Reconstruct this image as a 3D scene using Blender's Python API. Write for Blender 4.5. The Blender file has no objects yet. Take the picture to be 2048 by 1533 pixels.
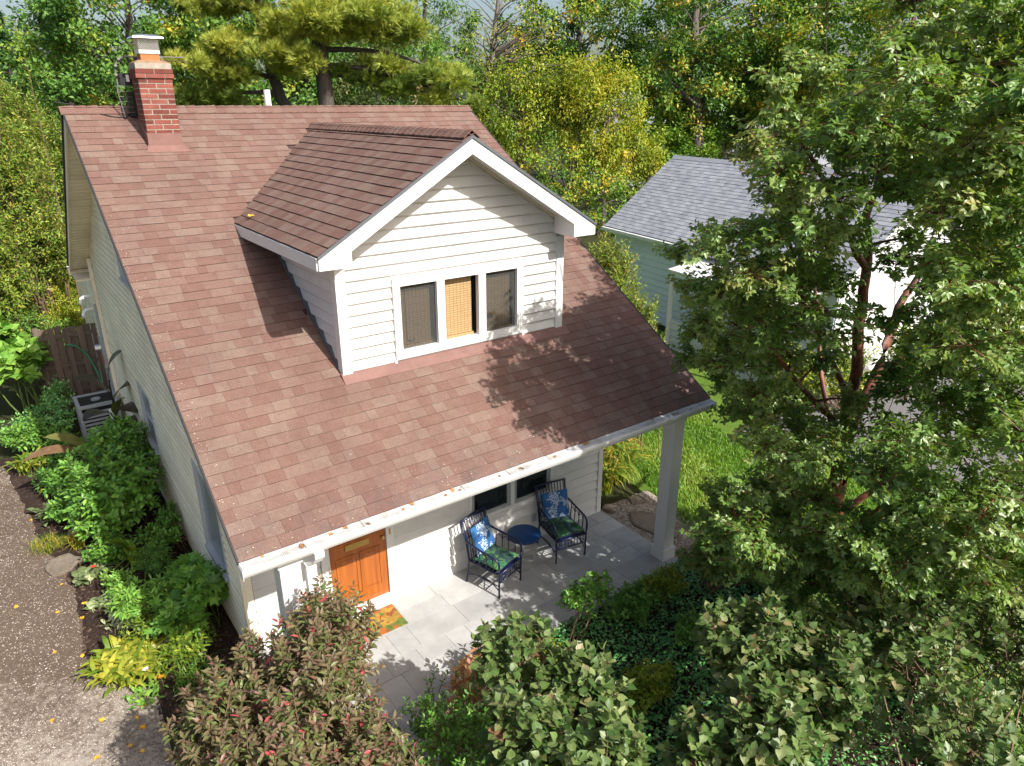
import bpy, math, random
import numpy as np
from mathutils import Vector, Matrix

D = bpy.data
SC = bpy.context.scene
COL = SC.collection
rnd = random.Random(7)
R = math.radians

# ------------------------------------------------------------------ camera
CAM = Vector((-1.3028, -6.1025, 6.7319))
cam_d = D.cameras.new('camera')
cam_d.sensor_width = 36.0
cam_d.lens = 25.03
cam_d.clip_start = 0.1
cam_d.clip_end = 2000
cam = D.objects.new('camera', cam_d)
COL.objects.link(cam)
cam.location = CAM
cam.rotation_euler = (R(90 - 21.4), 0, -R(36.377))
SC.camera = cam

# ------------------------------------------------------------------ light
SUN_DIR = Vector((-0.16, 0.735, -0.655)).normalized()      # the way the light travels
elev = math.asin(-SUN_DIR.z)
world = D.worlds.new('World')
SC.world = world
world.use_nodes = True
nt = world.node_tree
bg = nt.nodes['Background']
sky = nt.nodes.new('ShaderNodeTexSky')
sky.sky_type = 'NISHITA'
sky.sun_disc = False
sky.sun_elevation = elev
sky.sun_rotation = math.atan2(-SUN_DIR.x, -SUN_DIR.y)
sky.air_density = 1.0
sky.dust_density = 4.0
sky.ozone_density = 0.6
nt.links.new(sky.outputs[0], bg.inputs[0])
bg.inputs[1].default_value = 0.115
sun_d = D.lights.new('sun', 'SUN')
sun_d.energy = 4.9
sun_d.angle = R(0.5)
sun_d.color = (1.0, 0.965, 0.905)
sun = D.objects.new('sun', sun_d)
COL.objects.link(sun)
sun.location = (2, -20, 25)
sun.rotation_euler = SUN_DIR.to_track_quat('-Z', 'Y').to_euler()
vs = SC.view_settings
vs.view_transform = 'Standard'
vs.look = 'None'
vs.exposure = 0.66
vs.gamma = 1.0
vs.use_curve_mapping = False
SC.cycles.max_bounces = 8
SC.cycles.transparent_max_bounces = 12

# ------------------------------------------------------------------ materials
def C(h):
    h = h.lstrip('#')
    o = []
    for i in (0, 2, 4):
        v = int(h[i:i + 2], 16) / 255
        o.append(v / 12.92 if v <= 0.04045 else ((v + 0.055) / 1.055) ** 2.4)
    return tuple(o) + (1.0,)

def newmat(name):
    m = D.materials.new(name)
    m.use_nodes = True
    t = m.node_tree
    return m, t, t.nodes['Principled BSDF']

def add(t, kind, **kw):
    n = t.nodes.new(kind)
    for k, v in kw.items():
        setattr(n, k, v)
    return n

def ramp(t, stops, interp='LINEAR'):
    n = t.nodes.new('ShaderNodeValToRGB')
    n.color_ramp.interpolation = interp
    e = n.color_ramp.elements
    while len(e) < len(stops):
        e.new(0.5)
    for k, (p, c) in enumerate(stops):
        e[k].position = p
        e[k].color = c
    return n

def noise(t, scale, detail=4, rough=0.6, vec=None):
    n = t.nodes.new('ShaderNodeTexNoise')
    n.inputs['Scale'].default_value = scale
    n.inputs['Detail'].default_value = detail
    n.inputs['Roughness'].default_value = rough
    if vec is not None:
        t.links.new(vec, n.inputs['Vector'])
    return n

def worldpos(t):
    return t.nodes.new('ShaderNodeNewGeometry').outputs['Position']

def mixc(t, fac, a, b, blend='MIX'):
    n = t.nodes.new('ShaderNodeMix')
    n.data_type = 'RGBA'
    n.blend_type = blend
    for sock, v in ((n.inputs[0], fac), (n.inputs[6], a), (n.inputs[7], b)):
        if hasattr(v, 'is_output'):
            t.links.new(v, sock)
        else:
            sock.default_value = v
    return n.outputs[2]

def bumpit(t, b, height, strength=0.3, dist=0.01):
    n = t.nodes.new('ShaderNodeBump')
    n.inputs['Strength'].default_value = strength
    n.inputs['Distance'].default_value = dist
    t.links.new(height, n.inputs['Height'])
    t.links.new(n.outputs[0], b.inputs['Normal'])

def plain(name, col, rough=0.6, spec=0.4, var=0.12, nscale=6.0, bump=0.0, bscale=60.0, metal=0.0):
    m, t, b = newmat(name)
    w = worldpos(t)
    n = noise(t, nscale, 5, 0.65, w)
    c = Vector(col[:3])
    r = ramp(t, [(0.25, tuple(c * (1 - var)) + (1,)), (0.75, tuple(c * (1 + var * 0.6)) + (1,))])
    t.links.new(n.outputs[0], r.inputs[0])
    t.links.new(r.outputs[0], b.inputs['Base Color'])
    b.inputs['Roughness'].default_value = rough
    b.inputs['Specular IOR Level'].default_value = spec
    b.inputs['Metallic'].default_value = metal
    if bump:
        n2 = noise(t, bscale, 4, 0.6, w)
        bumpit(t, b, n2.outputs[0], bump)
    return m

def tinted(name, stops, rough=0.8, spec=0.25, grain=0.25, gscale=120.0, big=0.15, bscale=1.5, bump=0.4, interp='LINEAR', dist=0.004, inner=0.0, iscale=9.0):
    """Colour picked per piece by its 'tint' attribute, with grain on top."""
    m, t, b = newmat(name)
    a = add(t, 'ShaderNodeAttribute', attribute_name='tint')
    r = ramp(t, stops, interp)
    w = worldpos(t)
    if inner:
        ni = noise(t, iscale, 3, 0.6, w)
        mr = t.nodes.new('ShaderNodeMapRange')
        mr.inputs[1].default_value = 0.3
        mr.inputs[2].default_value = 0.7
        mr.inputs[3].default_value = -inner
        mr.inputs[4].default_value = inner
        t.links.new(ni.outputs[0], mr.inputs[0])
        sm = add(t, 'ShaderNodeMath', operation='ADD')
        t.links.new(a.outputs['Fac'], sm.inputs[0])
        t.links.new(mr.outputs[0], sm.inputs[1])
        t.links.new(sm.outputs[0], r.inputs[0])
    else:
        t.links.new(a.outputs['Fac'], r.inputs[0])
    n = noise(t, gscale, 3, 0.7, w)
    g = ramp(t, [(0.3, (1 - grain,) * 3 + (1,)), (0.7, (1 + grain * 0.6,) * 3 + (1,))])
    t.links.new(n.outputs[0], g.inputs[0])
    c = mixc(t, 1.0, r.outputs[0], g.outputs[0], 'MULTIPLY')
    n2 = noise(t, bscale, 5, 0.6, w)
    g2 = ramp(t, [(0.3, (1 - big,) * 3 + (1,)), (0.7, (1 + big * 0.5,) * 3 + (1,))])
    t.links.new(n2.outputs[0], g2.inputs[0])
    c = mixc(t, 1.0, c, g2.outputs[0], 'MULTIPLY')
    t.links.new(c, b.inputs['Base Color'])
    b.inputs['Roughness'].default_value = rough
    b.inputs['Specular IOR Level'].default_value = spec
    if bump:
        bumpit(t, b, n.outputs[0], bump, dist)
    return m

def leafmat(name, cols, trans=0.3, rough=0.45, spec=0.35, blotch=None):
    m, t, b = newmat(name)
    a = add(t, 'ShaderNodeAttribute', attribute_name='tint')
    k = len(cols)
    r = ramp(t, [(i / max(1, k - 1), c if len(c) == 4 else tuple(c) + (1,)) for i, c in enumerate(cols)])
    t.links.new(a.outputs['Fac'], r.inputs[0])
    w = worldpos(t)
    n = noise(t, 9.0, 2, 0.5, w)
    g = ramp(t, [(0.3, (0.75, 0.75, 0.75, 1)), (0.7, (1.15, 1.15, 1.1, 1))])
    t.links.new(n.outputs[0], g.inputs[0])
    c = mixc(t, 1.0, r.outputs[0], g.outputs[0], 'MULTIPLY')
    if blotch:
        nb = noise(t, blotch[1], 2, 0.6, w)
        rb = ramp(t, [(blotch[2], (0, 0, 0, 1)), (blotch[2] + 0.06, (1, 1, 1, 1))])
        t.links.new(nb.outputs[0], rb.inputs[0])
        c = mixc(t, rb.outputs[0], c, blotch[0])
    av = add(t, 'ShaderNodeAttribute', attribute_name='vein')
    rv = ramp(t, [(0.74, (0, 0, 0, 1)), (0.92, (0.4, 0.4, 0.4, 1))])
    t.links.new(av.outputs['Fac'], rv.inputs[0])
    lighter = mixc(t, 1.0, c, (1.9, 1.75, 1.6, 1), 'MULTIPLY')
    c = mixc(t, rv.outputs[0], c, lighter)
    t.links.new(c, b.inputs['Base Color'])
    b.inputs['Roughness'].default_value = rough
    b.inputs['Specular IOR Level'].default_value = spec
    tr = t.nodes.new('ShaderNodeBsdfTranslucent')
    tc = mixc(t, 1.0, c, (1.25, 1.2, 0.45, 1), 'MULTIPLY')
    t.links.new(tc, tr.inputs['Color'])
    mx = t.nodes.new('ShaderNodeMixShader')
    mx.inputs[0].default_value = trans
    out = t.nodes['Material Output']
    t.links.new(b.outputs[0], mx.inputs[1])
    t.links.new(tr.outputs[0], mx.inputs[2])
    t.links.new(mx.outputs[0], out.inputs['Surface'])
    return m

# ------------------------------------------------------------------ objects
def put(o, parent=None):
    COL.objects.link(o)
    if parent is not None:
        o.parent = parent
    return o

def wroot(parent):
    v = Vector((0, 0, 0))
    p = parent
    while p is not None:
        v = v + Vector(p.location)
        p = p.parent
    return v

def thing(name, label, cat, loc=(0, 0, 0), rz=0.0, group=None):
    o = D.objects.new(name, None)
    o.empty_display_size = 0.2
    o.location = loc
    o.rotation_euler = (0, 0, rz)
    o['label'] = label
    o['category'] = cat
    if group:
        o['group'] = group
    return put(o)

def tag(o, label, cat, group=None):
    o['label'] = label
    o['category'] = cat
    if group:
        o['group'] = group
    return o

class MB:
    """collects simple shapes into one mesh"""
    def __init__(self):
        self.v = []; self.f = []
    def poly(self, pts, faces):
        k = len(self.v)
        self.v += [tuple(p) for p in pts]
        self.f += [tuple(i + k for i in f) for f in faces]
        return self
    def box(self, x0, x1, y0, y1, z0, z1):
        return self.poly([(x0, y0, z0), (x1, y0, z0), (x1, y1, z0), (x0, y1, z0), (x0, y0, z1), (x1, y0, z1), (x1, y1, z1), (x0, y1, z1)],
                         [(0, 3, 2, 1), (4, 5, 6, 7), (0, 1, 5, 4), (1, 2, 6, 5), (2, 3, 7, 6), (3, 0, 4, 7)])
    def hexa(self, a, b):
        """a, b: four points each, lower/upper rings"""
        return self.poly(list(a) + list(b), [(0, 3, 2, 1), (4, 5, 6, 7), (0, 1, 5, 4), (1, 2, 6, 5), (2, 3, 7, 6), (3, 0, 4, 7)])
    def prism(self, pts, vec):
        n = len(pts)
        q = [Vector(p) + Vector(vec) for p in pts]
        fs = [tuple(range(n))[::-1], tuple(range(n, 2 * n))] + [(i, (i + 1) % n, n + (i + 1) % n, n + i) for i in range(n)]
        return self.poly(list(pts) + q, fs)
    def tube(self, pts, rad, sides=8, cap=True):
        pts = [Vector(p) for p in pts]
        if not hasattr(rad, '__len__'):
            rad = [rad] * len(pts)
        k = len(self.v)
        prev = None
        for i, p in enumerate(pts):
            d = (pts[min(i + 1, len(pts) - 1)] - pts[max(i - 1, 0)]).normalized()
            if prev is None:
                a = d.cross(Vector((0, 0, 1)))
                if a.length < 1e-3:
                    a = d.cross(Vector((1, 0, 0)))
                a.normalize()
            else:
                a = (prev - d * prev.dot(d)).normalized()
            prev = a
            b = d.cross(a)
            for s in range(sides):
                th = 2 * math.pi * s / sides
                self.v.append(tuple(p + (a * math.cos(th) + b * math.sin(th)) * rad[i]))
        for i in range(len(pts) - 1):
            for s in range(sides):
                self.f.append((k + i * sides + s, k + i * sides + (s + 1) % sides, k + (i + 1) * sides + (s + 1) % sides, k + (i + 1) * sides + s))
        if cap:
            self.f.append(tuple(k + s for s in range(sides))[::-1])
            e = k + (len(pts) - 1) * sides
            self.f.append(tuple(e + s for s in range(sides)))
        return self
    def disc(self, c, r, z0, z1, sides=40):
        k = len(self.v)
        for z in (z0, z1):
            for s in range(sides):
                th = 2 * math.pi * s / sides
                self.v.append((c[0] + r * math.cos(th), c[1] + r * math.sin(th), z))
        self.f.append(tuple(k + s for s in range(sides))[::-1])
        self.f.append(tuple(k + sides + s for s in range(sides)))
        for s in range(sides):
            self.f.append((k + s, k + (s + 1) % sides, k + sides + (s + 1) % sides, k + sides + s))
        return self
    def mesh(self, name, m, tint=None, smooth=False):
        me = D.meshes.new(name)
        me.from_pydata(self.v, [], self.f)
        me.materials.append(m)
        if tint is not None:
            at = me.attributes.new('tint', 'FLOAT', 'FACE')
            at.data.foreach_set('value', [tint] * len(me.polygons))
        me.polygons.foreach_set('use_smooth', [bool(smooth)] * len(me.polygons))
        me.update()
        return me
    def build(self, name, m, parent=None, tint=None, smooth=False, local=False, bevel=0.0):
        o = D.objects.new(name, self.mesh(name, m, tint, smooth))
        if parent is not None and not local:
            o.location = -wroot(parent)
        put(o, parent)
        if bevel:
            md = o.modifiers.new('bevel', 'BEVEL')
            md.width = bevel
            md.segments = 2
            md.limit_method = 'ANGLE'
        return o

def npmesh(name, V, F, m, tint=None, smooth=False, vein=None):
    """V (n,3), F (k, c) with constant corner count c"""
    V = np.ascontiguousarray(V, np.float32)
    F = np.ascontiguousarray(F, np.int32)
    me = D.meshes.new(name)
    me.vertices.add(len(V))
    me.vertices.foreach_set('co', V.ravel())
    k, c = F.shape
    me.loops.add(k * c)
    me.loops.foreach_set('vertex_index', F.ravel())
    me.polygons.add(k)
    me.polygons.foreach_set('loop_start', np.arange(0, k * c, c, dtype=np.int32))
    me.polygons.foreach_set('loop_total', np.full(k, c, np.int32))
    me.polygons.foreach_set('use_smooth', np.full(k, bool(smooth)))
    me.materials.append(m)
    if vein is not None:
        at = me.attributes.new('vein', 'FLOAT', 'POINT')
        at.data.foreach_set('value', np.ascontiguousarray(vein, np.float32))
    if tint is not None:
        at = me.attributes.new('tint', 'FLOAT', 'FACE')
        at.data.foreach_set('value', np.ascontiguousarray(tint, np.float32))
    me.update(calc_edges=True)
    return me

def npobj(name, V, F, m, parent=None, tint=None, smooth=False, vein=None):
    o = D.objects.new(name, npmesh(name, V, F, m, tint, smooth, vein))
    if parent is not None:
        o.location = -wroot(parent)
    return put(o, parent)

def structure(o):
    o['kind'] = 'structure'
    return o

def sheet(name, pts, z, m):
    """a polygon lying flat as one sheet of the setting"""
    mb = MB()
    mb.poly([(p[0], p[1], z) for p in pts], [tuple(range(len(pts)))])
    return structure(mb.build(name, m))
# ------------------------------------------------------------------ palette
M_white = plain('white_trim', (0.66, 0.655, 0.64, 1), 0.45, 0.4, 0.05, 3.0)
M_siding = tinted('vinyl_siding', [(0, (0.585, 0.575, 0.55, 1)), (1, (0.64, 0.63, 0.605, 1))], 0.5, 0.35, 0.04, 40, 0.13, 1.7, 0.05)
M_cream = tinted('cream_siding', [(0, (0.79, 0.72, 0.535, 1)), (1, (0.86, 0.795, 0.615, 1))], 0.55, 0.3, 0.05, 40, 0.18, 1.3, 0.05)
SH = [(0.0, (0.165, 0.093, 0.076, 1)), (0.3, (0.178, 0.106, 0.086, 1)), (0.55, (0.189, 0.117, 0.096, 1)), (0.8, (0.193, 0.127, 0.103, 1)), (1.0, (0.207, 0.144, 0.117, 1))]
def shingle_material():
    m = tinted('asphalt_shingle', SH, 0.92, 0.12, 0.5, 150, 0.16, 1.1, 0.9, inner=0.24, iscale=8.0)
    t = m.node_tree
    b = t.nodes['Principled BSDF']
    src = b.inputs['Base Color'].links[0].from_socket
    w = worldpos(t)
    # grey algae freckles and lichen near the eave, and a scatter of pale specks
    sep = t.nodes.new('ShaderNodeSeparateXYZ')
    t.links.new(w, sep.inputs[0])
    mp = t.nodes.new('ShaderNodeMapRange')
    mp.inputs[1].default_value = 0.0
    mp.inputs[2].default_value = 0.42
    mp.inputs[3].default_value = 0.58
    mp.inputs[4].default_value = 0.0
    t.links.new(sep.outputs[1], mp.inputs[0])
    n = noise(t, 5.0, 6, 0.72, w)
    mu = add(t, 'ShaderNodeMath', operation='MULTIPLY')
    rr = ramp(t, [(0.46, (0, 0, 0, 1)), (0.66, (1, 1, 1, 1))])
    t.links.new(n.outputs[0], rr.inputs[0])
    t.links.new(rr.outputs[0], mu.inputs[0])
    t.links.new(mp.outputs[0], mu.inputs[1])
    c = mixc(t, mu.outputs[0], src, (0.085, 0.075, 0.075, 1))
    n2 = noise(t, 55.0, 2, 0.5, w)
    r2 = ramp(t, [(0.71, (0, 0, 0, 1)), (0.73, (1, 1, 1, 1))])
    t.links.new(n2.outputs[0], r2.inputs[0])
    mu2 = add(t, 'ShaderNodeMath', operation='MULTIPLY')
    t.links.new(r2.outputs[0], mu2.inputs[0])
    t.links.new(mp.outputs[0], mu2.inputs[1])
    c = mixc(t, mu2.outputs[0], c, (0.55, 0.50, 0.45, 1))
    t.links.new(c, b.inputs['Base Color'])
    return m
M_shingle = shingle_material()
M_sedge = plain('shingle_cut_edge', (0.060, 0.034, 0.029, 1), 0.95, 0.1)
M_gedge = plain('grey_shingle_edge', (0.13, 0.135, 0.15, 1), 0.95, 0.1)
M_roofbase = plain('roof_felt', (0.07, 0.045, 0.042, 1), 0.95, 0.1)
M_drip = plain('dark_drip_edge', (0.03, 0.028, 0.03, 1), 0.6)
M_pink = plain('painted_flashing', (0.19, 0.10, 0.085, 1), 0.55, 0.3, 0.2, 7)
M_brick = tinted('brick', [(0, (0.125, 0.040, 0.032, 1)), (0.5, (0.190, 0.056, 0.043, 1)), (1, (0.25, 0.090, 0.068, 1))], 0.85, 0.2, 0.25, 60, 0.2, 8, 0.5)
M_mortar = plain('mortar', (0.32, 0.285, 0.235, 1), 0.95, 0.1, 0.35, 18, 0.4)
M_crown = plain('chimney_crown', (0.27, 0.17, 0.105, 1), 0.9, 0.1, 0.45, 9)
M_flue = plain('clay_flue', (0.42, 0.155, 0.06, 1), 0.8, 0.2, 0.15, 12)
M_steel = plain('stainless_steel', (0.62, 0.62, 0.63, 1), 0.35, 0.5, 0.1, 8, 0, 60, 0.9)
M_antenna = plain('weathered_aluminium', (0.16, 0.155, 0.14, 1), 0.6, 0.4, 0.15, 8, 0, 60, 0.3)
M_black = plain('black_plastic', (0.012, 0.012, 0.014, 1), 0.5)
M_pvc = plain('white_pvc', (0.78, 0.78, 0.76, 1), 0.35, 0.5, 0.03)
M_brass = plain('brass', (0.55, 0.36, 0.11, 1), 0.3, 0.5, 0.1, 20, 0, 60, 0.9)
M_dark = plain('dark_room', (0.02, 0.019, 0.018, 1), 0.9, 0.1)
M_bluegrey = plain('blue_grey_frame', (0.46, 0.48, 0.50, 1), 0.5, 0.4, 0.06)
M_screen = plain('window_sash_grey', (0.30, 0.32, 0.32, 1), 0.5, 0.4, 0.08)
M_greymetal = plain('grey_metal', (0.33, 0.35, 0.37, 1), 0.45, 0.5, 0.12, 10)
M_greydark = plain('dark_grey_metal', (0.10, 0.11, 0.12, 1), 0.5, 0.5, 0.12, 10)
M_soil = plain('soil', (0.045, 0.032, 0.025, 1), 0.95, 0.1, 0.4, 5, 0.6, 30)

def glass(name, tint=(0.02, 0.023, 0.025), alpha=0.55):
    m, t, b = newmat(name)
    b.inputs['Base Color'].default_value = tint + (1,)
    b.inputs['Roughness'].default_value = 0.04
    b.inputs['Specular IOR Level'].default_value = 0.6
    tr = t.nodes.new('ShaderNodeBsdfTransparent')
    mx = t.nodes.new('ShaderNodeMixShader')
    lw = t.nodes.new('ShaderNodeLayerWeight')
    fr = add(t, 'ShaderNodeMath', operation='POWER')
    fr.inputs[1].default_value = 3.5
    t.links.new(lw.outputs['Facing'], fr.inputs[0])
    ma = add(t, 'ShaderNodeMath', operation='ADD', use_clamp=True)
    ma.inputs[1].default_value = alpha
    t.links.new(fr.outputs[0], ma.inputs[0])
    t.links.new(ma.outputs[0], mx.inputs[0])
    t.links.new(tr.outputs[0], mx.inputs[1])
    t.links.new(b.outputs[0], mx.inputs[2])
    t.links.new(mx.outputs[0], t.nodes['Material Output'].inputs['Surface'])
    return m
M_glass_clear = glass('clear_glass', (0.02, 0.023, 0.025), 0.04)
M_glass_screened = glass('screened_glass', (0.08, 0.085, 0.085), 0.42)
M_glass_pale = plain('sky_tinted_glass', (0.26, 0.29, 0.32, 1), 0.22, 0.5, 0.1, 2)  # flat blue-grey pane; the sky's reflection is painted into its colour
M_glass_dark = glass('dark_glass', (0.012, 0.016, 0.017), 0.93)

def woven():
    m, t, b = newmat('woven_wood_blind')
    w = worldpos(t)
    br = t.nodes.new('ShaderNodeTexBrick')
    mp = t.nodes.new('ShaderNodeMapping')
    mp.inputs['Rotation'].default_value = (R(90), 0, 0)
    t.links.new(w, mp.inputs[0])
    t.links.new(mp.outputs[0], br.inputs['Vector'])
    br.offset = 0.0
    br.inputs['Scale'].default_value = 1.0
    br.inputs['Brick Width'].default_value = 0.055
    br.inputs['Row Height'].default_value = 0.03
    br.inputs['Mortar Size'].default_value = 0.0035
    br.inputs['Color1'].default_value = (0.50, 0.345, 0.165, 1)
    br.inputs['Color2'].default_value = (0.56, 0.40, 0.20, 1)
    br.inputs['Mortar'].default_value = (0.34, 0.17, 0.06, 1)
    wv = t.nodes.new('ShaderNodeTexWave')
    wv.bands_direction = 'Z'
    wv.inputs['Scale'].default_value = 28.0
    wv.inputs['Distortion'].default_value = 1.5
    t.links.new(w, wv.inputs['Vector'])
    g = ramp(t, [(0.0, (0.72, 0.72, 0.72, 1)), (1.0, (1.1, 1.1, 1.1, 1))])
    t.links.new(wv.outputs[0], g.inputs[0])
    c = mixc(t, 1.0, br.outputs[0], g.outputs[0], 'MULTIPLY')
    t.links.new(c, b.inputs['Base Color'])
    b.inputs['Roughness'].default_value = 0.75
    return m
M_blind = woven()

def wood(name, c0, c1, scale=3.0, axis='Z', rough=0.5, dist=6.0):
    m, t, b = newmat(name)
    w = worldpos(t)
    mp = t.nodes.new('ShaderNodeMapping')
    s = [scale * 6, scale * 6, scale * 6]
    s['XYZ'.index(axis)] = scale * 0.4
    mp.inputs['Scale'].default_value = s
    t.links.new(w, mp.inputs[0])
    n = noise(t, 1.0, 6, 0.65, mp.outputs[0])
    n.inputs['Distortion'].default_value = 0.6
    r = ramp(t, [(0.3, c0), (0.7, c1)])
    t.links.new(n.outputs[0], r.inputs[0])
    t.links.new(r.outputs[0], b.inputs['Base Color'])
    b.inputs['Roughness'].default_value = rough
    bumpit(t, b, n.outputs[0], 0.25, 0.004)
    return m
M_door = wood('varnished_door_wood', (0.27, 0.070, 0.013, 1), (0.43, 0.135, 0.022, 1), 2.0, 'Z', 0.35)
M_fence = wood('weathered_fence_wood', (0.085, 0.060, 0.048, 1), (0.17, 0.125, 0.10, 1), 1.6, 'Z', 0.85)
M_fence2 = wood('greyed_board_wood', (0.17, 0.14, 0.105, 1), (0.28, 0.24, 0.19, 1), 1.2, 'Z', 0.85)
M_bark = wood('grey_bark', (0.075, 0.060, 0.050, 1), (0.17, 0.145, 0.125, 1), 1.2, 'Z', 0.9)
M_barkdark = wood('dark_bark', (0.035, 0.028, 0.024, 1), (0.085, 0.072, 0.062, 1), 1.5, 'Z', 0.9)
M_twig = plain('twig_bark', (0.16, 0.105, 0.07, 1), 0.9, 0.15, 0.3, 12)
M_stem = plain('green_stem', (0.10, 0.14, 0.035, 1), 0.7, 0.2, 0.2, 12)
def paperbark():
    m, t, b = newmat('cinnamon_peeling_bark')
    w = worldpos(t)
    mp = t.nodes.new('ShaderNodeMapping')
    mp.inputs['Scale'].default_value = (7, 7, 3.2)
    t.links.new(w, mp.inputs[0])
    n = noise(t, 1.6, 5, 0.65, mp.outputs[0])
    r = ramp(t, [(0.34, (0.030, 0.014, 0.010, 1)), (0.48, (0.11, 0.034, 0.019, 1)), (0.62, (0.22, 0.072, 0.032, 1)), (0.80, (0.40, 0.19, 0.095, 1))])
    t.links.new(n.outputs[0], r.inputs[0])
    t.links.new(r.outputs[0], b.inputs['Base Color'])
    b.inputs['Roughness'].default_value = 0.55
    bumpit(t, b, n.outputs[0], 0.7, 0.02)
    return m
M_paperbark = paperbark()

def ground_material(name, stops, scales=(0.35, 7.0), bump=0.5, bscale=45, rough=0.95):
    m, t, b = newmat(name)
    w = worldpos(t)
    n = noise(t, scales[0], 6, 0.7, w)
    n2 = noise(t, scales[1], 5, 0.7, w)
    mx = add(t, 'ShaderNodeMath', operation='MULTIPLY_ADD')
    mx.inputs[1].default_value = 0.55
    t.links.new(n.outputs[0], mx.inputs[0])
    m2 = add(t, 'ShaderNodeMath', operation='MULTIPLY')
    m2.inputs[1].default_value = 0.45
    t.links.new(n2.outputs[0], m2.inputs[0])
    t.links.new(m2.outputs[0], mx.inputs[2])
    r = ramp(t, stops)
    t.links.new(mx.outputs[0], r.inputs[0])
    t.links.new(r.outputs[0], b.inputs['Base Color'])
    b.inputs['Roughness'].default_value = rough
    b.inputs['Specular IOR Level'].default_value = 0.15
    n3 = noise(t, bscale, 4, 0.7, w)
    bumpit(t, b, n3.outputs[0], bump, 0.02)
    return m
M_ground = ground_material('garden_earth', [(0.3, (0.020, 0.020, 0.010, 1)), (0.5, (0.035, 0.040, 0.014, 1)), (0.7, (0.06, 0.055, 0.025, 1))])
M_mulch = ground_material('bark_mulch', [(0.3, (0.016, 0.011, 0.009, 1)), (0.5, (0.040, 0.026, 0.020, 1)), (0.7, (0.085, 0.060, 0.045, 1))], (1.2, 14.0), 0.9, 40)
M_lawnbase = ground_material('lawn_soil', [(0.3, (0.06, 0.10, 0.015, 1)), (0.55, (0.10, 0.17, 0.022, 1)), (0.7, (0.16, 0.20, 0.05, 1))], (0.6, 9.0), 0.6, 60)
M_gravel = ground_material('driveway_gravel', [(0.36, (0.11, 0.083, 0.062, 1)), (0.46, (0.21, 0.165, 0.128, 1)), (0.54, (0.38, 0.325, 0.27, 1)), (0.70, (0.52, 0.465, 0.40, 1))], (0.55, 11.0), 0.9, 90)
def earthy(m):
    t = m.node_tree
    b = t.nodes['Principled BSDF']
    src = b.inputs['Base Color'].links[0].from_socket
    w = worldpos(t)
    n = noise(t, 0.75, 7, 0.72, w)
    n2 = noise(t, 16.0, 4, 0.75, w)
    sep = t.nodes.new('ShaderNodeSeparateXYZ')
    t.links.new(w, sep.inputs[0])
    mr = t.nodes.new('ShaderNodeMapRange')
    mr.inputs[1].default_value = 1.8
    mr.inputs[2].default_value = 4.2
    mr.inputs[3].default_value = -0.10
    mr.inputs[4].default_value = 0.16
    t.links.new(sep.outputs[1], mr.inputs[0])
    a1 = add(t, 'ShaderNodeMath', operation='ADD')
    t.links.new(n.outputs[0], a1.inputs[0])
    t.links.new(mr.outputs[0], a1.inputs[1])
    a2 = add(t, 'ShaderNodeMath', operation='MULTIPLY_ADD')
    a2.inputs[1].default_value = 0.45
    t.links.new(n2.outputs[0], a2.inputs[0])
    t.links.new(a1.outputs[0], a2.inputs[2])
    r = ramp(t, [(0.69, (0, 0, 0, 1)), (0.80, (0.9, 0.9, 0.9, 1))])
    t.links.new(a2.outputs[0], r.inputs[0])
    c = mixc(t, r.outputs[0], src, (0.130, 0.090, 0.064, 1))
    t.links.new(c, b.inputs['Base Color'])
earthy(M_gravel)
M_asphalt = ground_material('asphalt', [(0.3, (0.11, 0.105, 0.11, 1)), (0.7, (0.19, 0.18, 0.18, 1))], (0.5, 20.0), 0.4, 90)
M_tile = tinted('granite_paver', [(0, (0.37, 0.37, 0.365, 1)), (0.5, (0.42, 0.418, 0.41, 1)), (1, (0.47, 0.465, 0.452, 1))], 0.75, 0.3, 0.22, 90, 0.16, 3, 0.15)
M_grout = plain('grout', (0.40, 0.395, 0.375, 1), 0.95, 0.1)
M_stone = ground_material('flat_fieldstone', [(0.3, (0.12, 0.095, 0.072, 1)), (0.7, (0.25, 0.21, 0.165, 1))], (1.5, 12.0), 0.6, 30, 0.85)
M_gshingle = tinted('grey_shingle', [(0, (0.27, 0.28, 0.315, 1)), (0.5, (0.325, 0.335, 0.37, 1)), (1, (0.38, 0.39, 0.42, 1))], 0.9, 0.15, 0.3, 120, 0.12, 0.9, 0.6)
M_navy = plain('navy_lacquer', (0.008, 0.012, 0.045, 1), 0.32, 0.5, 0.15, 12)
M_bluetop = plain('cobalt_enamel', (0.010, 0.055, 0.19, 1), 0.35, 0.5, 0.15, 6)
M_wire = plain('pale_wire', (0.50, 0.50, 0.48, 1), 0.35, 0.5, 0.05, 8, 0, 60, 0.6)
M_dead = tinted('dead_leaf', [(0, (0.22, 0.10, 0.035, 1)), (1, (0.42, 0.23, 0.09, 1))], 0.8, 0.2, 0.2, 60, 0.1, 4, 0.1)
M_yellow = tinted('yellow_fallen_leaf', [(0, (0.62, 0.30, 0.02, 1)), (1, (0.72, 0.45, 0.05, 1))], 0.6, 0.2, 0.15, 60, 0.1, 4, 0.1)

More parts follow.
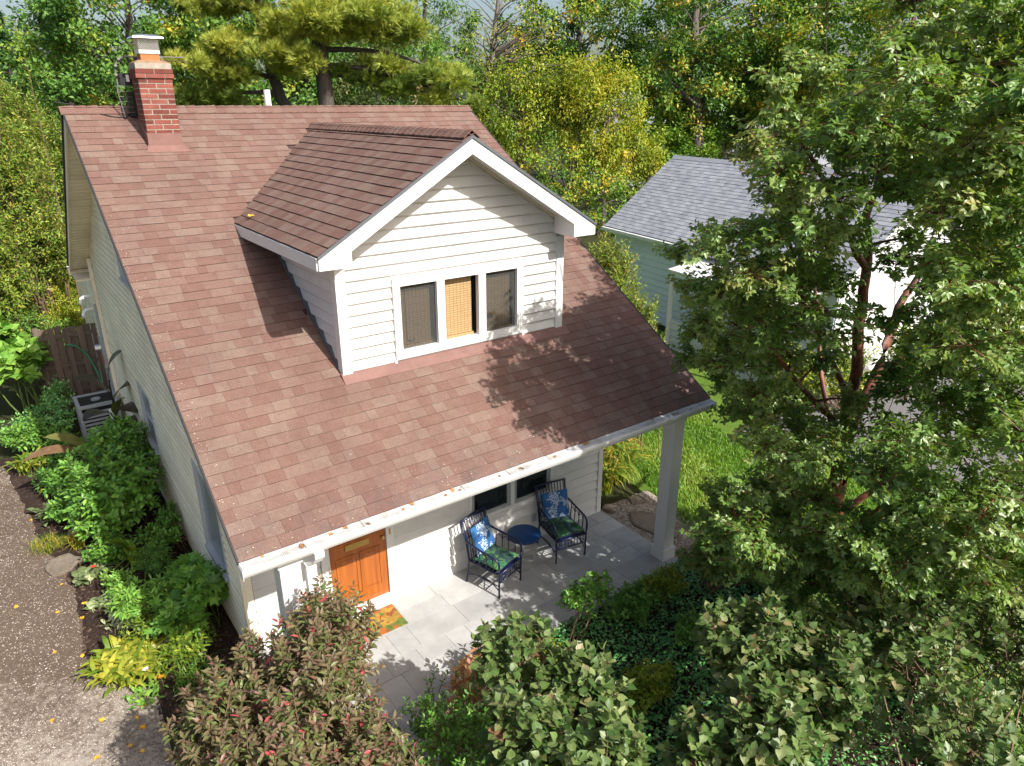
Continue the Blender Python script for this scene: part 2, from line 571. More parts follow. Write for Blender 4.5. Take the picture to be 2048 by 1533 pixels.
# ------------------------------------------------------------------ setting
rs = np.random.RandomState(11)
GZ = -0.10
sheet('ground', [(-500, -500), (500, -500), (500, 500), (-500, 500)], GZ, M_ground)
def wobble(pts, amp=0.12, n=9, seed=1):
    r = random.Random(seed)
    out = []
    for i in range(len(pts)):
        a, b = Vector(pts[i]), Vector(pts[(i + 1) % len(pts)])
        for k in range(n):
            p = a.lerp(b, k / n)
            out.append((p.x + r.uniform(-amp, amp), p.y + r.uniform(-amp, amp)))
    return out
DRIVE = [(-9, -9), (-0.9, -9), (-0.85, 2.0), (-1.0, 2.6), (-1.45, 3.3), (-1.35, 5.0), (-1.62, 6.4), (-1.75, 8.0), (-2.0, 10.3), (-9, 12)]
sheet('gravel_driveway', wobble(DRIVE, 0.06, 9, 3), GZ + 0.008, M_gravel)
sheet('mulch_bed', [(-1.75, 1.2), (0.36, 1.2), (0.36, 10.5), (-2.2, 10.7)], GZ + 0.004, M_mulch)
sheet('front_bed', [(-0.8, -9), (5.0, -9), (8.0, -3.2), (6.9, -0.2), (6.7, 0.05), (-0.2, 0.05), (-0.8, 1.2)], GZ + 0.004, M_mulch)
sheet('lawn', [(6.9, -2.5), (9.5, -4.2), (9.0, -9), (13.0, -9), (13.0, -5.5), (11.6, -1.0), (11.2, 2.6), (14.8, 3.2), (16.2, 12.3), (16.5, 24), (7.5, 24), (7.0, 4.6), (7.9, 3.2), (7.6, 1.5), (7.0, 0.3)], GZ + 0.008, M_lawnbase)
sheet('asphalt_drive', [(11.4, 2.5), (12.3, -1.0), (12.8, -4), (13, -16), (22, -16), (22, 1.2), (15, 2.3)], GZ + 0.012, M_asphalt)
sheet('gravel_strip', wobble([(6.42, 0.0), (7.55, 0.35), (7.75, 1.9), (6.46, 1.9)], 0.04, 6, 5), GZ + 0.02, M_gravel)

# loose pebbles on the drive, real and joined
def pebbles(name, n, xr, yr, z, inside, m, size=(0.006, 0.016), seed=1):
    r = np.random.RandomState(seed)
    P = np.stack([r.uniform(*xr, n), r.uniform(*yr, n), np.full(n, z)], 1)
    P = P[[inside(p) for p in P]]
    n = len(P)
    T = np.array([(1, 0, 0), (0, 1, 0), (-1, 0, 0), (0, -1, 0), (0, 0, 0.8)], float)
    F = np.array([(0, 1, 4), (1, 2, 4), (2, 3, 4), (3, 0, 4)])
    s = r.uniform(*size, n)
    th = r.uniform(0, 6.28, n)
    c, q = np.cos(th), np.sin(th)
    e = r.uniform(0.6, 1.3, n)
    X = T[None, :, 0] * s[:, None]
    Y = T[None, :, 1] * (s * e)[:, None]
    V = np.stack([P[:, None, 0] + X * c[:, None] - Y * q[:, None], P[:, None, 1] + X * q[:, None] + Y * c[:, None], P[:, None, 2] + T[None, :, 2] * s[:, None] * r.uniform(.5, 1.1, n)[:, None]], 2)
    FF = (F[None] + (np.arange(n) * 5)[:, None, None]).reshape(-1, 3)
    o = npobj(name, V.reshape(-1, 3), FF, m, None, np.repeat(r.rand(n), 4))
    o['kind'] = 'stuff'
    return o
M_pebble = tinted('pebble', [(0, (0.12, 0.095, 0.075, 1)), (0.55, (0.32, 0.27, 0.225, 1)), (0.9, (0.42, 0.38, 0.33, 1)), (1, (0.54, 0.50, 0.45, 1))], 0.9, 0.15, 0.15, 90, 0.2, 0.8, 0.1)
def in_poly(poly):
    P = [(p[0], p[1]) for p in poly]
    def f(p):
        x, y = p[0], p[1]
        c = False
        j = len(P) - 1
        for i in range(len(P)):
            if (P[i][1] > y) != (P[j][1] > y) and x < (P[j][0] - P[i][0]) * (y - P[i][1]) / (P[j][1] - P[i][1]) + P[i][0]:
                c = not c
            j = i
        return c
    return f
_in = in_poly(DRIVE)
_pr = random.Random(9)
pebbles('loose_gravel', 42000, (-3.2, -0.8), (0.0, 10.5), GZ + 0.009, lambda p: _in(p) and _pr.random() < (1.0 if p[1] < 2.6 else .42), M_pebble, (0.004, 0.0125), 4)
pebbles('strip_gravel', 3500, (6.42, 7.7), (0.0, 1.9), GZ + 0.021, lambda p: True, M_pebble, (0.008, 0.02), 6)
M_chip = tinted('bark_chip', [(0, (0.015, 0.010, 0.008, 1)), (0.7, (0.05, 0.032, 0.024, 1)), (1, (0.13, 0.09, 0.065, 1))], 0.95, 0.1, 0.2, 60, 0.1, 2, 0.2)
pebbles('mulch_chips', 9000, (-1.5, 0.4), (1.3, 10.4), GZ + 0.006, lambda p: not in_poly(DRIVE)(p), M_chip, (0.012, 0.035), 8)

# ------------------------------------------------------------------ patio
patio = MB().box(0.30, 6.47, -0.05, 1.80, GZ, -0.006).box(1.30, 2.75, -3.0, -0.05, GZ, -0.006).build('patio', M_grout)
structure(patio)
row_y = -0.05
k = 0
def tile(x0, x1, y0, y1):
    g = 0.0025
    MB().hexa([(x0 + g, y0 + g, -0.031), (x1 - g, y0 + g, -0.031), (x1 - g, y1 - g, -0.031), (x0 + g, y1 - g, -0.031)],
              [(x0 + g + .002, y0 + g + .002, 0), (x1 - g - .002, y0 + g + .002, 0), (x1 - g - .002, y1 - g - .002, 0), (x0 + g + .002, y1 - g - .002, 0)]).build('paver', M_tile, patio, rnd.random())
for h in (0.46, 0.31, 0.46, 0.31, 0.31):
    x = 0.30
    first = True
    while x < 6.46:
        w = rnd.choice((0.31, 0.46, 0.62, 0.77)) * (0.6 if first else 1)
        first = False
        x1 = min(6.47, x + w)
        if 6.47 - x1 < 0.15:
            x1 = 6.47
        tile(x, x1, row_y, row_y + h)
        x = x1
    row_y += h
row_y = -0.05
for h in (0.46, 0.31, 0.46, 0.46, 0.31, 0.46, 0.46):
    x = 1.30
    while x < 2.74:
        x1 = min(2.75, x + rnd.choice((0.46, 0.62, 0.77)))
        if 2.75 - x1 < 0.2:
            x1 = 2.75
        tile(x, x1, row_y - h, row_y)
        x = x1
    row_y -= h
# ------------------------------------------------------------------ cottage
L, RUN, RISE, HE = 6.80, 6.369, 3.989, 2.674
S = RISE / RUN
RZ = HE + RISE
BY = 11.2                                   # back eave
XW0, XW1, YW, YB = 0.36, 6.435, 1.81, 10.5   # wall planes
def zr(y):
    return HE + S * y if y <= RUN else RZ - S * (y - RUN)

house = thing('cottage', 'small white cottage with brown shingled roof, front dormer and brick chimney', 'house', (3.4, 6.0, 0))

def extr(mb, pts, vec):
    return mb.prism(pts, vec)

# walls: solid body under the roof
und = 0.16
mb = MB()
prof = [(YW + .02, GZ), (YB - .02, GZ), (YB - .02, zr(YB) - und), (RUN, RZ - und), (YW + .02, zr(YW) - und)]
mb.prism([(XW0 + .02, y, z) for y, z in prof], (XW1 - XW0 - .04, 0, 0))
wall = mb.build('wall', M_white, house)

for x_ in (XW0 + .02, XW1 - .04):
    MB().prism([(x_, .03, HE - .175), (x_, YW + .01, HE - .175), (x_, YW + .01, zr(YW) - und), (x_, .03, zr(.03) - und)], (.02, 0, 0)).build('porch_gable', M_cream, house, .6)
# roof decks
mb = MB()
t_ = 0.14
mb.prism([(0, 0.0, HE - .012), (0, RUN, RZ - .012), (0, RUN, RZ - t_), (0, 0.0, HE - t_)], (L, 0, 0))
mb.prism([(0, RUN, RZ - .012), (0, BY, zr(BY) - .012), (0, BY, zr(BY) - t_), (0, RUN, RZ - t_)], (L, 0, 0))
roof = mb.build('roof', M_roofbase, house)
for x in (-0.022, L):
    mb = MB()
    mb.prism([(x, 0.0, HE + .0), (x, RUN, RZ + .0), (x, RUN, RZ - .19), (x, 0.0, HE - .19)], (.022, 0, 0))
    mb.prism([(x, RUN, RZ + .0), (x, BY, zr(BY) + .0), (x, BY, zr(BY) - .19), (x, RUN, RZ - .19)], (.022, 0, 0))
    mb.build('rake_board', M_cream, house, 0.5)
for x in (-0.045, L + .024):
    mb = MB()
    mb.prism([(x, 0.0, HE + .012), (x, RUN, RZ + .012), (x, RUN, RZ - .03), (x, 0.0, HE - .03)], (.021, 0, 0))
    mb.prism([(x, RUN, RZ + .012), (x, BY, zr(BY) + .012), (x, BY, zr(BY) - .05), (x, RUN, RZ - .05)], (.021, 0, 0))
    mb.build('drip_edge', M_drip, house)
# soffit boards under the rake of the back slope, and the porch ceiling
cnt = 0
y = RUN + .05
while y < BY - .1:
    y1 = y + .105
    MB().hexa([(0.0, y, zr(y) - .165), (XW0 + .02, y, zr(y) - .165), (XW0 + .02, y1, zr(y1) - .155), (0.0, y1, zr(y1) - .155)],
              [(0.0, y, zr(y) - .141), (XW0 + .02, y, zr(y) - .141), (XW0 + .02, y1, zr(y1) - .141), (0.0, y1, zr(y1) - .141)]).build('soffit_board', M_cream, house, rnd.random())
    y = y1
MB().box(XW0 + .02, XW1 - .02, 0.021, YW + .018, HE - .175, HE - .16).build('porch_ceiling', M_white, house)
MB().box(0.02, L - .02, -0.002, 0.02, HE - .185, HE - .142).build('fascia', M_white, house)
MB().box(-.05, .02, 11.2, 11.42, zr(BY) - .24, zr(BY) - .08).box(.02, L, 11.2, 11.36, zr(BY) - .22, zr(BY) - .08).build('back_gutter', M_cream, house, .3)
MB().box(0.0, XW0 + .2, YB, BY, zr(BY) - .25, zr(BY) - .215).build('soffit_return', M_cream, house, .2)

# ---- shingles
tabs = []      # (u0,u1,v0,plane index)
def tab_geom(O, U, Vv, N, u0, u1, v0, ex, th0=0.010, lap=0.05):
    g = 0.0008
    pts = []
    for n_, vv, hh in ((0, 0, 0), (0, 1, 0)):
        pass
    lo, hi = v0, v0 + ex + lap
    a = [O + U * (u0 + g) + Vv * lo + N * 0.0, O + U * (u1 - g) + Vv * lo + N * 0.0, O + U * (u1 - g) + Vv * hi - N * 0.004, O + U * (u0 + g) + Vv * hi - N * 0.004]
    b = [O + U * (u0 + g) + Vv * lo + N * th0, O + U * (u1 - g) + Vv * lo + N * th0, O + U * (u1 - g) + Vv * hi + N * 0.001, O + U * (u0 + g) + Vv * hi + N * 0.001]
    return a, b
BOXF = [(4, 5, 6, 7), (0, 1, 5, 4), (1, 2, 6, 5), (3, 0, 4, 7)]
def shingle_plane(O, U, Vv, N, slope_len, ex, urange, skip=None, wch=(0.12, 0.16, 0.2, 0.26, 0.31, 0.36), seed=3, th=(0.007, 0.012)):
    r = random.Random(seed)
    out = []
    nrow = int(math.ceil(slope_len / ex))
    last = 0.5
    for i in range(nrow):
        v0 = i * ex
        u, ue = urange(v0 + ex * .5)
        u -= 0.0
        while u < ue - .02:
            w = r.choice(wch)
            u1 = min(ue, u + w)
            if ue - u1 < 0.08:
                u1 = ue
            t = r.random() * .9 + .05
            if abs(t - last) < .15:
                t = (t + .4) % 1.0
            last = t
            mid = O + U * ((u + u1) / 2) + Vv * (v0 + ex / 2)
            if not (skip and skip(mid)):
                a, b = tab_geom(O, U, Vv, N, u, u1, v0 + r.uniform(-.003, .002), min(ex, slope_len - v0), r.uniform(*th))
                out.append((mid, a, b, t))
            u = u1
    return out

DXC, DZA, DYF, DOH, DHW = 3.47, 6.398, 1.591, 0.417, 1.98      # dormer
DZE = 5.218
DS = (DZA - DZE) / DHW
DX0, DX1 = 1.855, 5.205
def zdorm(x):
    return DZA - DS * abs(x - DXC)
def under_dormer(p):
    if DX0 + .05 < p.x < DX1 - .05 and p.y > DYF + .1 and p.z < zdorm(p.x) - .04:
        return True
    return abs(p.x - DXC) < DHW - .1 and p.z < zdorm(p.x) - .05 and p.y > DYF + .1 and p.z > DZE - .02
cs, sn = math.cos(math.atan(S)), math.sin(math.atan(S))
SLEN = math.hypot(RUN, RISE)
main = shingle_plane(Vector((0, 0, HE)), Vector((1, 0, 0)), Vector((0, cs, sn)), Vector((0, -sn, cs)), SLEN, SLEN / 52, lambda v: (-.03, L + .03), under_dormer)
back = shingle_plane(Vector((L, BY, zr(BY))), Vector((-1, 0, 0)), Vector((0, -cs, sn)), Vector((0, sn, cs)), math.hypot(BY - RUN, RZ - zr(BY)), .145, lambda v: (-.03, L + .03), None, seed=5)
DSL = math.hypot(DHW, DZA - DZE)
dc, dsn = DHW / DSL, (DZA - DZE) / DSL
YF = DYF - DOH
def val(v):      # where the dormer course dives under the main roof
    z = DZE + v * dsn
    return (z - HE) / S
OL = Vector((DXC - DHW, YF, DZE))
OR = Vector((DXC + DHW, YF, DZE))
dl = shingle_plane(OL, Vector((0, 1, 0)), Vector((dc, 0, dsn)), Vector((-dsn, 0, dc)), DSL, DSL / 15, lambda v: (-.02, val(v) - YF + .06), None, seed=8, th=(0.012, 0.017), wch=(0.15, 0.16, 0.17, 0.3, 0.16))
dr = shingle_plane(OR, Vector((0, 1, 0)), Vector((-dc, 0, dsn)), Vector((dsn, 0, dc)), DSL, DSL / 15, lambda v: (-.02, val(v) - YF + .06), None, seed=9, wch=(0.15, 0.17, 0.3))
def build_tabs(allt, parent_of, matl, edge, limit=300):
    """the ones that show largest become objects, the rest one joined part"""
    allt = sorted(allt, key=lambda e: (e[1][0] - CAM).length)
    for par, (mid, a, b, t) in allt[:limit]:
        m = MB()
        m.v = [tuple(p) for p in a + b]
        m.f = list(BOXF)
        o = m.build('shingle', matl, par, t)
        o.data.materials.append(edge)
        o.data.polygons.foreach_set('material_index', rnd.choice(([0, 1, 0, 0], [0, 1, 1, 0], [0, 1, 1, 1])))
    rest = allt[limit:]
    V = np.array([[tuple(p) for p in e[1][1] + e[1][2]] for e in rest]).reshape(-1, 3)
    F = (np.array(BOXF)[None] + (np.arange(len(rest)) * 8)[:, None, None]).reshape(-1, 4)
    o = npobj('shingle', V, F, matl, parent_of, np.repeat([e[1][3] for e in rest], 4))
    o.data.materials.append(edge)
    o.data.polygons.foreach_set('material_index', np.array([rnd.choice(([0, 1, 0, 0], [0, 1, 1, 0], [0, 1, 1, 1])) for _ in rest], np.int32).ravel())
    o['kind'] = 'stuff'
    return o

# dormer roof decks
mb = MB()
for s in (-1, 1):
    e = Vector((DXC + s * DHW, YF, DZE - .014)); a = Vector((DXC, YF, DZA - .014))
    ye, ya = (DZE - HE) / S + .1, (DZA - HE) / S + .1
    mb.hexa([e - Vector((0, 0, .09)), a - Vector((0, 0, .09)), Vector((a.x, ya, a.z - .09)), Vector((e.x, ye, e.z - .09))], [e, a, Vector((a.x, ya, a.z)), Vector((e.x, ye, e.z))])
droof = mb.build('dormer_roof', M_roofbase, house)
build_tabs([(roof, e) for e in main + back] + [(droof, e) for e in dl] + [(droof, e) for e in dr], roof, M_shingle, M_sedge)

# ridge caps
def caps(parent, p0, p1, side0, side1, n, w=0.14, lift=0.016):
    p0, p1 = Vector(p0), Vector(p1)
    d = (p1 - p0) / n
    for i in range(n):
        a = p0 + d * i - d * .02
        b = p0 + d * (i + 1) + d * .25
        up = Vector((0, 0, 1))
        h0, h1 = lift + .012, lift
        j = rnd.uniform(-.004, .004)
        A = [a + side0 * w + up * (h0 - .012 + j), a + up * (h0 + .006 + j), a + side1 * w + up * (h0 - .012 + j)]
        B = [b + side0 * w + up * (h1 - .012), b + up * (h1 + .004), b + side1 * w + up * (h1 - .012)]
        lo = Vector((0, 0, -.012))
        m = MB()
        m.v = [tuple(q) for q in A + B + [q + lo for q in A] + [q + lo for q in B]]
        m.f = [(0, 1, 4, 3), (1, 2, 5, 4), (6, 7, 1, 0), (7, 8, 2, 1), (0, 3, 9, 6), (2, 8, 11, 5)]
        m.build('ridge_cap', M_shingle, parent, rnd.random() * .8)
caps(roof, (L + .03, RUN, RZ), (-.03, RUN, RZ), Vector((0, -cs, -sn)), Vector((0, cs, -sn)), 46, 0.155, 0.034)
caps(droof, (DXC, YF - .02, DZA + .012), (DXC, (DZA - HE) / S + .02, DZA + .004), Vector((-dc, 0, -dsn)), Vector((dc, 0, -dsn)), 34, 0.13, 0.035)

# ---- siding boards
def siding(parent, O, U, N, rows, lo, hi, holes, matl, name='siding_board', th=0.016, maxlen=3.7, lap=False):
    """O + U*u + z : boards from lo(z) to hi(z), cut at holes (u0,u1,z0,z1)"""
    Z = Vector((0, 0, 1))
    for (z0, z1) in rows:
        spans = [(z0, z1, None)]
        cuts = sorted({z for h in holes for z in (h[2], h[3]) if z0 + .01 < z < z1 - .01})
        zs = [z0] + cuts + [z1]
        for a, b in zip(zs[:-1], zs[1:]):
            mid = (a + b) / 2
            la, lb, ha, hb = lo(a), lo(b), hi(a), hi(b)
            segs = [(la, lb, ha, hb)]
            for h in holes:
                if h[2] - 1e-4 < mid < h[3] + 1e-4:
                    ns = []
                    for (p, q, r_, s_) in segs:
                        if h[0] > p and h[0] < max(r_, s_):
                            ns.append((p, q, min(h[0], r_), min(h[0], s_)))
                        if h[1] < max(r_, s_) and h[1] > p:
                            ns.append((h[1], h[1], r_, s_))
                        if h[0] <= min(p, q) and h[1] <= min(p, q) or h[0] >= max(r_, s_):
                            ns.append((p, q, r_, s_))
                    segs = ns
            for (p, q, r_, s_) in segs:
                if max(r_, s_) - min(p, q) < .02:
                    continue
                pieces = [(p, q, r_, s_)]
                if r_ - p > maxlen * 1.25:
                    c = p + (r_ - p) * rnd.uniform(.4, .6)
                    pieces = [(p, q, c, c), (c, c, r_, s_)]
                for (p, q, r_, s_) in pieces:
                    f0 = th - (a - z0) / (z1 - z0) * (th - .003)
                    f1 = th - (b - z0) / (z1 - z0) * (th - .003)
                    bk = -.004
                    q0 = 0.022 if a - z0 < .004 and b - a > .05 else 0.0
                    zb = a + q0
                    pb = p + (q - p) * (q0 / (b - a)); rb = r_ + (s_ - r_) * (q0 / (b - a))
                    lo3 = [(p, r_, a, f0 - (.020 if q0 else 0)), (pb, rb, zb, f0), (q, s_, b, f1)]
                    if lap:
                        zc = max(a + (b - a) * .3, min(b - .004, z0 + .58 * (z1 - z0)))
                        k_ = (zc - a) / (b - a)
                        zb = min(zb, zc - .002)
                        pc, rc = p + (q - p) * k_, r_ + (s_ - r_) * k_
                        lo3 = [(p, r_, a, th - .006), (pc, rc, zc, th), (q, s_, b, .003 if b > z1 - .003 else th * .6)]
                    mb_ = MB()
                    for (l_, h_, z_, off) in lo3:
                        mb_.v += [tuple(O + U * l_ + Z * z_ + N * bk), tuple(O + U * h_ + Z * z_ + N * bk), tuple(O + U * h_ + Z * z_ + N * off), tuple(O + U * l_ + Z * z_ + N * off)]
                    mb_.f = [(0, 1, 2, 3), (3, 2, 6, 7), (7, 6, 10, 11), (0, 3, 7, 4), (4, 7, 11, 8), (1, 5, 6, 2), (5, 9, 10, 6), (8, 11, 10, 9)]
                    mb_.build(name, matl, parent, rnd.random())

def rows(z0, z1, e):
    out = []
    z = z0
    while z < z1 - .01:
        out.append((z, min(z1, z + e)))
        z += e
    return out

# front wall under the porch
DOORX0, DOORX1 = 1.47, 2.31
siding(wall, Vector((0, YW, 0)), Vector((1, 0, 0)), Vector((0, -1, 0)), rows(-.03, HE - .17, .172), lambda z: XW0 + .10, lambda z: XW1 - .08,
       [(DOORX0 - .12, DOORX1 + .12, -.2, 2.4), (3.70, 5.32, .80, 2.3)], M_siding, th=.03)
# left wall
WL1 = (2.42, 3.56, .80, 2.20)
WL2 = (6.35, 7.40, 1.0, 2.15)
WL3 = (5.75, 6.75, 4.1, 5.15)
def lo_l(z):
    return max(YW if z < HE - .162 else .03, (z + .17 - HE) / S)
def hi_l(z):
    return min(YB, RUN + (RZ - .17 - z) / S)
siding(wall, Vector((XW0, 0, 0)), Vector((0, 1, 0)), Vector((-1, 0, 0)), rows(GZ + .02, RZ - .4, .118), lo_l, hi_l, [WL1, WL2, WL3], M_cream, th=.034, lap=True)
# right wall (seen only from the side)
mb = MB()
mb.prism([(XW1 - .018, y, z) for y, z in [(YW, GZ), (YB, GZ), (YB, zr(YB) - .17), (RUN, RZ - .17), (YW, zr(YW) - .17)]], (.018, 0, 0))
mb.build('side_cladding', M_siding, house, .5)
# corner posts
mb = MB().box(XW0 - .036, XW0 + .09, YW - .036, YW + .09, GZ, zr(YW) - .2)
mb.build('corner_post', M_cream, house, .8)
MB().box(XW1 - .08, XW1 + .012, YW - .036, YW + .08, GZ, zr(YW) - .2).build('corner_post', M_white, house)
MB().box(XW0 - .02, XW0 + .08, YB + .002, YB + .10, GZ, zr(YB) - .2).build('corner_post', M_cream, house, .9)

# ---- dormer body
DZB = HE + S * DYF
WX0, WX1, WZ0, WZ1 = 2.62, 4.44, 3.83, 4.67       # glazed opening
y0, y1 = DYF + .001, DYF + .10
mb = MB()
mb.box(DX0, WX0, y0, y1, DZB - .2, WZ1)
mb.box(WX1, DX1, y0, y1, DZB - .2, WZ1)
mb.box(WX0, WX1, y0, y1, DZB - .2, WZ0)
def under(x):
    return zdorm(x) - .10
mb.prism([(DX0, y0, WZ1), (DX1, y0, WZ1), (DX1, y0, under(DX1)), (DXC, y0, under(DXC)), (DX0, y0, under(DX0))], (0, .099, 0))
for x in (DX0, DX1 - .08):
    zt = under(DX0)
    mb.prism([(x, y1, HE + S * y1 - .1), (x, y1, zt), (x, (zt - HE) / S + .1, zt)], (.08, 0, 0))
dwall = mb.build('dormer_wall', M_white, house)
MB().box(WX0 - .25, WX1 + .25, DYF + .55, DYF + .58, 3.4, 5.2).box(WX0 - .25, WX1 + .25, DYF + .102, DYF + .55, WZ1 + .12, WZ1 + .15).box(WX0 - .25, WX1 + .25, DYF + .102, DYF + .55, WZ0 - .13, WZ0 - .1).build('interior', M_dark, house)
CX0, CX1, CZ0, CZ1 = 2.535, 4.525, 3.735, 4.762    # outer casing
siding(dwall, Vector((0, DYF, 0)), Vector((1, 0, 0)), Vector((0, -1, 0)), rows(DZB + .02, 6.25, .138),
       lambda z: max(DX0 + .085, DXC - (DZA - .20 - z) / DS) if z > 4.9 else DX0 + .085,
       lambda z: min(DX1 - .085, DXC + (DZA - .20 - z) / DS) if z > 4.9 else DX1 - .085,
       [(CX0, CX1, 3.60, CZ1)], M_siding, th=.034)
siding(dwall, Vector((DX0, 0, 0)), Vector((0, 1, 0)), Vector((-1, 0, 0)), rows(DZB + .02, DZE - .1, .138),
       lambda z: DYF + .09, lambda z: (z - HE) / S + .15, [], M_siding, th=.034)
mb = MB().box(DX0 - .04, DX0 + .085, DYF - .04, DYF + .09, DZB - .05, 5.0)
mb.build('corner_board', M_white, house)
MB().box(DX1 - .085, DX1 + .04, DYF - .04, DYF + .09, DZB - .05, 5.02).build('corner_board', M_white, house)
# dormer front trim: two raking boards with their boxed ends
for s in (-1, 1):
    xo = DXC + s * DHW
    xi = DXC
    yf = YF - .03
    def P(x, z):
        return (x, yf, z)
    mb = MB()
    w = .205
    xe = DXC + s * (DHW - .38)
    pts = [P(xo, DZE - .01), P(xi, DZA - .01), P(xi, DZA - w), P(xe, zdorm(xe) - w), P(xe, DZE - .15), P(xo + s * 0, DZE - .15)]
    if s > 0:
        pts = pts[::-1]
    mb.prism(pts, (0, .03, 0))
    mb.build('raking_board', M_white, house)
    # side fascia and level soffit along the eave
    ye = (DZE - HE) / S + .05
    x0, x1 = (xo - .018, xo + .004) if s < 0 else (xo - .004, xo + .018)
    MB().box(x0, x1, YF, ye, DZE - .15, DZE - .012).build('eave_fascia', M_white, house)
    xa, xb = sorted((xo + (-s) * .025, (DX0 - .018) if s < 0 else (DX1 + .018)))
    MB().box(xa, xb, YF + .002, ye, DZE - .145, DZE - .125).build('eave_soffit', M_white, house)
    # end cap of the boxed eave, facing the gable
    xa, xb = sorted((xe, xe - s * .0 + s * .03))
    MB().box(xa, xb, YF, DYF - .024, DZE - .15, zdorm(xe) - .12).build('boxed_end', M_white, house)
    # sloping soffit under the overhang
    xs = [DXC, xe]
    m2 = MB()
    m2.hexa([(DXC, YF, DZA - .135), (xe, YF, zdorm(xe) - .135), (xe, DYF, zdorm(xe) - .135), (DXC, DYF, DZA - .135)],
            [(DXC, YF, DZA - .106), (xe, YF, zdorm(xe) - .106), (xe, DYF, zdorm(xe) - .106), (DXC, DYF, DZA - .106)])
    m2.build('gable_soffit', M_white, house)
    m3 = MB()
    m3.hexa([(DXC, DYF - .03, DZA - .165), (xe, DYF - .03, zdorm(xe) - .165), (xe, DYF - .0, zdorm(xe) - .165), (DXC, DYF - .0, DZA - .165)],
            [(DXC, DYF - .03, DZA - .137), (xe, DYF - .03, zdorm(xe) - .137), (xe, DYF - .0, zdorm(xe) - .137), (DXC, DYF - .0, DZA - .137)])
    m3.build('gable_molding', M_cream, house, .4)
# dark drip edge on the rake
mb = MB()
for s in (-1, 1):
    xo = DXC + s * (DHW + .01)
    mb.hexa([(xo, YF - .045, DZE - .03), (DXC, YF - .045, DZA - .03), (DXC, YF - .031, DZA - .03), (xo, YF - .031, DZE - .03)],
            [(xo, YF - .045, DZE + .005), (DXC, YF - .045, DZA + .005), (DXC, YF - .031, DZA + .005), (xo, YF - .031, DZE + .005)])
mb.build('dormer_drip_edge', M_greydark, house)
for s_ in (-1, 1):
    x0, x1 = (DX0 - .045, DX0 - .004) if s_ < 0 else (DX1 + .004, DX1 + .03)
    ya, yb = DYF + .09, (DZE - .15 - HE) / S
    MB().prism([(x0, ya, HE + S * ya - .02), (x0, yb, HE + S * yb - .02), (x0, yb, HE + S * yb + .07), (x0, ya, HE + S * ya + .07)], (x1 - x0, 0, 0)).build('cheek_flashing', M_greydark, house)
# painted flashing at the foot of the dormer
mb = MB()
f0, f1 = DYF - .135, DYF - .02
mb.hexa([(DX0 - .06, f0, HE + S * f0 + .008), (DX1 + .12, f0, HE + S * f0 + .008), (DX1 + .12, f1, HE + S * f1 + .008), (DX0 - .06, f1, HE + S * f1 + .008)],
        [(DX0 - .06, f0, HE + S * f0 + .014), (DX1 + .12, f0, HE + S * f0 + .014), (DX1 + .12, f1, HE + S * f1 + .05), (DX0 - .06, f1, HE + S * f1 + .05)])
mb.build('base_flashing', M_pink, house)

# ---- dormer window
win = MB()
yo = DYF - .052
def frame(mb, x0, x1, z0, z1, w, ya, yb):
    mb.box(x0, x0 + w, ya, yb, z0, z1).box(x1 - w, x1, ya, yb, z0, z1).box(x0 + w, x1 - w, ya, yb, z0, z0 + w).box(x0 + w, x1 - w, ya, yb, z1 - w, z1)
    return mb
dwin = frame(MB(), CX0, CX1, CZ0, CZ1, .045, yo, DYF + .0).build('window', M_white, house)
MB().box(CX0, CX1, yo + .014, DYF, DZB + .05, CZ0 - .004).build('apron', M_white, dwin)
MB().box(CX0 - .02, CX0 + .012, DYF - .045, DYF, DZB + .02, CZ0 - .003).box(CX1 - .012, CX1 + .02, DYF - .045, DYF, DZB + .02, CZ0 - .003).build('trim_channel', M_white, dwin)
xs = [CX0 + .045, CX0 + .045 + .633, CX0 + .045 + 1.267, CX1 - .045]
for i in range(3):
    a, b = xs[i], xs[i + 1]
    frame(MB(), a + .002, b - .002, CZ0 + .046, CZ1 - .046, .055, yo + .008, DYF + .03).build('sash', M_white, dwin)
    ga, gb, gz0, gz1 = a + .057, b - .057, CZ0 + .10, CZ1 - .10
    MB().box(ga - .003, gb + .003, DYF + .012, DYF + .016, gz0 - .003, gz1 + .003).build('pane', M_glass_clear if i == 1 else M_glass_screened, dwin)
    bl = MB()
    n = 22
    z = gz0 - .01
    dz = (gz1 + .02 - z) / n
    for k in range(n):
        bl.box(ga + .012, gb - .05 if i != 1 else gb - .045, DYF + .075, DYF + .083, z + k * dz + .0008, z + (k + 1) * dz - .0008)
    bl.box(ga + .012, gb - .03, DYF + .058, DYF + .074, z - .004, z + .045)
    bl.build('blind', M_blind, dwin)
MB().tube([(xs[0] + .16, DYF + .05, CZ1 - .1), (xs[0] + .17, DYF + .05, CZ0 + .2)], .004, 5).tube([(xs[0] + .17, DYF + .05, CZ0 + .2), (xs[0] + .24, DYF + .05, CZ0 + .17), (xs[0] + .28, DYF + .05, CZ0 + .21)], .006, 5).build('blind_cord', M_black, dwin)

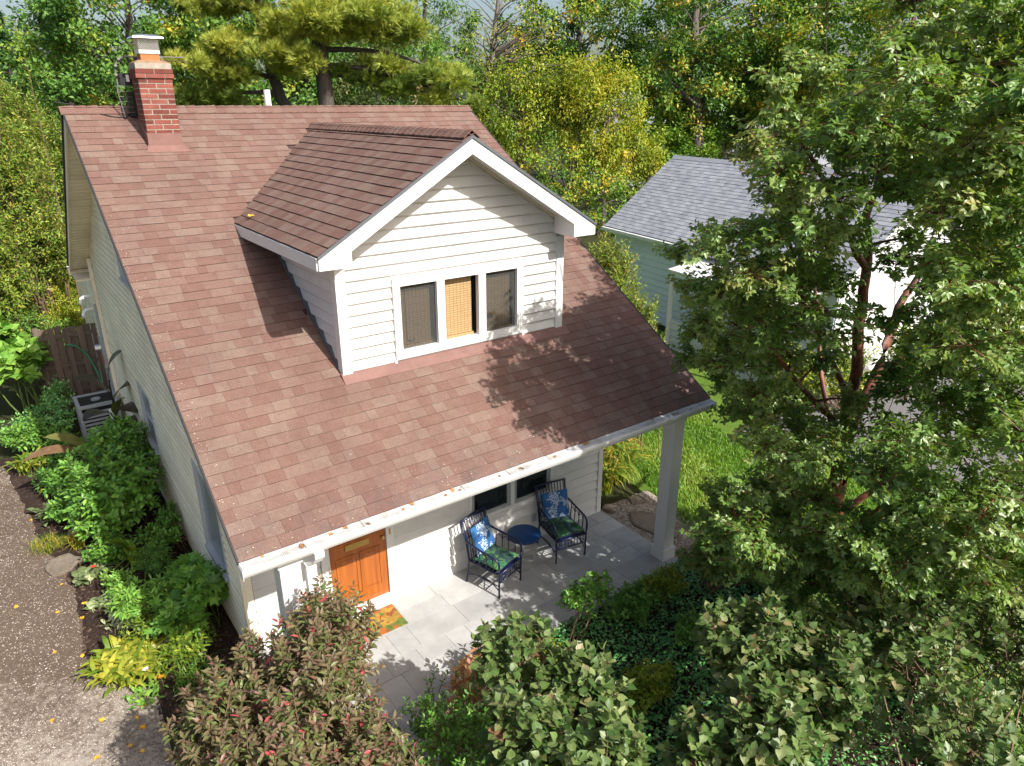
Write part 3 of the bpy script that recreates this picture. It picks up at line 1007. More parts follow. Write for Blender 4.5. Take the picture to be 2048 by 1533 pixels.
# ---- gutter with its perforated guard
def guardmat():
    m, t, b = newmat('perforated_guard')
    w = worldpos(t)
    v = t.nodes.new('ShaderNodeTexVoronoi')
    v.inputs['Scale'].default_value = 62
    v.inputs['Randomness'].default_value = 0.0
    t.links.new(w, v.inputs['Vector'])
    r = ramp(t, [(0.30, (0.22, 0.22, 0.22, 1)), (0.42, (0.56, 0.56, 0.555, 1))])
    t.links.new(v.outputs[0], r.inputs[0])
    n = noise(t, 3.0, 5, .7, w)
    r2 = ramp(t, [(0.35, (0.62, 0.58, 0.52, 1)), (0.55, (1, 1, 1, 1))])
    t.links.new(n.outputs[0], r2.inputs[0])
    c = mixc(t, 1.0, r.outputs[0], r2.outputs[0], 'MULTIPLY')
    t.links.new(c, b.inputs['Base Color'])
    b.inputs['Roughness'].default_value = 0.5
    return m
M_guard = guardmat()
GX0, GX1 = -0.035, L + .035
prof = [(0.0, HE - .02), (0.0, HE - .14), (-.075, HE - .14), (-.10, HE - .10), (-.108, HE - .075), (-.13, HE - .06), (-.132, HE - .028), (-.12, HE - .020), (-.122, HE - .055), (-.012, HE - .12), (-.012, HE - .02)]
mb = MB()
mb.prism([(GX0, y, z) for y, z in prof], (GX1 - GX0, 0, 0))
mb.box(GX0 - .004, GX0, -.13, 0, HE - .135, HE - .022).box(GX1, GX1 + .004, -.13, 0, HE - .135, HE - .022)
gutter = mb.build('gutter', M_white, house)
mb = MB()
n = 11
for i in range(n):
    a = GX0 + (GX1 - GX0) * i / n + .003
    b = GX0 + (GX1 - GX0) * (i + 1) / n - .003
    j = rnd.uniform(-.003, .003)
    MB().hexa([(a, -.123, HE - .022 + j), (b, -.123, HE - .022 + j), (b, .012, HE - .006), (a, .012, HE - .006)],
              [(a, -.123, HE - .018 + j), (b, -.123, HE - .018 + j), (b, .012, HE - .002), (a, .012, HE - .002)]).build('guard_panel', M_guard, gutter)

# grit and flecks of lichen gathered on the roof edge
rd = NRD = np.random.RandomState(61)
n = 420
xs_ = np.where(rd.rand(n) < .45, np.abs(rd.randn(n)) * .07, rd.rand(n) * L)
ys_ = np.where(xs_ < .2, rd.rand(n) * 4.5, np.abs(rd.randn(n)) * .22 + .01)
T_ = np.array([(1, 0, 0), (-.5, .8, 0), (-.5, -.8, 0), (0, 0, .6)])
sz_ = rd.uniform(.004, .011, n)
V_ = np.stack([xs_, ys_, HE + S * ys_ + .010], 1)[:, None] + T_[None] * sz_[:, None, None]
F_ = (np.array([(0, 1, 3), (1, 2, 3), (2, 0, 3)])[None] + (np.arange(n) * 4)[:, None, None]).reshape(-1, 3)
M_grit = tinted('roof_grit', [(0, (0.16, 0.13, 0.11, 1)), (.6, (0.42, 0.37, 0.30, 1)), (1, (0.60, 0.55, 0.46, 1))], .9, .1, .1, 60, .1, 3, 0)
grit = npobj('roof_grit', V_.reshape(-1, 3), F_, M_grit, roof, np.repeat(rd.rand(n), 3))
grit['kind'] = 'stuff'
# ---- posts and downspout
def post(x, y):
    p = MB().box(x, x + .22, y, y + .22, 0.20, HE - .176).build('porch_post', M_white, house, bevel=.006)
    MB().box(x - .025, x + .245, y - .025, y + .245, 0, .20).build('post_base', M_white, p, bevel=.006)
    MB().box(x - .02, x + .24, y - .02, y + .24, HE - .30, HE - .177).build('post_cap', M_white, p, bevel=.006)
post(6.225, 0.10)
post(0.36, 0.10)
ds = MB()
x = .72
def rect_tube(mb, pts, w, d):
    for i in range(len(pts) - 1):
        a, b = Vector(pts[i]), Vector(pts[i + 1])
        mb.hexa([(a.x - w, a.y - d, a.z), (a.x + w, a.y - d, a.z), (a.x + w, a.y + d, a.z), (a.x - w, a.y + d, a.z)][::-1],
                [(b.x - w, b.y - d, b.z), (b.x + w, b.y - d, b.z), (b.x + w, b.y + d, b.z), (b.x - w, b.y + d, b.z)][::-1])
    return mb
rect_tube(ds, [(x, -.065, HE - .141), (x, -.065, HE - .20), (x - .02, -.02, HE - .27), (x - .05, .05, HE - .32)], .05, .035)
rect_tube(ds, [(x - .06, .06, HE - .322), (x - .06, .07, .25), (x - .06, -.08, .1)], .052, .042)
ds.build('downspout', M_white, house)

# ---- front door
dz0, dz1 = .15, 2.18
mb = MB()
mb.box(DOORX0 - .115, DOORX0 + .0, YW - .05, YW + .02, -.0, dz1 + .12).box(DOORX1 + .0, DOORX1 + .115, YW - .05, YW + .02, -.0, dz1 + .12).box(DOORX0, DOORX1, YW - .05, YW + .02, dz1, dz1 + .12)
mb.build('door_casing', M_white, house)
MB().box(DOORX0 + .001, DOORX1 - .001, YW - .075, YW + .02, .0, dz0).build('door_sill', M_white, house)
door = MB().box(DOORX0 + .003, DOORX1 - .003, YW - .012, YW + .019, dz0 + .002, dz1 - .002).build('door', M_door, house)
for z0, z1 in ((.36, .98), (1.22, 2.0)):
    for x0, x1 in ((DOORX0 + .11, DOORX0 + .385), (DOORX1 - .385, DOORX1 - .11)):
        if z1 > 1.1:
            z0b = 1.24
        a = [(x0, YW - .0125, z0), (x1, YW - .0125, z0), (x1, YW - .0125, z1), (x0, YW - .0125, z1)]
        m_ = .02
        mb = MB()
        frame(mb, x0 - .018, x1 + .018, z0 - .018, z1 + .018, .018, YW - .024, YW - .013)
        b_ = [(x0 + .05, YW - .022, z0 + .05), (x1 - .05, YW - .022, z0 + .05), (x1 - .05, YW - .022, z1 - .05), (x0 + .05, YW - .022, z1 - .05)]
        mb.poly([(x0 + .012, YW - .0128, z0 + .012), (x1 - .012, YW - .0128, z0 + .012), (x1 - .012, YW - .0128, z1 - .012), (x0 + .012, YW - .0128, z1 - .012)] + b_,
                [(4, 5, 6, 7), (0, 1, 5, 4), (1, 2, 6, 5), (2, 3, 7, 6), (3, 0, 4, 7)])
        mb.build('panel', M_door, door)
mb = MB().box(1.705, 2.055, YW - .03, YW - .0122, 1.085, 1.17)
mb.build('mail_slot', M_brass, door, bevel=.004)
kn = MB()
kn.tube([(2.25, YW - .012, 1.13), (2.25, YW - .05, 1.13)], .014, 10)
kn.tube([(2.25, YW - .045, 1.13), (2.25, YW - .052, 1.13), (2.25, YW - .07, 1.13), (2.25, YW - .085, 1.13), (2.25, YW - .092, 1.13)], [.012, .026, .032, .026, .008], 12)
kn.build('knob', M_brass, door, smooth=True)
MB().box(2.353, 2.375, YW - .062, YW - .0502, 1.13, 1.22).build('doorbell', M_brass, house)

# ---- front window
fw = frame(MB(), 3.70, 5.32, .78, 2.30, .045, YW - .045, YW + .005)
fw.box(4.475, 4.545, YW - .045, YW + .005, .825, 2.255).box(3.66, 5.36, YW - .06, YW - .001, .745, .779)
fwin = fw.build('window', M_white, house)
for a, b in ((3.747, 4.473), (4.547, 5.273)):
    frame(MB(), a, b, .827, 2.253, .055, YW - .021, YW + .001).box(a + .056, b - .056, YW - .02, YW + .001, 1.50, 1.55).build('sash', M_screen, fwin)
    MB().box(a + .056, b - .056, YW - .004, YW + .0015, .883, 2.197).build('pane', M_glass_dark, fwin)
MB().box(4.90, 4.985, YW - .05, YW - .012, .36, .50).build('outlet_cover', M_greymetal, house)
MB().box(4.885, 5.0, YW - .038, YW - .013, .34, .52).build('outlet_plate', M_white, house)

# ---- windows of the left wall
def side_window(y0, y1, z0, z1, matl, double=True):
    x = XW0 - .02
    mb = MB()
    mb.box(x - .02, x + .04, y0, y0 + .06, z0, z1).box(x - .02, x + .04, y1 - .06, y1, z0, z1).box(x - .02, x + .04, y0 + .06, y1 - .06, z1 - .06, z1).box(x - .05, x + .04, y0 + .06, y1 - .06, z0, z0 + .05)
    w = mb.build('window', matl, house)
    zm = (z0 + z1) / 2
    mb = MB()
    for a, b, xo in (((z0 + .052, zm, .012), (zm + .001, z1 - .061, .0)) if double else ((z0 + .052, z1 - .061, .012),)):
        mb.box(x + xo, x + xo + .02, y0 + .062, y0 + .10, a, b).box(x + xo, x + xo + .02, y1 - .10, y1 - .062, a, b).box(x + xo, x + xo + .02, y0 + .10, y1 - .10, a, a + .04).box(x + xo, x + xo + .02, y0 + .10, y1 - .10, b - .04, b)
    mb.build('sash', matl, w)
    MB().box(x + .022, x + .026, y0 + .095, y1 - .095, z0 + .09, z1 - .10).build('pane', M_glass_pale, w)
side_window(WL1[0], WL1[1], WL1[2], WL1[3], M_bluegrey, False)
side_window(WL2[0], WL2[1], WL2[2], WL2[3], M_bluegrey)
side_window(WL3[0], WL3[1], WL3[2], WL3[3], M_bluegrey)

# ---- rear wing beyond the back corner
mb = MB().box(XW0 + .04, XW1 - .3, YB, 15.0, GZ, 3.15)
wing = mb.build('rear_wing', M_white, house)
siding(wing, Vector((XW0 + .02, 0, 0)), Vector((0, 1, 0)), Vector((-1, 0, 0)), rows(GZ + .02, 3.15, .118), lambda z: YB + .11, lambda z: 15.0, [], M_cream, th=.034, maxlen=9, lap=True)
MB().prism([(XW0 + .05, BY + .1, 3.2), (XW0 + .05, 15.0, 3.16), (XW0 + .05, 15.0, 3.22), (XW0 + .05, BY + .1, 3.26)], (5.6, 0, 0)).build('rear_wing_roof', M_roofbase, house)
dsb = MB()
dsb.box(XW0 - .10, XW0 - .035, YB + .03, YB + .11, GZ + .1, zr(YB) - .26)
dsb.build('downspout', M_cream, house, .9)
for z in (2.62, 2.32):
    MB().tube([(XW0 + .05, 12.5, z), (XW0 - .12, 12.5, z), (XW0 - .19, 12.48, z - .03), (XW0 - .22, 12.45, z - .10), (XW0 - .22, 12.44, z - .16)], .042, 10).build('vent_elbow', M_pvc, house, smooth=True)
em = MB().box(XW0 - .13, XW0 - .0, 11.15, 11.45, 1.35, 1.95).build('electric_meter', M_greymetal, house)
MB().tube([(XW0 - .13, 11.3, 1.72), (XW0 - .24, 11.3, 1.72)], [.085, .08], 14).build('meter_dial', M_steel, em)
MB().box(XW0 - .12, XW0 - .0, 11.18, 11.42, .55, 1.2).build('meter_box', M_greymetal, house)
MB().tube([(XW0 - .06, 11.3, 1.95), (XW0 - .06, 11.3, 2.7)], .028, 8).build('conduit', M_greymetal, house)
M_tag = plain('red_tag', (0.55, 0.05, 0.025, 1), 0.5)
MB().box(XW0 - .136, XW0 - .131, 11.12, 11.28, 1.38, 1.60).build('red_tag', M_tag, em)
# vent stack behind the ridge
MB().tube([(3.13, 7.0, 6.1), (3.13, 7.0, 6.96)], .055, 14).build('vent_pipe', M_pvc, house)

# ---- chimney
cx0, cx1, cy0, cy1 = .872, 1.312, 5.541, 5.96
zt = 7.066
core = MB().box(cx0 + .0015, cx1 - .0015, cy0 + .0015, cy1 - .0015, 5.6, zt).box(cx0 - .012, cx1 + .012, cy0 - .012, cy1 + .012, zt, 7.262)
chim = core.build('chimney', M_mortar, house)
bh, joint = .0545, .0132
def brickrow(z, g, offs, y0=cy0, y1=cy1, x0=cx0, x1=cx1):
    wl = (x1 - x0 - joint) / 2
    cuts = [x0, x0 + wl, x0 + wl + joint, x1] if offs else [x0, x0 + wl * .5, x0 + wl * .5 + joint, x0 + wl * 1.5 + joint, x0 + wl * 1.5 + 2 * joint, x1]
    for i in range(0, len(cuts), 2):
        j = rnd.uniform(-.0015, .0015)
        MB().box(cuts[i], cuts[i + 1], y0 - g + j, y0 + .05, z, z + bh).build('brick', M_brick, chim, rnd.random())
    wl = (y1 - y0 - .052 - 2 * joint) / 2
    cuts = [y0 + .052 + joint, y0 + .052 + joint + wl, y0 + .052 + 2 * joint + wl, y1] if not offs else [y0 + .052 + joint, y0 + .052 + joint + wl * .5, y0 + .052 + 2 * joint + wl * .5, y0 + .052 + joint * 2 + wl * 1.5, y0 + .052 + joint * 3 + wl * 1.5, y1]
    for i in range(0, len(cuts), 2):
        j = rnd.uniform(-.0015, .0015)
        MB().box(x0 - g + j, x0 + .05, cuts[i], cuts[i + 1], z, z + bh).build('brick', M_brick, chim, rnd.random())
        MB().box(x1 - .05, x1 + g + j, cuts[i], cuts[i + 1], z, z + bh).build('brick', M_brick, chim, rnd.random())
z = zt - bh - .004
i = 0
while z > 6.20:
    brickrow(z, .003, i % 2)
    z -= bh + joint
    i += 1
for q, (dz, g) in enumerate(((0, .026), (1, .022), (2, .006))):
    brickrow(zt + .003 + dz * (bh + .008), .0, q % 2, cy0 - g, cy1 + g, cx0 - g, cx1 + g)
mb = MB()
def ring(x0, x1, y0, y1, z):
    return [(x0, y0, z), (x1, y0, z), (x1, y1, z), (x0, y1, z)]
mb.hexa(ring(cx0 - .012, cx1 + .012, cy0 - .012, cy1 + .012, 7.262), ring(cx0 + .06, cx1 - .06, cy0 + .06, cy1 - .06, 7.30))
mb.build('chimney_crown', M_crown, chim)
mxx, mxy = (cx0 + cx1) / 2, (cy0 + cy1) / 2
MB().box(mxx - .125, mxx + .125, mxy - .125, mxy + .125, 7.28, 7.40).build('flue_tile', M_flue, chim, bevel=.01)
capm = MB()
capm.hexa(ring(mxx - .20, mxx + .20, mxy - .20, mxy + .20, 7.575), ring(mxx - .19, mxx + .19, mxy - .19, mxy + .19, 7.595))
capm.hexa(ring(mxx - .19, mxx + .19, mxy - .19, mxy + .19, 7.595), ring(mxx - .12, mxx + .12, mxy - .12, mxy + .12, 7.625))
capm.box(mxx - .135, mxx + .135, mxy - .135, mxy - .128, 7.38, 7.43).box(mxx - .135, mxx + .135, mxy + .128, mxy + .135, 7.38, 7.43).box(mxx - .135, mxx - .128, mxy - .128, mxy + .128, 7.38, 7.43).box(mxx + .128, mxx + .135, mxy - .128, mxy + .128, 7.38, 7.43)
capm.build('chimney_cap', M_steel, chim)
me_ = MB()
h = .131
for k in range(-9, 10):
    for sgn in (-1, 1):
        a = k * .03
        b = a + sgn * .15
        z0, z1 = 7.43, 7.575
        # clip to the side
        def clip(a, b):
            t0, t1 = 0.0, 1.0
            for lim in (-h, h):
                if (a - lim) * (b - lim) < 0:
                    t = (lim - a) / (b - a)
                    if (a < -h and lim == -h) or (a > h and lim == h):
                        t0 = t
                    else:
                        t1 = t
                elif lim == h and min(a, b) > h or lim == -h and max(a, b) < -h:
                    return None
            return t0, t1
        c = clip(a, b)
        if not c:
            continue
        pa, pb = a + (b - a) * c[0], a + (b - a) * c[1]
        za, zb = z0 + (z1 - z0) * c[0], z0 + (z1 - z0) * c[1]
        for f in range(4):
            if f == 0: q = [(mxx + pa, mxy - h, za), (mxx + pb, mxy - h, zb)]
            if f == 1: q = [(mxx - h, mxy + pa, za), (mxx - h, mxy + pb, zb)]
            if f == 2: q = [(mxx + pa, mxy + h, za), (mxx + pb, mxy + h, zb)]
            if f == 3: q = [(mxx + h, mxy + pa, za), (mxx + h, mxy + pb, zb)]
            me_.tube(q, .0035, 3, False)
me_.build('spark_mesh', M_steel, chim)
# flashing apron and side steps
mb = MB()
zb = HE + S * cy0
mb.hexa([(cx0 - .02, cy0 - .016, zb - .02), (cx1 + .02, cy0 - .016, zb - .02), (cx1 + .02, cy0 - .004, zb - .02), (cx0 - .02, cy0 - .004, zb - .02)],
        [(cx0 - .004, cy0 - .012, zb + .20), (cx1 + .004, cy0 - .012, zb + .20), (cx1 + .004, cy0 - .003, zb + .20), (cx0 - .004, cy0 - .003, zb + .20)])
ya = cy0 - .11
mb.hexa([(cx0 - .07, ya, HE + S * ya + .012), (cx1 + .08, ya, HE + S * ya + .012), (cx1 + .02, cy0 - .003, zb + .012), (cx0 - .02, cy0 - .003, zb + .012)],
        [(cx0 - .07, ya, HE + S * ya + .020), (cx1 + .08, ya, HE + S * ya + .020), (cx1 + .02, cy0 - .003, zb + .045), (cx0 - .02, cy0 - .003, zb + .045)])
for x in (cx0 - .012, cx1 + .003):
    mb.prism([(x, cy0 - .004, zb + .02), (x, cy1, HE + S * cy1 + .02), (x, cy1, HE + S * cy1 + .16), (x, cy0 - .004, zb + .19)], (.009, 0, 0))
mb.build('chimney_flashing', M_pink, chim)

# antenna behind the chimney and its cable
ant = thing('antenna', 'weathered grille antenna on a rod behind the brick chimney', 'antenna', (1.0, 6.15, 6.3))
mb = MB()
pts = [(.68, 6.1, 6.88), (.70, 6.1, 7.0), (.70, 6.12, 7.12), (.72, 6.15, 7.24), (.78, 6.18, 7.33), (.88, 6.2, 7.37), (.98, 6.2, 7.36)]
mb.tube(pts, .012, 6)
for i, p in enumerate(pts[2:]):
    p = Vector(p)
    mb.tube([p + Vector((-.005, -.06, 0)), p + Vector((.05, .1, -.05))], .022, 6)
mb.tube([(.68, 6.1, 6.9), (.72, 6.1, 6.55)], .008, 6)
for k in range(6):
    z = 6.62 + k * .07
    mb.tube([(.68, 6.1, z), (.86, 6.12, z - .005)], .005, 5)
mb.build('reflector', M_antenna, ant)
MB().box(.74, .90, 6.1, 6.22, 6.98, 7.14).box(.80, .93, 6.12, 6.24, 6.56, 6.9).build('receiver_box', M_black, ant)
MB().box(.82, .86, 6.09, 6.0995, 7.03, 7.12).build('white_sticker', M_pvc, ant)
MB().tube([(1.0, 6.12, 7.36), (1.66, 6.12, 7.375)], .009, 6).tube([(1.02, 6.15, 5.9), (1.02, 6.15, 7.37)], .018, 8).box(1.30, 1.35, 6.10, 6.14, 7.345, 7.385).build('boom', M_antenna, ant)
cb = MB()
cb.tube([(-.1, 6.45, 6.76), (.12, 6.40, 6.725), (.35, 6.28, 6.625), (.55, 6.18, 6.565), (.72, 6.14, 6.545), (.86, 6.2, 6.62)], .007, 6)
tag(cb.build('roof_cable', M_black), 'thin black cable sagging over the roof ridge to the chimney', 'cable')
# ------------------------------------------------------------------ porch furniture
def print_mat(name, base, fronds, scale, width, white=None):
    m, t, b = newmat(name)
    tc = t.nodes.new('ShaderNodeTexCoord')
    n = noise(t, scale * .9, 3, .55, tc.outputs['Object'])
    mx = add(t, 'ShaderNodeVectorMath', operation='MULTIPLY_ADD')
    mx.inputs[1].default_value = (.35, .35, .35)
    t.links.new(n.outputs['Color'], mx.inputs[0])
    t.links.new(tc.outputs['Object'], mx.inputs[2])
    v = t.nodes.new('ShaderNodeTexVoronoi')
    v.inputs['Scale'].default_value = scale
    t.links.new(mx.outputs[0], v.inputs['Vector'])
    wv = t.nodes.new('ShaderNodeTexWave')
    wv.wave_type = 'RINGS'
    wv.inputs['Scale'].default_value = scale * 1.7
    wv.inputs['Distortion'].default_value = 5.0
    wv.inputs['Detail'].default_value = 1.5
    t.links.new(mx.outputs[0], wv.inputs['Vector'])
    r1 = ramp(t, [(width, (0, 0, 0, 1)), (width + .08, (1, 1, 1, 1))])
    t.links.new(wv.outputs[0], r1.inputs[0])
    rc = ramp(t, [(i / (len(fronds) - 1), c) for i, c in enumerate(fronds)], 'CONSTANT')
    sep = t.nodes.new('ShaderNodeSeparateColor')
    t.links.new(v.outputs['Color'], sep.inputs[0])
    t.links.new(sep.outputs[0], rc.inputs[0])
    c = mixc(t, r1.outputs[0], base, rc.outputs[0])
    t.links.new(c, b.inputs['Base Color'])
    b.inputs['Roughness'].default_value = .85
    return m
M_green_print = print_mat('green_leaf_print', (0.008, 0.012, 0.04, 1), [(0.012, 0.10, 0.03, 1), (0.03, 0.18, 0.045, 1), (0.10, 0.26, 0.05, 1), (0.015, 0.055, 0.03, 1), (0.05, 0.22, 0.09, 1)], 9.0, .42)
M_blue_print = print_mat('blue_fern_print', (0.018, 0.085, 0.24, 1), [(0.62, 0.72, 0.80, 1), (0.03, 0.15, 0.36, 1), (0.55, 0.66, 0.78, 1), (0.02, 0.10, 0.30, 1), (0.70, 0.76, 0.80, 1)], 8.0, .55)

def pad(mb, w, d, h, n=10, puff=1.0):
    """a soft cushion: w x d, h thick, centred, lying flat"""
    k = len(mb.v)
    for sgn in (1, -1):
        for j in range(n + 1):
            for i in range(n + 1):
                u, v = 2 * i / n - 1, 2 * j / n - 1
                e = max(0.0, (1 - abs(u) ** 3.0)) ** .5 * max(0.0, (1 - abs(v) ** 3.0)) ** .5
                wob = .006 * math.sin(5 * u + 2 * v)
                pin = 1 - .05 * (1 - abs(u * v)) * max(abs(u), abs(v)) ** 4
                mb.v.append((u * w / 2 * pin, v * d / 2 * pin, sgn * (.006 + h / 2 * e * puff) + wob * e))
    m = (n + 1) ** 2
    for j in range(n):
        for i in range(n):
            a = k + j * (n + 1) + i
            mb.f.append((a, a + 1, a + n + 2, a + n + 1))
            mb.f.append((m + a, m + a + n + 1, m + a + n + 2, m + a + 1))
    for i in range(n):
        for a, b in ((i, i + 1),):
            mb.f.append((k + a, k + m + a, k + m + b, k + b))
            c, d_ = n * (n + 1) + a, n * (n + 1) + b
            mb.f.append((k + d_, k + m + d_, k + m + c, k + c))
            c, d_ = a * (n + 1), b * (n + 1)
            mb.f.append((k + d_, k + m + d_, k + m + c, k + c))
            c, d_ = a * (n + 1) + n, b * (n + 1) + n
            mb.f.append((k + c, k + m + c, k + m + d_, k + d_))
    return mb

def arc(p0, p1, p2, n=8):
    p0, p1, p2 = Vector(p0), Vector(p1), Vector(p2)
    return [p0 * (1 - t) ** 2 + p1 * 2 * t * (1 - t) + p2 * t * t for t in [i / n for i in range(n + 1)]]

def make_chair(loc, rz, label):
    t = thing('armchair', label, 'chair', loc, rz, 'navy armchairs on the porch')
    r = .0145
    def P(n, pts, rad=r, sides=8):
        return MB().tube(pts, rad, sides).build(n, M_navy, t, local=True, smooth=True)
    for s in (-1, 1):
        # front leg bends over into the arm and runs back to the post
        P('front_leg', [(s * .265, -.275, 0), (s * .27, -.28, .42), (s * .275, -.285, .50)])
        a = [Vector((s * .275, -.285, .50))] + arc((s * .276, -.285, .56), (s * .285, -.275, .66), (s * .29, -.17, .675), 6) + arc((s * .29, -.10, .68), (s * .29, .12, .70), (s * .275, .335, .74), 5)
        P('arm', a, .016)
        P('back_leg', [(s * .245, .36, 0), (s * .25, .30, .40), (s * .262, .335, .72), (s * .272, .42, 1.03)])
        for k, y in enumerate((-.17, -.05, .07, .19)):
            P('arm_spindle', [(s * .262, y, .40), (s * .275, y, .55), (s * .288, y + .01, .685)], .008, 6)
        for y in (-.17, -.05, .07):
            P('arm_loop', arc((s * .272, y, .60), (s * .286, y + .06, .705), (s * .272, y + .12, .60), 6), .007, 6)
        P('side_rail', [(s * .265, -.28, .40), (s * .25, .30, .40)], .013)
        P('side_stretcher', arc((s * .265, -.277, .12), (s * .25, .02, .33), (s * .246, .345, .13), 8), .009, 6)
        P('low_rail', [(s * .265, -.277, .20), (s * .248, .335, .20)], .009, 6)
        P('front_brace', [(s * .262, -.278, .27), (s * .10, -.285, .385)], .008, 6)
    P('front_rail', [(-.27, -.28, .40), (.27, -.28, .40)], .014)
    P('front_low_rail', [(-.265, -.278, .25), (.265, -.278, .25)], .010, 6)
    P('back_rail', [(-.25, .30, .40), (.25, .30, .40)], .013)
    P('top_rail', [(-.285, .42, 1.03), (0, .43, 1.035), (.285, .42, 1.03)], .018)
    P('mid_rail', [(-.262, .345, .76), (.262, .345, .76)], .010, 6)
    for k in range(9):
        x = -.22 + k * .055
        P('front_spindle', [(x, -.279, .25), (x, -.281, .40)], .0065, 6)
    for k in range(10):
        x = -.2295 + k * .051
        P('back_spindle', [(x, .302, .40), (x * 1.02, .34, .74), (x * 1.07, .425, 1.03)], .0085, 6)
    for k in range(8):
        MB().box(-.25, .25, -.265 + k * .07, -.22 + k * .07, .398, .412).build('seat_slat', M_navy, t, local=True)
    return t
def cushion(chair_loc, rz, name, label, matl, w, d, h, loc, tilt, roll=0.0, seed=0):
    rt = thing(name, label, 'cushion', chair_loc, rz)
    o = pad(MB(), w, d, h).build('cushion_cover', matl, rt, local=True, smooth=True)
    o.location = loc
    o.rotation_euler = (tilt, 0, roll)
    return rt
CH1 = ((3.79, 1.235, 0), math.atan2(.16, .51))
CH2 = ((5.13, 1.275, 0), math.atan2(-.09, .55))
for (loc, rz), n, w2 in ((CH1, 'nearer the door', 'left'), (CH2, 'at the far end of the porch', 'right')):
    make_chair(loc, rz, 'navy rattan armchair with slatted back, ' + ('left of the round blue table' if w2 == 'left' else 'right of the round blue table'))
    cushion(loc, rz, 'seat_cushion', 'dark green leaf print seat cushion on the chair ' + ('left' if w2 == 'left' else 'right') + ' of the table', M_green_print, .50, .52, .085, (0, -.005, .462), 0)
    cushion(loc, rz, 'back_cushion', 'blue and white fern print pillow leaning in the chair ' + ('left' if w2 == 'left' else 'right') + ' of the table', M_blue_print, .46, .46, .13, (0.01, .235, .715), R(72), R(4 if w2 == 'left' else -5))
tb = thing('side_table', 'small round blue side table on thin wire legs between two navy chairs', 'table', (4.445, 1.385, 0))
MB().disc((4.445, 1.385), .265, .505, .525).build('table_top', M_bluetop, tb, bevel=.005)
MB().disc((4.445, 1.385), .258, .488, .504).build('rim', M_navy, tb)
for k in range(3):
    th = R(60 + 120 * k)
    c, s = math.cos(th), math.sin(th)
    cx, cy = 4.445 + .15 * c, 1.385 + .15 * s
    fx, fy = 4.445 + .19 * c, 1.385 + .19 * s
    MB().tube([(cx - s * .05, cy + c * .05, .489), (fx - s * .012, fy + c * .012, .008), (fx + s * .012, fy - c * .012, .008), (cx + s * .05, cy - c * .05, .489)], .005, 6).build('leg', M_wire, tb)

def mat_print():
    m, t, b = newmat('autumn_leaf_doormat')
    w = worldpos(t)
    v = t.nodes.new('ShaderNodeTexVoronoi')
    v.inputs['Scale'].default_value = 10.0
    n = noise(t, 14.0, 5, .7, w)
    mx = add(t, 'ShaderNodeVectorMath', operation='MULTIPLY_ADD')
    mx.inputs[1].default_value = (.20, .20, .0)
    t.links.new(n.outputs['Color'], mx.inputs[0])
    t.links.new(w, mx.inputs[2])
    t.links.new(mx.outputs[0], v.inputs['Vector'])
    sep = t.nodes.new('ShaderNodeSeparateColor')
    t.links.new(v.outputs['Color'], sep.inputs[0])
    r = ramp(t, [(0, (0.34, 0.105, 0.018, 1)), (.25, (0.29, 0.18, 0.03, 1)), (.5, (0.10, 0.14, 0.025, 1)), (.72, (0.36, 0.21, 0.035, 1)), (.88, (0.20, 0.06, 0.015, 1))], 'CONSTANT')
    t.links.new(sep.outputs[0], r.inputs[0])
    rd = ramp(t, [(0.0, (.65, .65, .65, 1)), (.5, (1.1, 1.1, 1.1, 1))])
    t.links.new(v.outputs['Distance'], rd.inputs[0])
    c = mixc(t, 1.0, r.outputs[0], rd.outputs[0], 'MULTIPLY')
    t.links.new(c, b.inputs['Base Color'])
    b.inputs['Roughness'].default_value = .95
    n2 = noise(t, 250, 2, .5, w)
    bumpit(t, b, n2.outputs[0], .6, .004)
    return m
tag(MB().box(1.44, 2.285, 1.20, 1.70, .001, .014).build('doormat', mat_print(), bevel=.004), 'orange and green leaf patterned doormat in front of the wooden door', 'doormat')
# ------------------------------------------------------------------ neighbour's garage
gar = thing('garage', 'pale blue sided garage with grey shingled roof beside the cottage', 'garage', (17.5, 7.3, 0))
th = -1.719
u = Vector((math.cos(th), math.sin(th), 0)); nn = Vector((-math.sin(th), math.cos(th), 0))
E0 = Vector((16.355, 12.356, 0)); GL, GW, GZR, GZE = 9.86, 2.866, 4.994, 2.75
M_blueside = tinted('pale_blue_siding', [(0, (0.58, 0.65, 0.69, 1)), (1, (0.63, 0.70, 0.735, 1))], 0.55, .3, .05, 40, .08, 1, .05)
def G(a, b, z):
    p = E0 + u * a + nn * b
    return Vector((p.x, p.y, z))
ov = .28
mb = MB()
mb.prism([G(ov, ov, GZ), G(ov, 2 * GW - ov, GZ), G(ov, 2 * GW - ov, GZE + .02), G(ov, GW, GZR - .18), G(ov, ov, GZE + .02)], u * (GL - 2 * ov))
gw = mb.build('wall', M_blueside, gar, .5)
mb = MB()
mb.hexa([G(0, 0, GZE - .13), G(GL, 0, GZE - .13), G(GL, GW, GZR - .13), G(0, GW, GZR - .13)], [G(0, 0, GZE), G(GL, 0, GZE), G(GL, GW, GZR), G(0, GW, GZR)])
mb.hexa([G(0, 2 * GW, GZE - .13), G(GL, 2 * GW, GZE - .13), G(GL, GW, GZR - .13), G(0, GW, GZR - .13)], [G(0, 2 * GW, GZE), G(GL, 2 * GW, GZE), G(GL, GW, GZR), G(0, GW, GZR)])
groof = mb.build('roof', M_gshingle, gar, .3)
gs = math.hypot(GW, GZR - GZE)
Vv = (nn * GW + Vector((0, 0, GZR - GZE))) / gs
Nn = (nn * -(GZR - GZE) + Vector((0, 0, GW))) / gs
if Nn.z < 0: Nn = -Nn
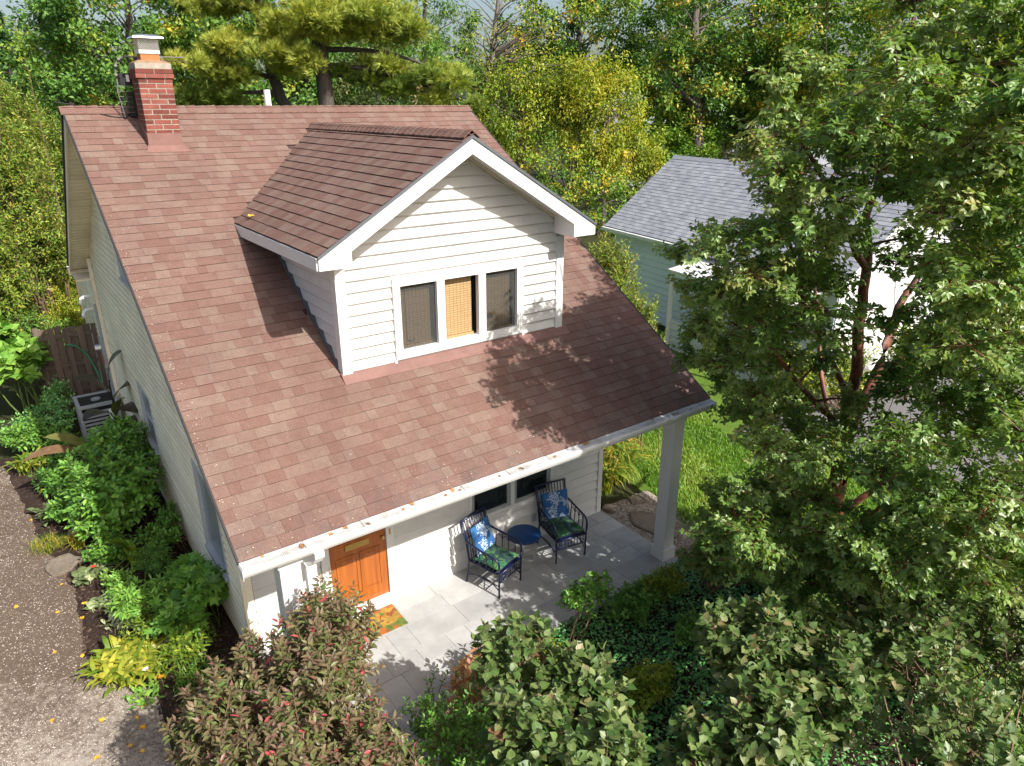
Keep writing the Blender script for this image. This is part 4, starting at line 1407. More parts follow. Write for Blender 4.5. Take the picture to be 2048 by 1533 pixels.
tabs = shingle_plane(G(0, 0, GZE + .002), u, Vv, Nn, gs, gs / 26, lambda v: (-.03, GL + .03), None, (.2, .24, .28, .33), 21, (.008, .014))
build_tabs([(groof, e) for e in tabs], groof, M_gshingle, M_gedge)
mb = MB()
mb.hexa([G(0, GW - .13, GZR - .095), G(GL, GW - .13, GZR - .095), G(GL, GW, GZR + .02), G(0, GW, GZR + .02)], [G(0, GW - .13, GZR - .08), G(GL, GW - .13, GZR - .08), G(GL, GW, GZR + .04), G(0, GW, GZR + .04)])
mb.build('ridge_cap', M_gshingle, groof, .6)
for a in (-.02, GL):
    mb = MB()
    for b0, b1 in ((0, GW), (2 * GW, GW)):
        mb.hexa([G(a, b0, GZE - .19), G(a + .02, b0, GZE - .19), G(a + .02, b1, GZR - .19), G(a, b1, GZR - .19)], [G(a, b0, GZE - .004), G(a + .02, b0, GZE - .004), G(a + .02, b1, GZR - .004), G(a, b1, GZR - .004)])
    mb.build('rake_board', M_white, gar)
mb = MB()
mb.hexa([G(-.03, -.12, GZE - .14), G(GL + .03, -.12, GZE - .14), G(GL + .03, 0, GZE - .14), G(-.03, 0, GZE - .14)], [G(-.03, -.13, GZE - .03), G(GL + .03, -.13, GZE - .03), G(GL + .03, 0, GZE - .03), G(-.03, 0, GZE - .03)])
mb.build('gutter', M_white, gar)
siding(gw, G(0, ov - .018, 0), u, -nn, rows(GZ + .02, GZE - .05, .20), lambda z: ov, lambda z: GL - ov, [], M_blueside, maxlen=12)
M_gwhite = tinted('white_gable_siding', [(0, (0.52, 0.53, 0.54, 1)), (1, (0.58, 0.59, 0.60, 1))], 0.55, .3, .03, 40, .05, 1, .05)
siding(gw, G(GL - ov + .018, 0, 0), nn, u, rows(GZ + .02, GZR - .35, .20),
       lambda z: ov if z < GZE else max(ov, (z - GZE + .17) / (GZR - GZE) * GW), lambda z: 2 * GW - ov if z < GZE else min(2 * GW - ov, 2 * GW - (z - GZE + .17) / (GZR - GZE) * GW),
       [(1.0, 3.6, -.2, 2.2), (4.2, 4.9, 1.0, 2.0)], M_gwhite, maxlen=12)
def gwin(a, b, z0, z1, face):
    mb = MB()
    def Q(x, o, z):
        return G(x, ov - .018 - o, z) if face == 'front' else G(GL - ov + .018 + o, x, z)
    def bx(x0, x1, z0, z1, o0, o1):
        mb.hexa([Q(x0, o0, z0), Q(x1, o0, z0), Q(x1, o1, z0), Q(x0, o1, z0)], [Q(x0, o0, z1), Q(x1, o0, z1), Q(x1, o1, z1), Q(x0, o1, z1)])
    w = .07
    bx(a, a + w, z0, z1, -.03, .03); bx(b - w, b, z0, z1, -.03, .03); bx(a + w, b - w, z0, z0 + w, -.03, .03); bx(a + w, b - w, z1 - w, z1, -.03, .03); bx(a + w, b - w, (z0 + z1) / 2 - .02, (z0 + z1) / 2 + .02, -.02, .02)
    f = mb.build('window', M_white, gar)
    mb = MB()
    bx(a + w, b - w, z0 + w, z1 - w, -.015, -.005)
    mb.build('pane', M_glass_dark, f)
gwin(4.2, 4.9, 1.0, 2.0, 'gable')
mb = MB()
for k in range(5):
    z = GZ + .03 + k * .455
    mb.hexa([G(GL - ov + .0, 1.0, z), G(GL - ov + .0, 3.6, z), G(GL - ov + .035, 3.6, z), G(GL - ov + .035, 1.0, z)], [G(GL - ov + .0, 1.0, z + .445), G(GL - ov + .0, 3.6, z + .445), G(GL - ov + .035, 3.6, z + .445), G(GL - ov + .035, 1.0, z + .445)])
mb.build('garage_door', M_white, gar)
# white lean-to roof along the near side
leano = thing('lean_to', 'white panelled lean-to roof on posts along the near side of the blue garage', 'lean-to', tuple(G(6.0, -1.2, 0)))
for k in range(8):
    a = 5.0 + k * .56
    MB().hexa([G(a, -1.25, 2.26), G(a + .55, -1.25, 2.26), G(a + .55, .27, 2.50), G(a, .27, 2.50)], [G(a, -1.25, 2.30), G(a + .55, -1.25, 2.30), G(a + .55, .27, 2.54), G(a, .27, 2.54)]).build('roof_panel', M_white, leano)
for a in (5.1, 9.3):
    MB().box(-.05, .05, -.05, .05, 0, 2.25).build('post', M_white, leano, local=True).location = G(a, -1.15, GZ) - Vector(leano.location)
mb = MB()
mb.hexa([G(5.0, -1.2, 2.15), G(9.48, -1.2, 2.15), G(9.48, -1.14, 2.15), G(5.0, -1.14, 2.15)], [G(5.0, -1.2, 2.262), G(9.48, -1.2, 2.262), G(9.48, -1.14, 2.27), G(5.0, -1.14, 2.27)])
mb.build('beam', M_white, leano)
siding(leano, G(5.15, -1.12, 0), u, -nn, rows(GZ + .02, .8, .2), lambda z: 0, lambda z: 4.2, [], M_gwhite, name='low_board', maxlen=12)

# far house between the trees
def far_house(x, y, rz, w, d, h, r, label, wallm):
    t = thing('far_house', label, 'house', (x, y, GZ), rz)
    MB().prism([(-w / 2, -d / 2, 0), (-w / 2, d / 2, 0), (-w / 2, d / 2, h), (-w / 2, 0, h + r), (-w / 2, -d / 2, h)], (w, 0, 0)).build('wall', wallm, t, .5, local=True)
    e = .3
    q = r / (d / 2)
    for s in (-1, 1):
        MB().hexa([(-w / 2 - e, s * (d / 2 + e), h - q * e), (w / 2 + e, s * (d / 2 + e), h - q * e), (w / 2 + e, 0, h + r), (-w / 2 - e, 0, h + r)],
                  [(-w / 2 - e, s * (d / 2 + e), h - q * e + .15), (w / 2 + e, s * (d / 2 + e), h - q * e + .15), (w / 2 + e, 0, h + r + .15), (-w / 2 - e, 0, h + r + .15)]).build('roof', M_gshingle, t, .4, local=True)
    for z in (1.0, 3.6):
        if z + 1.3 > h:
            continue
        for k in range(4):
            x0 = -w / 2 + w * (k + .5) / 4
            f = MB()
            for a, b, c, dd in ((-.55, .55, 0, .1), (-.55, .55, 1.2, 1.3), (-.55, -.45, .1, 1.2), (.45, .55, .1, 1.2)):
                f.box(x0 + a, x0 + b, -d / 2 - .05, -d / 2 + .02, z + c, z + dd)
            fo = f.build('window', M_white, t, local=True)
            MB().box(x0 - .45, x0 + .45, -d / 2 - .02, -d / 2 + .01, z + .1, z + 1.2).build('pane', M_glass_dark, fo, local=True)
    return t
far_house(44.5, 27.5, R(-50), 10, 7, 3.0, 2.3, 'grey roofed white house half hidden behind the trees beyond the garage', M_gwhite)
far_house(50, 42, R(-40), 11, 8, 5.4, 2.6, 'two storey pale house far behind the yellow tree', M_gwhite)

# ------------------------------------------------------------------ fences
M_boards = [M_fence2]
fb = thing('board_fence', 'long greyed wooden board fence running under the yellow tree to the garage', 'fence', (27.2, 24.5, GZ))
a, b = Vector((26.6, 32.5, 0)), Vector((27.6, 13.5, 0))
n = 130
dv = (b - a) / n
pv = Vector((-dv.y, dv.x, 0)).normalized() * .012
for k in range(n):
    p, q = a + dv * k + dv * .03, a + dv * (k + .97)
    h = 1.9 + rnd.uniform(-.02, .02)
    m = MB().hexa([p - pv, q - pv, q + pv, p + pv], [v + Vector((0, 0, h)) for v in (p - pv, q - pv, q + pv, p + pv)])
    m.v = [(x, y, z + GZ) for x, y, z in m.v]
    m.build('board', M_fence2, fb)
mb = MB()
for z in (.35, 1.55):
    mb.hexa([a + pv * 1.1 + Vector((0, 0, z)), b + pv * 1.1 + Vector((0, 0, z)), b + pv * 5 + Vector((0, 0, z)), a + pv * 5 + Vector((0, 0, z))], [v + Vector((0, 0, z + .09)) for v in (a + pv * 1.1, b + pv * 1.1, b + pv * 5, a + pv * 5)])
mb.build('rail', M_fence2, fb)

fp = thing('picket_panel', 'weathered dark brown board fence panel beside the rear wing', 'fence', (-.1, 12.7, GZ))
x = -.78
k = 0
while x < .34:
    w = .135
    h = 1.95 + rnd.uniform(-.04, .03)
    MB().box(x, x + w, 12.66 if k % 2 else 12.72, 12.68 if k % 2 else 12.74, GZ, h).build('board', M_fence, fp)
    x += w + .012
    k += 1
for z in (.35, 1.0, 1.7):
    MB().box(-.8, .34, 12.682, 12.718, z, z + .085).build('rail', M_fence, fp)
MB().box(-.9, -.79, 12.64, 12.76, GZ, 2.0).build('post', M_fence, fp)
fp2 = thing('post', 'old grey wooden post standing in the yellow ferns', 'post', (-.25, 19.0, GZ))
MB().tube([(-.27, 19.0, GZ), (-.33, 19.0, 1.0), (-.36, 19.02, 2.15)], [.10, .09, .075], 9).build('shaft', M_bark, fp2)

# ------------------------------------------------------------------ air conditioner and hose
ac = thing('air_conditioner', 'grey air conditioner unit with black top grille behind the canna leaves', 'air conditioner', (-.12, 10.45, GZ))
x0, x1, y0, y1, z1 = -.52, .24, 10.1, 10.86, .82
mb = MB()
for a, b in ((x0, y0), (x1 - .06, y0), (x0, y1 - .06), (x1 - .06, y1 - .06)):
    mb.box(a, a + .06, b, b + .06, GZ, z1)
mb.box(x0 + .06, x1 - .06, y0, y0 + .04, GZ, GZ + .08).box(x0 + .06, x1 - .06, y1 - .04, y1, GZ, GZ + .08)
mb.build('cabinet', M_greymetal, ac)
frame_ = MB()
frame_.box(x0 - .01, x1 + .01, y0 - .01, y0 + .06, z1, z1 + .06).box(x0 - .01, x1 + .01, y1 - .06, y1 + .01, z1, z1 + .06).box(x0 - .01, x0 + .06, y0 + .06, y1 - .06, z1, z1 + .06).box(x1 - .06, x1 + .01, y0 + .06, y1 - .06, z1, z1 + .06)
frame_.build('top_rim', M_greymetal, ac)
MB().box(x0 + .061, x1 - .061, y0 + .061, y1 - .061, z1 + .005, z1 + .035).build('top_grille', M_black, ac)
MB().disc(((x0 + x1) / 2, (y0 + y1) / 2), .09, z1 + .036, z1 + .06, 20).build('fan_hub', M_greymetal, ac)
for k in range(9):
    z = GZ + .10 + k * .085
    mb = MB()
    mb.box(x0 + .061, x1 - .061, y0 + .005, y0 + .025, z, z + .045).box(x0 + .005, x0 + .025, y0 + .061, y1 - .061, z, z + .045)
    mb.build('louver', M_greymetal, ac)
MB().box(x0 + .04, x1 - .04, y0 + .03, y1 - .04, GZ, z1 - .01).build('coil_core', M_black, ac)
MB().box(.02, .14, y0 - .008, y0 + .004, .48, .72).build('label_plate', M_pvc, ac)
M_hose = plain('green_hose', (0.02, 0.22, 0.10, 1), .45)
hs = MB()
hs.tube([(-.35, 12.62, 1.55), (-.15, 12.6, 1.5), (.05, 12.55, 1.25), (.14, 12.4, .9), (.2, 12.1, .5), (.22, 11.8, .2)], .018, 7)
tag(hs.build('garden_hose', M_hose, smooth=True), 'green garden hose hanging down in front of the brown fence panel', 'hose')

# ------------------------------------------------------------------ flat stones
def stone(x, y, rx, ry, h, label, seed):
    r = random.Random(seed)
    n = 11
    pts = [(x + rx * math.cos(6.283 * k / n) * r.uniform(.75, 1.1), y + ry * math.sin(6.283 * k / n) * r.uniform(.75, 1.1)) for k in range(n)]
    mb = MB()
    k = len(pts)
    mb.poly([(a, b, GZ - .02) for a, b in pts] + [(a, b, GZ + h * .75) for a, b in pts] + [(x + (a - x) * .9, y + (b - y) * .9, GZ + h + r.uniform(-.008, .008)) for a, b in pts],
            [(i, (i + 1) % k, k + (i + 1) % k, k + i) for i in range(k)] + [(k + i, k + (i + 1) % k, 2 * k + (i + 1) % k, 2 * k + i) for i in range(k)] + [tuple(range(2 * k, 3 * k))])
    return tag(mb.build('flat_stone', M_stone), label, 'stone')
stone(-1.42, 5.75, .27, .30, .06, 'flat tan stone set at the edge of the gravel drive by the flower bed', 2)
stone(6.98, 1.05, .34, .46, .06, 'large flat fieldstone lying by the porch column', 4)
stone(7.35, 1.75, .2, .18, .06, 'small fieldstone under the daylily leaves', 9)
stone(6.72, 1.80, .16, .14, .08, 'small rounded stone by the house corner', 12)
stone(-1.30, 9.1, .22, .2, .08, 'grey stone at the back edge of the flower bed', 14)
stone(-1.15, 6.55, .12, .16, .14, 'small pale stone beside the striped grass tuft', 16)

# ------------------------------------------------------------------ fallen leaves
def fallen(x, y, z, s, matl, name, label, group, tilt=.25):
    th = rnd.uniform(0, 6.28)
    pts = []
    n = 10
    for k in range(n):
        a = 6.283 * k / n
        rr = s * (1 if k % 2 else .62) * rnd.uniform(.8, 1.15)
        pts.append((rr * math.cos(a), rr * .8 * math.sin(a), rnd.uniform(0, s * .35)))
    mb = MB()
    mb.poly([(0, 0, s * .1)] + pts, [(0, 1 + k, 1 + (k + 1) % n) for k in range(n)])
    o = mb.build(name, matl, None, rnd.random())
    o.location = (x, y, z)
    o.rotation_euler = (rnd.uniform(-tilt, tilt), rnd.uniform(-tilt, tilt), th)
    return tag(o, label, 'leaf', group)
for (x, y) in ((-1.42, 1.95), (-1.30, 2.62), (-1.46, 3.3), (-1.36, 4.15), (-1.28, 4.5), (-1.50, 5.2), (-1.55, 1.4), (-1.75, 3.6), (-1.62, 4.5), (-1.08, 1.75), (-1.05, 1.55), (-.98, 1.9), (-1.22, 1.35), (-1.9, 2.3), (-2.1, 5.0), (-1.7, 6.6), (-1.2, 2.95), (-1.12, 1.2), (-1.72, 7.6), (-2.2, 1.2)):
    fallen(x, y, GZ + .012, rnd.uniform(.03, .055), M_yellow, 'fallen_leaf', 'curled yellow leaf lying on the gravel drive', 'yellow leaves on the gravel drive')
for x in (.18, .55, .9, 1.02, 1.25, 1.7, 1.82, 2.22, 2.32, 2.4, 2.45, 2.95, 3.3, 3.8, 4.3, 4.38, 5.2, 5.6, 5.95, 6.05, 6.3):
    fallen(x + rnd.uniform(-.03, .03), -.06 + rnd.uniform(-.04, .05), HE - .006, rnd.uniform(.022, .05), M_dead, 'gutter_leaf', 'dry brown leaf caught on the white gutter guard', 'dry leaves on the gutter guard', .5)
fallen(1.62, 1.75 + 2.0, 5.32 + .02, .05, M_yellow, 'roof_leaf', 'yellow leaf lying on the dormer roof by the valley', None)
fallen(-.52, -.75, 2.12, .05, M_yellow, 'bush_leaf', 'bright yellow leaf caught on top of the purple bush', None, .8)
MAPLE_CLUMPS = [(6.75,-2.89,3.18),(5.08,-4.16,3.03),(8.51,-3.50,3.69),(5.97,-1.14,4.39),(5.47,-0.93,3.84),(5.88,-3.45,6.75),(5.73,-1.52,1.11),(6.32,-3.47,6.28),(6.81,-0.84,6.04),(6.51,-1.11,4.80),(6.94,-2.95,5.82),(8.01,-2.97,6.83),(5.98,-1.46,5.82),(5.13,-4.24,3.46),(5.71,-3.49,2.44),(6.64,-3.98,4.99),(5.93,-3.21,2.92),(8.04,-2.40,7.26),(7.19,-2.52,7.36),(6.57,-3.21,6.28),(6.26,-4.28,2.21),(7.72,-2.97,5.80),(5.88,-1.96,1.26),(6.42,-1.02,3.19),(6.50,-4.60,2.44),(6.09,-0.90,1.69),(7.94,-2.71,2.97),(7.21,-2.39,3.50),(4.96,-1.84,6.90),(4.28,-2.59,2.63),(4.66,-2.06,5.64),(6.56,-2.08,5.94),(7.78,-2.84,5.38),(6.13,-0.17,3.95),(5.70,-2.40,5.55),(6.11,-2.01,6.29),(5.73,-4.39,3.81),(6.53,-1.12,3.76),(5.09,-3.48,3.88),(5.41,-1.79,4.71),(6.51,-4.30,2.78),(6.95,-3.00,5.43),(8.27,-2.18,7.69),(7.48,-2.92,7.14),(6.67,-2.77,7.52),(6.99,-3.38,3.89),(6.98,-4.58,1.89),(4.74,-2.58,2.33),(6.56,-2.31,6.43),(5.50,-3.56,5.17),(7.55,-2.25,6.95),(7.92,-1.49,6.55),(7.54,-3.85,3.78),(5.24,-3.73,3.43),(5.52,-1.68,6.60),(7.13,-0.95,5.45),(4.69,-1.82,6.38),(4.36,-2.14,5.26),(6.14,-2.23,1.38),(5.00,-3.27,2.40),(6.98,-0.91,3.00),(6.25,-3.82,5.96),(7.12,-3.18,3.38),(6.55,-3.48,1.90),(6.39,-3.36,7.74),(7.08,-3.32,6.92),(6.24,-3.00,1.92),(8.12,-2.32,2.72),(5.47,-3.48,6.68),(5.49,-3.55,6.25),(8.26,-3.75,3.20),(6.17,-1.26,3.30),(5.27,-1.43,5.37),(7.18,-3.55,3.43),(6.55,-2.43,1.31),(5.49,-2.27,1.88),(5.62,-4.28,4.88),(7.78,-0.38,7.91),(6.27,-2.93,6.58),(7.31,-4.26,2.83),(5.48,-3.94,2.90),(7.30,-0.94,2.84),(6.13,-2.29,6.89),(5.61,-3.08,3.17),(7.52,-3.15,6.37),(8.37,-2.76,3.31),(5.33,-3.24,2.62),(7.10,-2.38,3.11),(7.15,-0.58,3.35),(6.90,-3.89,2.49),(6.05,-0.80,3.88),(8.02,-3.16,6.07),(6.12,-3.57,2.91),(7.72,-1.51,7.46),(8.41,-3.05,3.02),(6.53,-3.39,7.29),(5.35,-4.77,3.12),(6.51,-1.66,2.81),(5.83,-2.53,6.27),(6.03,-2.89,1.39),(7.16,-3.05,7.40),(6.82,-3.76,5.46),(7.96,-3.76,3.60),(6.71,-2.84,3.99),(7.40,-4.16,3.38),(6.99,-2.15,0.62),(5.17,-1.74,5.16),(5.15,-3.74,6.80),(6.81,-1.28,6.37),(6.23,-2.59,7.40),(7.87,-1.73,8.06),(7.35,-3.38,1.53),(6.15,0.18,4.89),(5.27,-2.75,2.15),(7.04,-2.78,7.16),(5.30,-2.06,2.17),(5.87,-3.01,2.24),(5.11,-2.65,2.44),(5.22,-3.83,2.55),(8.15,-1.05,7.89),(5.54,-3.98,5.31),(7.21,-0.48,3.97),(6.95,-1.59,6.26),(6.71,-0.53,2.74),(5.27,-3.61,3.12),(5.54,-0.63,4.05),(5.82,-4.37,2.87),(8.01,-2.95,7.24),(5.90,-1.93,2.10),(7.55,-3.40,3.67),(8.02,-2.60,3.81),(5.83,-2.72,6.65),(5.87,-3.15,3.42),(6.29,-3.12,7.07),(6.82,-3.21,5.16),(7.06,-3.51,4.25),(5.42,-3.94,6.78),(6.90,-4.34,2.60),(5.81,-1.96,5.25),(6.23,-2.38,2.92),(7.03,-3.07,3.01),(7.78,-3.57,3.38),(4.35,-1.69,5.53),(6.84,-2.85,1.25),(6.11,-2.63,1.79),(5.33,-1.05,5.33),(7.48,-2.46,7.58),(5.31,-3.43,4.73),(6.18,-1.82,1.90),(7.24,-2.06,7.29),(5.47,-3.86,6.37),(5.29,-3.35,5.47),(4.97,-2.44,5.57),(6.82,-2.98,6.93),(8.06,-1.40,7.44),(6.15,-4.54,2.68),(6.14,-1.14,5.89),(7.52,-2.86,7.69),(6.03,-3.86,6.25),(7.09,-3.55,1.89),(5.06,-3.60,5.39),(8.18,-3.36,3.06),(5.34,-1.80,5.65),(6.04,-1.57,4.99),(5.71,-1.39,6.32),(6.03,-3.75,5.55),(6.51,-1.45,3.21),(7.16,-2.35,6.62),(5.75,-1.12,4.82),(7.75,-3.05,3.70),(5.78,-0.62,4.76),(6.85,-2.14,1.27),(7.29,-2.99,4.68),(6.23,-3.79,1.97),(6.48,-1.49,2.47),(5.85,-2.49,3.10),(7.08,-0.68,4.77),(6.81,-4.21,2.24),(6.22,-1.97,6.92),(7.81,-3.27,4.94),(6.36,-1.83,1.19),(7.20,-3.78,3.84),(7.04,-2.66,2.93),(7.59,-2.94,3.99),(6.79,-1.40,6.68),(7.09,-1.99,3.27),(6.52,-2.90,2.87),(5.55,-1.87,7.05),(6.32,-2.75,5.89),(6.98,-2.45,3.75),(6.95,-0.83,3.50),(6.41,-3.27,1.51),(6.00,-2.79,3.30),(5.46,-3.47,5.87),(6.22,-3.03,3.01),(5.61,-2.37,4.48),(7.31,-2.62,3.85),(7.07,-1.30,2.99),(6.60,-0.96,5.76),(5.57,-4.33,3.22),(5.58,-3.25,2.22),(6.09,-1.16,1.13),(6.25,-1.29,2.81),(5.56,-1.26,3.82),(5.02,-3.46,3.37),(6.56,-3.07,2.39),(5.89,-3.21,5.32),(6.62,-1.43,4.90),(4.96,-3.04,2.67),(7.78,-2.42,6.38),(5.31,-1.91,1.63),(5.71,-2.15,2.49),(5.56,-3.15,6.83),(6.51,-0.59,3.88),(7.11,-3.09,2.10),(5.18,-2.32,6.59),(7.63,-3.21,3.27),(5.75,-3.57,3.19),(7.87,-2.79,7.58),(7.03,-3.58,6.10),(5.38,-2.46,3.11),(7.53,-0.75,6.53),(4.80,-2.17,5.11),(6.58,-1.56,1.04),(5.04,-2.14,3.24),(6.97,-3.13,7.67),(7.12,-2.76,5.21),(4.60,-2.45,5.71),(8.07,-3.42,4.36),(6.85,-3.27,7.20),(7.20,-2.61,2.60),(5.79,-3.47,5.02),(6.05,-4.00,3.19),(6.57,-0.40,3.20),(7.01,-3.19,4.55),(7.25,-2.68,4.39),(7.31,-3.09,5.94),(6.53,-2.25,6.82),(5.57,-4.29,2.59),(6.80,-3.52,2.71),(6.99,-1.24,2.62),(5.61,-2.86,5.34),(6.55,-3.35,6.83),(5.02,-1.75,6.44),(6.91,-3.28,6.31),(6.63,-3.24,5.74),(6.55,-3.64,5.08),(6.30,-3.59,6.96),(7.93,-1.84,7.67),(5.40,-1.95,3.21),(4.88,-1.62,4.83),(5.13,-2.68,6.66),(6.37,-3.77,2.44),(6.75,-4.15,3.04),(4.89,-2.11,4.67),(8.08,-0.89,7.00),(7.96,-3.22,3.91),(6.77,-2.93,1.73),(7.18,-3.15,6.47),(6.09,-4.01,2.78),(4.72,-2.61,6.55),(6.83,-3.79,4.64),(6.17,-2.80,6.90),(4.87,-2.00,2.42),(7.41,-3.02,5.27),(6.42,-4.19,3.46),(6.00,-1.64,4.31),(6.65,-2.47,2.59),(4.95,-3.82,2.79),(8.01,-1.36,7.87),(6.10,-1.06,4.84),(5.19,-3.51,2.25),(8.43,-2.63,7.82),(7.15,-3.62,5.65),(8.03,-1.26,6.80),(8.34,-1.75,7.91),(6.04,-3.40,1.75),(6.25,-4.18,2.54),(6.68,-1.62,1.85),(5.45,-0.87,4.70),(5.49,-4.29,4.10),(7.41,-1.33,2.52),(6.76,-0.88,4.44),(4.80,-2.38,1.97),(7.60,-4.35,1.61),(6.38,-3.63,4.62),(7.01,-1.60,3.71),(6.41,-1.42,3.87),(6.49,-3.67,6.61),(6.60,-0.42,4.42),(5.96,-1.58,1.72),(4.81,-2.97,6.94),(6.00,-4.09,3.89),(5.62,-3.08,1.82),(6.76,-2.30,1.72),(7.46,-3.53,4.04),(6.76,-3.38,2.24),(5.48,-1.38,1.73),(4.39,-2.21,2.44),(7.63,-2.81,4.41),(6.69,-1.45,5.30),(6.82,-1.70,6.89),(6.59,-0.80,5.26),(7.56,-3.80,2.07),(7.45,-1.76,2.80),(7.47,-2.41,6.50),(8.38,-2.64,7.00),(5.43,-2.86,6.50),(5.17,-3.47,6.46),(5.63,-2.89,6.03),(7.02,-2.57,1.27),(7.96,-2.39,6.03),(6.00,-1.61,3.52),(7.70,-2.26,4.04),(7.66,-3.24,5.41),(6.31,-1.64,6.62),(6.44,-3.12,5.16),(8.24,-2.79,6.26),(6.92,-2.98,3.65),(5.56,-3.67,4.76),(8.31,-3.40,3.95),(5.54,-3.42,3.42),(6.32,-2.88,7.76),(7.12,-1.69,2.76),(6.18,-2.05,4.92),(5.59,-3.37,2.81),(6.35,0.08,3.47),(4.67,-2.02,2.82),(5.38,-1.50,2.39),(5.18,-4.38,4.18),(5.25,-3.80,4.82),(8.56,-2.29,6.80),(5.80,-2.77,1.61),(8.86,-2.51,7.08),(7.52,-1.34,6.45),(8.12,-2.02,6.71),(8.57,-1.92,6.58),(6.70,-2.43,7.11),(4.91,-3.21,6.58),(6.54,0.25,4.32),(5.94,-2.05,3.07),(6.36,-3.69,5.42),(6.76,-2.63,5.84),(6.84,-2.57,6.53),(5.68,-1.69,4.88),(6.55,-1.86,1.51),(6.74,-3.10,4.73),(7.71,-3.70,4.39),(7.70,-1.54,7.00),(5.88,-3.41,5.73),(4.77,-2.26,5.93),(5.61,-3.94,5.92),(7.96,-3.30,3.47),(6.29,-1.53,1.56),(7.58,-0.95,6.17),(5.75,-2.50,1.37),(7.19,-2.56,5.94),(5.93,-0.58,4.29),(7.39,-4.43,2.08),(6.15,-3.64,3.48),(5.19,-1.91,6.09),(4.81,-2.71,6.01),(7.20,-3.78,2.86),(6.35,-1.64,4.77),(5.41,-4.62,3.51),(6.09,-2.73,4.70),(5.71,-0.69,5.28),(7.26,-4.01,2.42),(7.68,-2.10,5.25),(7.54,-2.79,5.06),(5.40,-1.58,4.24),(5.23,-4.15,5.99),(6.54,-3.79,2.94),(4.99,-2.63,3.20),(8.06,-2.56,5.15),(7.77,-0.51,7.16),(6.31,-4.41,3.07),(7.26,-2.92,1.64),(7.42,-2.65,6.79),(5.28,-3.24,6.19),(4.97,-2.70,4.93),(6.87,-3.06,2.67),(7.92,-2.63,7.00),(6.36,-4.24,3.83),(7.12,-4.10,1.68),(6.30,-1.38,4.28),(4.40,-2.28,6.21),(6.09,-3.83,5.08),(4.81,-3.52,2.85),(7.54,-2.87,3.50),(6.56,-2.91,4.93),(4.98,-1.95,1.98),(6.30,-3.50,2.15),(6.56,-2.01,2.12),(7.28,-3.17,1.01),(8.59,-1.94,7.68),(7.73,-2.12,6.61),(4.72,-1.49,4.51),(7.43,-0.78,4.37),(6.74,-2.80,2.50),(8.15,-1.67,7.19),(7.47,-3.95,1.44),(5.64,-2.54,2.57),(6.41,-2.60,6.22),(8.05,-2.20,3.49),(8.77,-2.47,7.84),(7.40,-2.83,6.47),(7.64,-0.19,7.29),(8.11,-3.04,3.30),(7.70,-1.10,2.39),(6.98,-2.93,4.19),(7.02,-2.14,5.86),(5.98,-3.66,2.28),(6.28,-3.51,5.81),(5.44,-2.60,1.84),(4.58,-1.69,4.97),(5.93,-2.35,7.20),(5.09,-3.40,5.94),(7.15,-3.55,4.57),(8.34,-2.92,3.83),(7.44,-3.35,5.02),(6.29,-1.69,5.85),(6.51,-1.88,0.84),(5.25,-1.38,4.75),(7.48,-3.89,4.13),(8.01,-2.83,6.53),(8.11,-1.95,6.25),(5.33,-2.91,6.94),(8.14,-2.53,7.68),(7.08,-0.37,2.55)]
# ------------------------------------------------------------------ vegetation
NR = np.random.RandomState
def fan(ring, mid):
    V = [mid] + ring
    n = len(ring)
    return np.array(V, float), np.array([(0, 1 + i, 1 + (i + 1) % n) for i in range(n)])
FOLD = (np.array([(0, 0, 0), (.42, -.5, .08), (1, 0, -.06), (.42, .5, .08)], float), np.array([(0, 1, 2), (0, 2, 3)]))
BROAD = fan([(0, 0, 0), (.2, -.36, .07), (.55, -.45, .05), (.82, -.2, -.03), (1, 0, -.12), (.82, .2, -.03), (.55, .45, .05), (.2, .36, .07)], (.5, 0, 0))
HEART = fan([(.06, 0, 0), (-.03, -.22, .03), (.10, -.43, .06), (.32, -.50, .07), (.58, -.41, .04), (.80, -.20, -.02), (1.02, 0, -.09), (.80, .20, -.02), (.58, .41, .04), (.32, .50, .07), (.10, .43, .06), (-.03, .22, .03)], (.42, 0, -.01))
LOBED = fan([(0, 0, 0), (.02, -.3, .03), (.22, -.55, .02), (.36, -.3, .05), (.66, -.5, -.05), (.66, -.16, .02), (1, 0, -.12), (.66, .16, .02), (.66, .5, -.05), (.36, .3, .05), (.22, .55, .02), (.02, .3, .03)], (.38, 0, .0))
def _tri():
    V = []; F = []
    for a, l, w in ((0, .72, .42), (1.05, .60, .37), (-1.05, .60, .37)):
        c, s = math.cos(a), math.sin(a)
        k = len(V)
        for t, q, h in ((0, 0, 0), (.35, -.5, .05), (.62, -.36, .02), (1, 0, -.14), (.62, .36, .02), (.35, .5, .05)):
            x, y = .26 + t * l * c - q * w * s, t * l * s + q * w * c
            V.append((x, y, h - .04 * abs(a)))
        F += [(k, k + 1, k + 2), (k, k + 2, k + 3), (k, k + 3, k + 4), (k, k + 4, k + 5)]
    return np.array(V, float), np.array(F)
TRIF = _tri()
def _strap(curve):
    V = []; F = []
    n = len(curve)
    for i, (t, h, w) in enumerate(curve):
        V += [(t, -w / 2, h), (t, w / 2, h)]
        if i:
            a = 2 * (i - 1)
            F += [(a, a + 2, a + 3), (a, a + 3, a + 1)]
    return np.array(V, float), np.array(F)
STRAP = _strap([(0, 0, .8), (.22, .42, 1), (.52, .62, .9), (.82, .5, .6), (1.0, .28, .05)])
BLADE = (np.array([(0, -.5, 0), (0, .5, 0), (.25, .3, .65), (.25, -.3, .65), (.6, 0, 1.0)], float), np.array([(0, 1, 2), (0, 2, 3), (3, 2, 4)]))
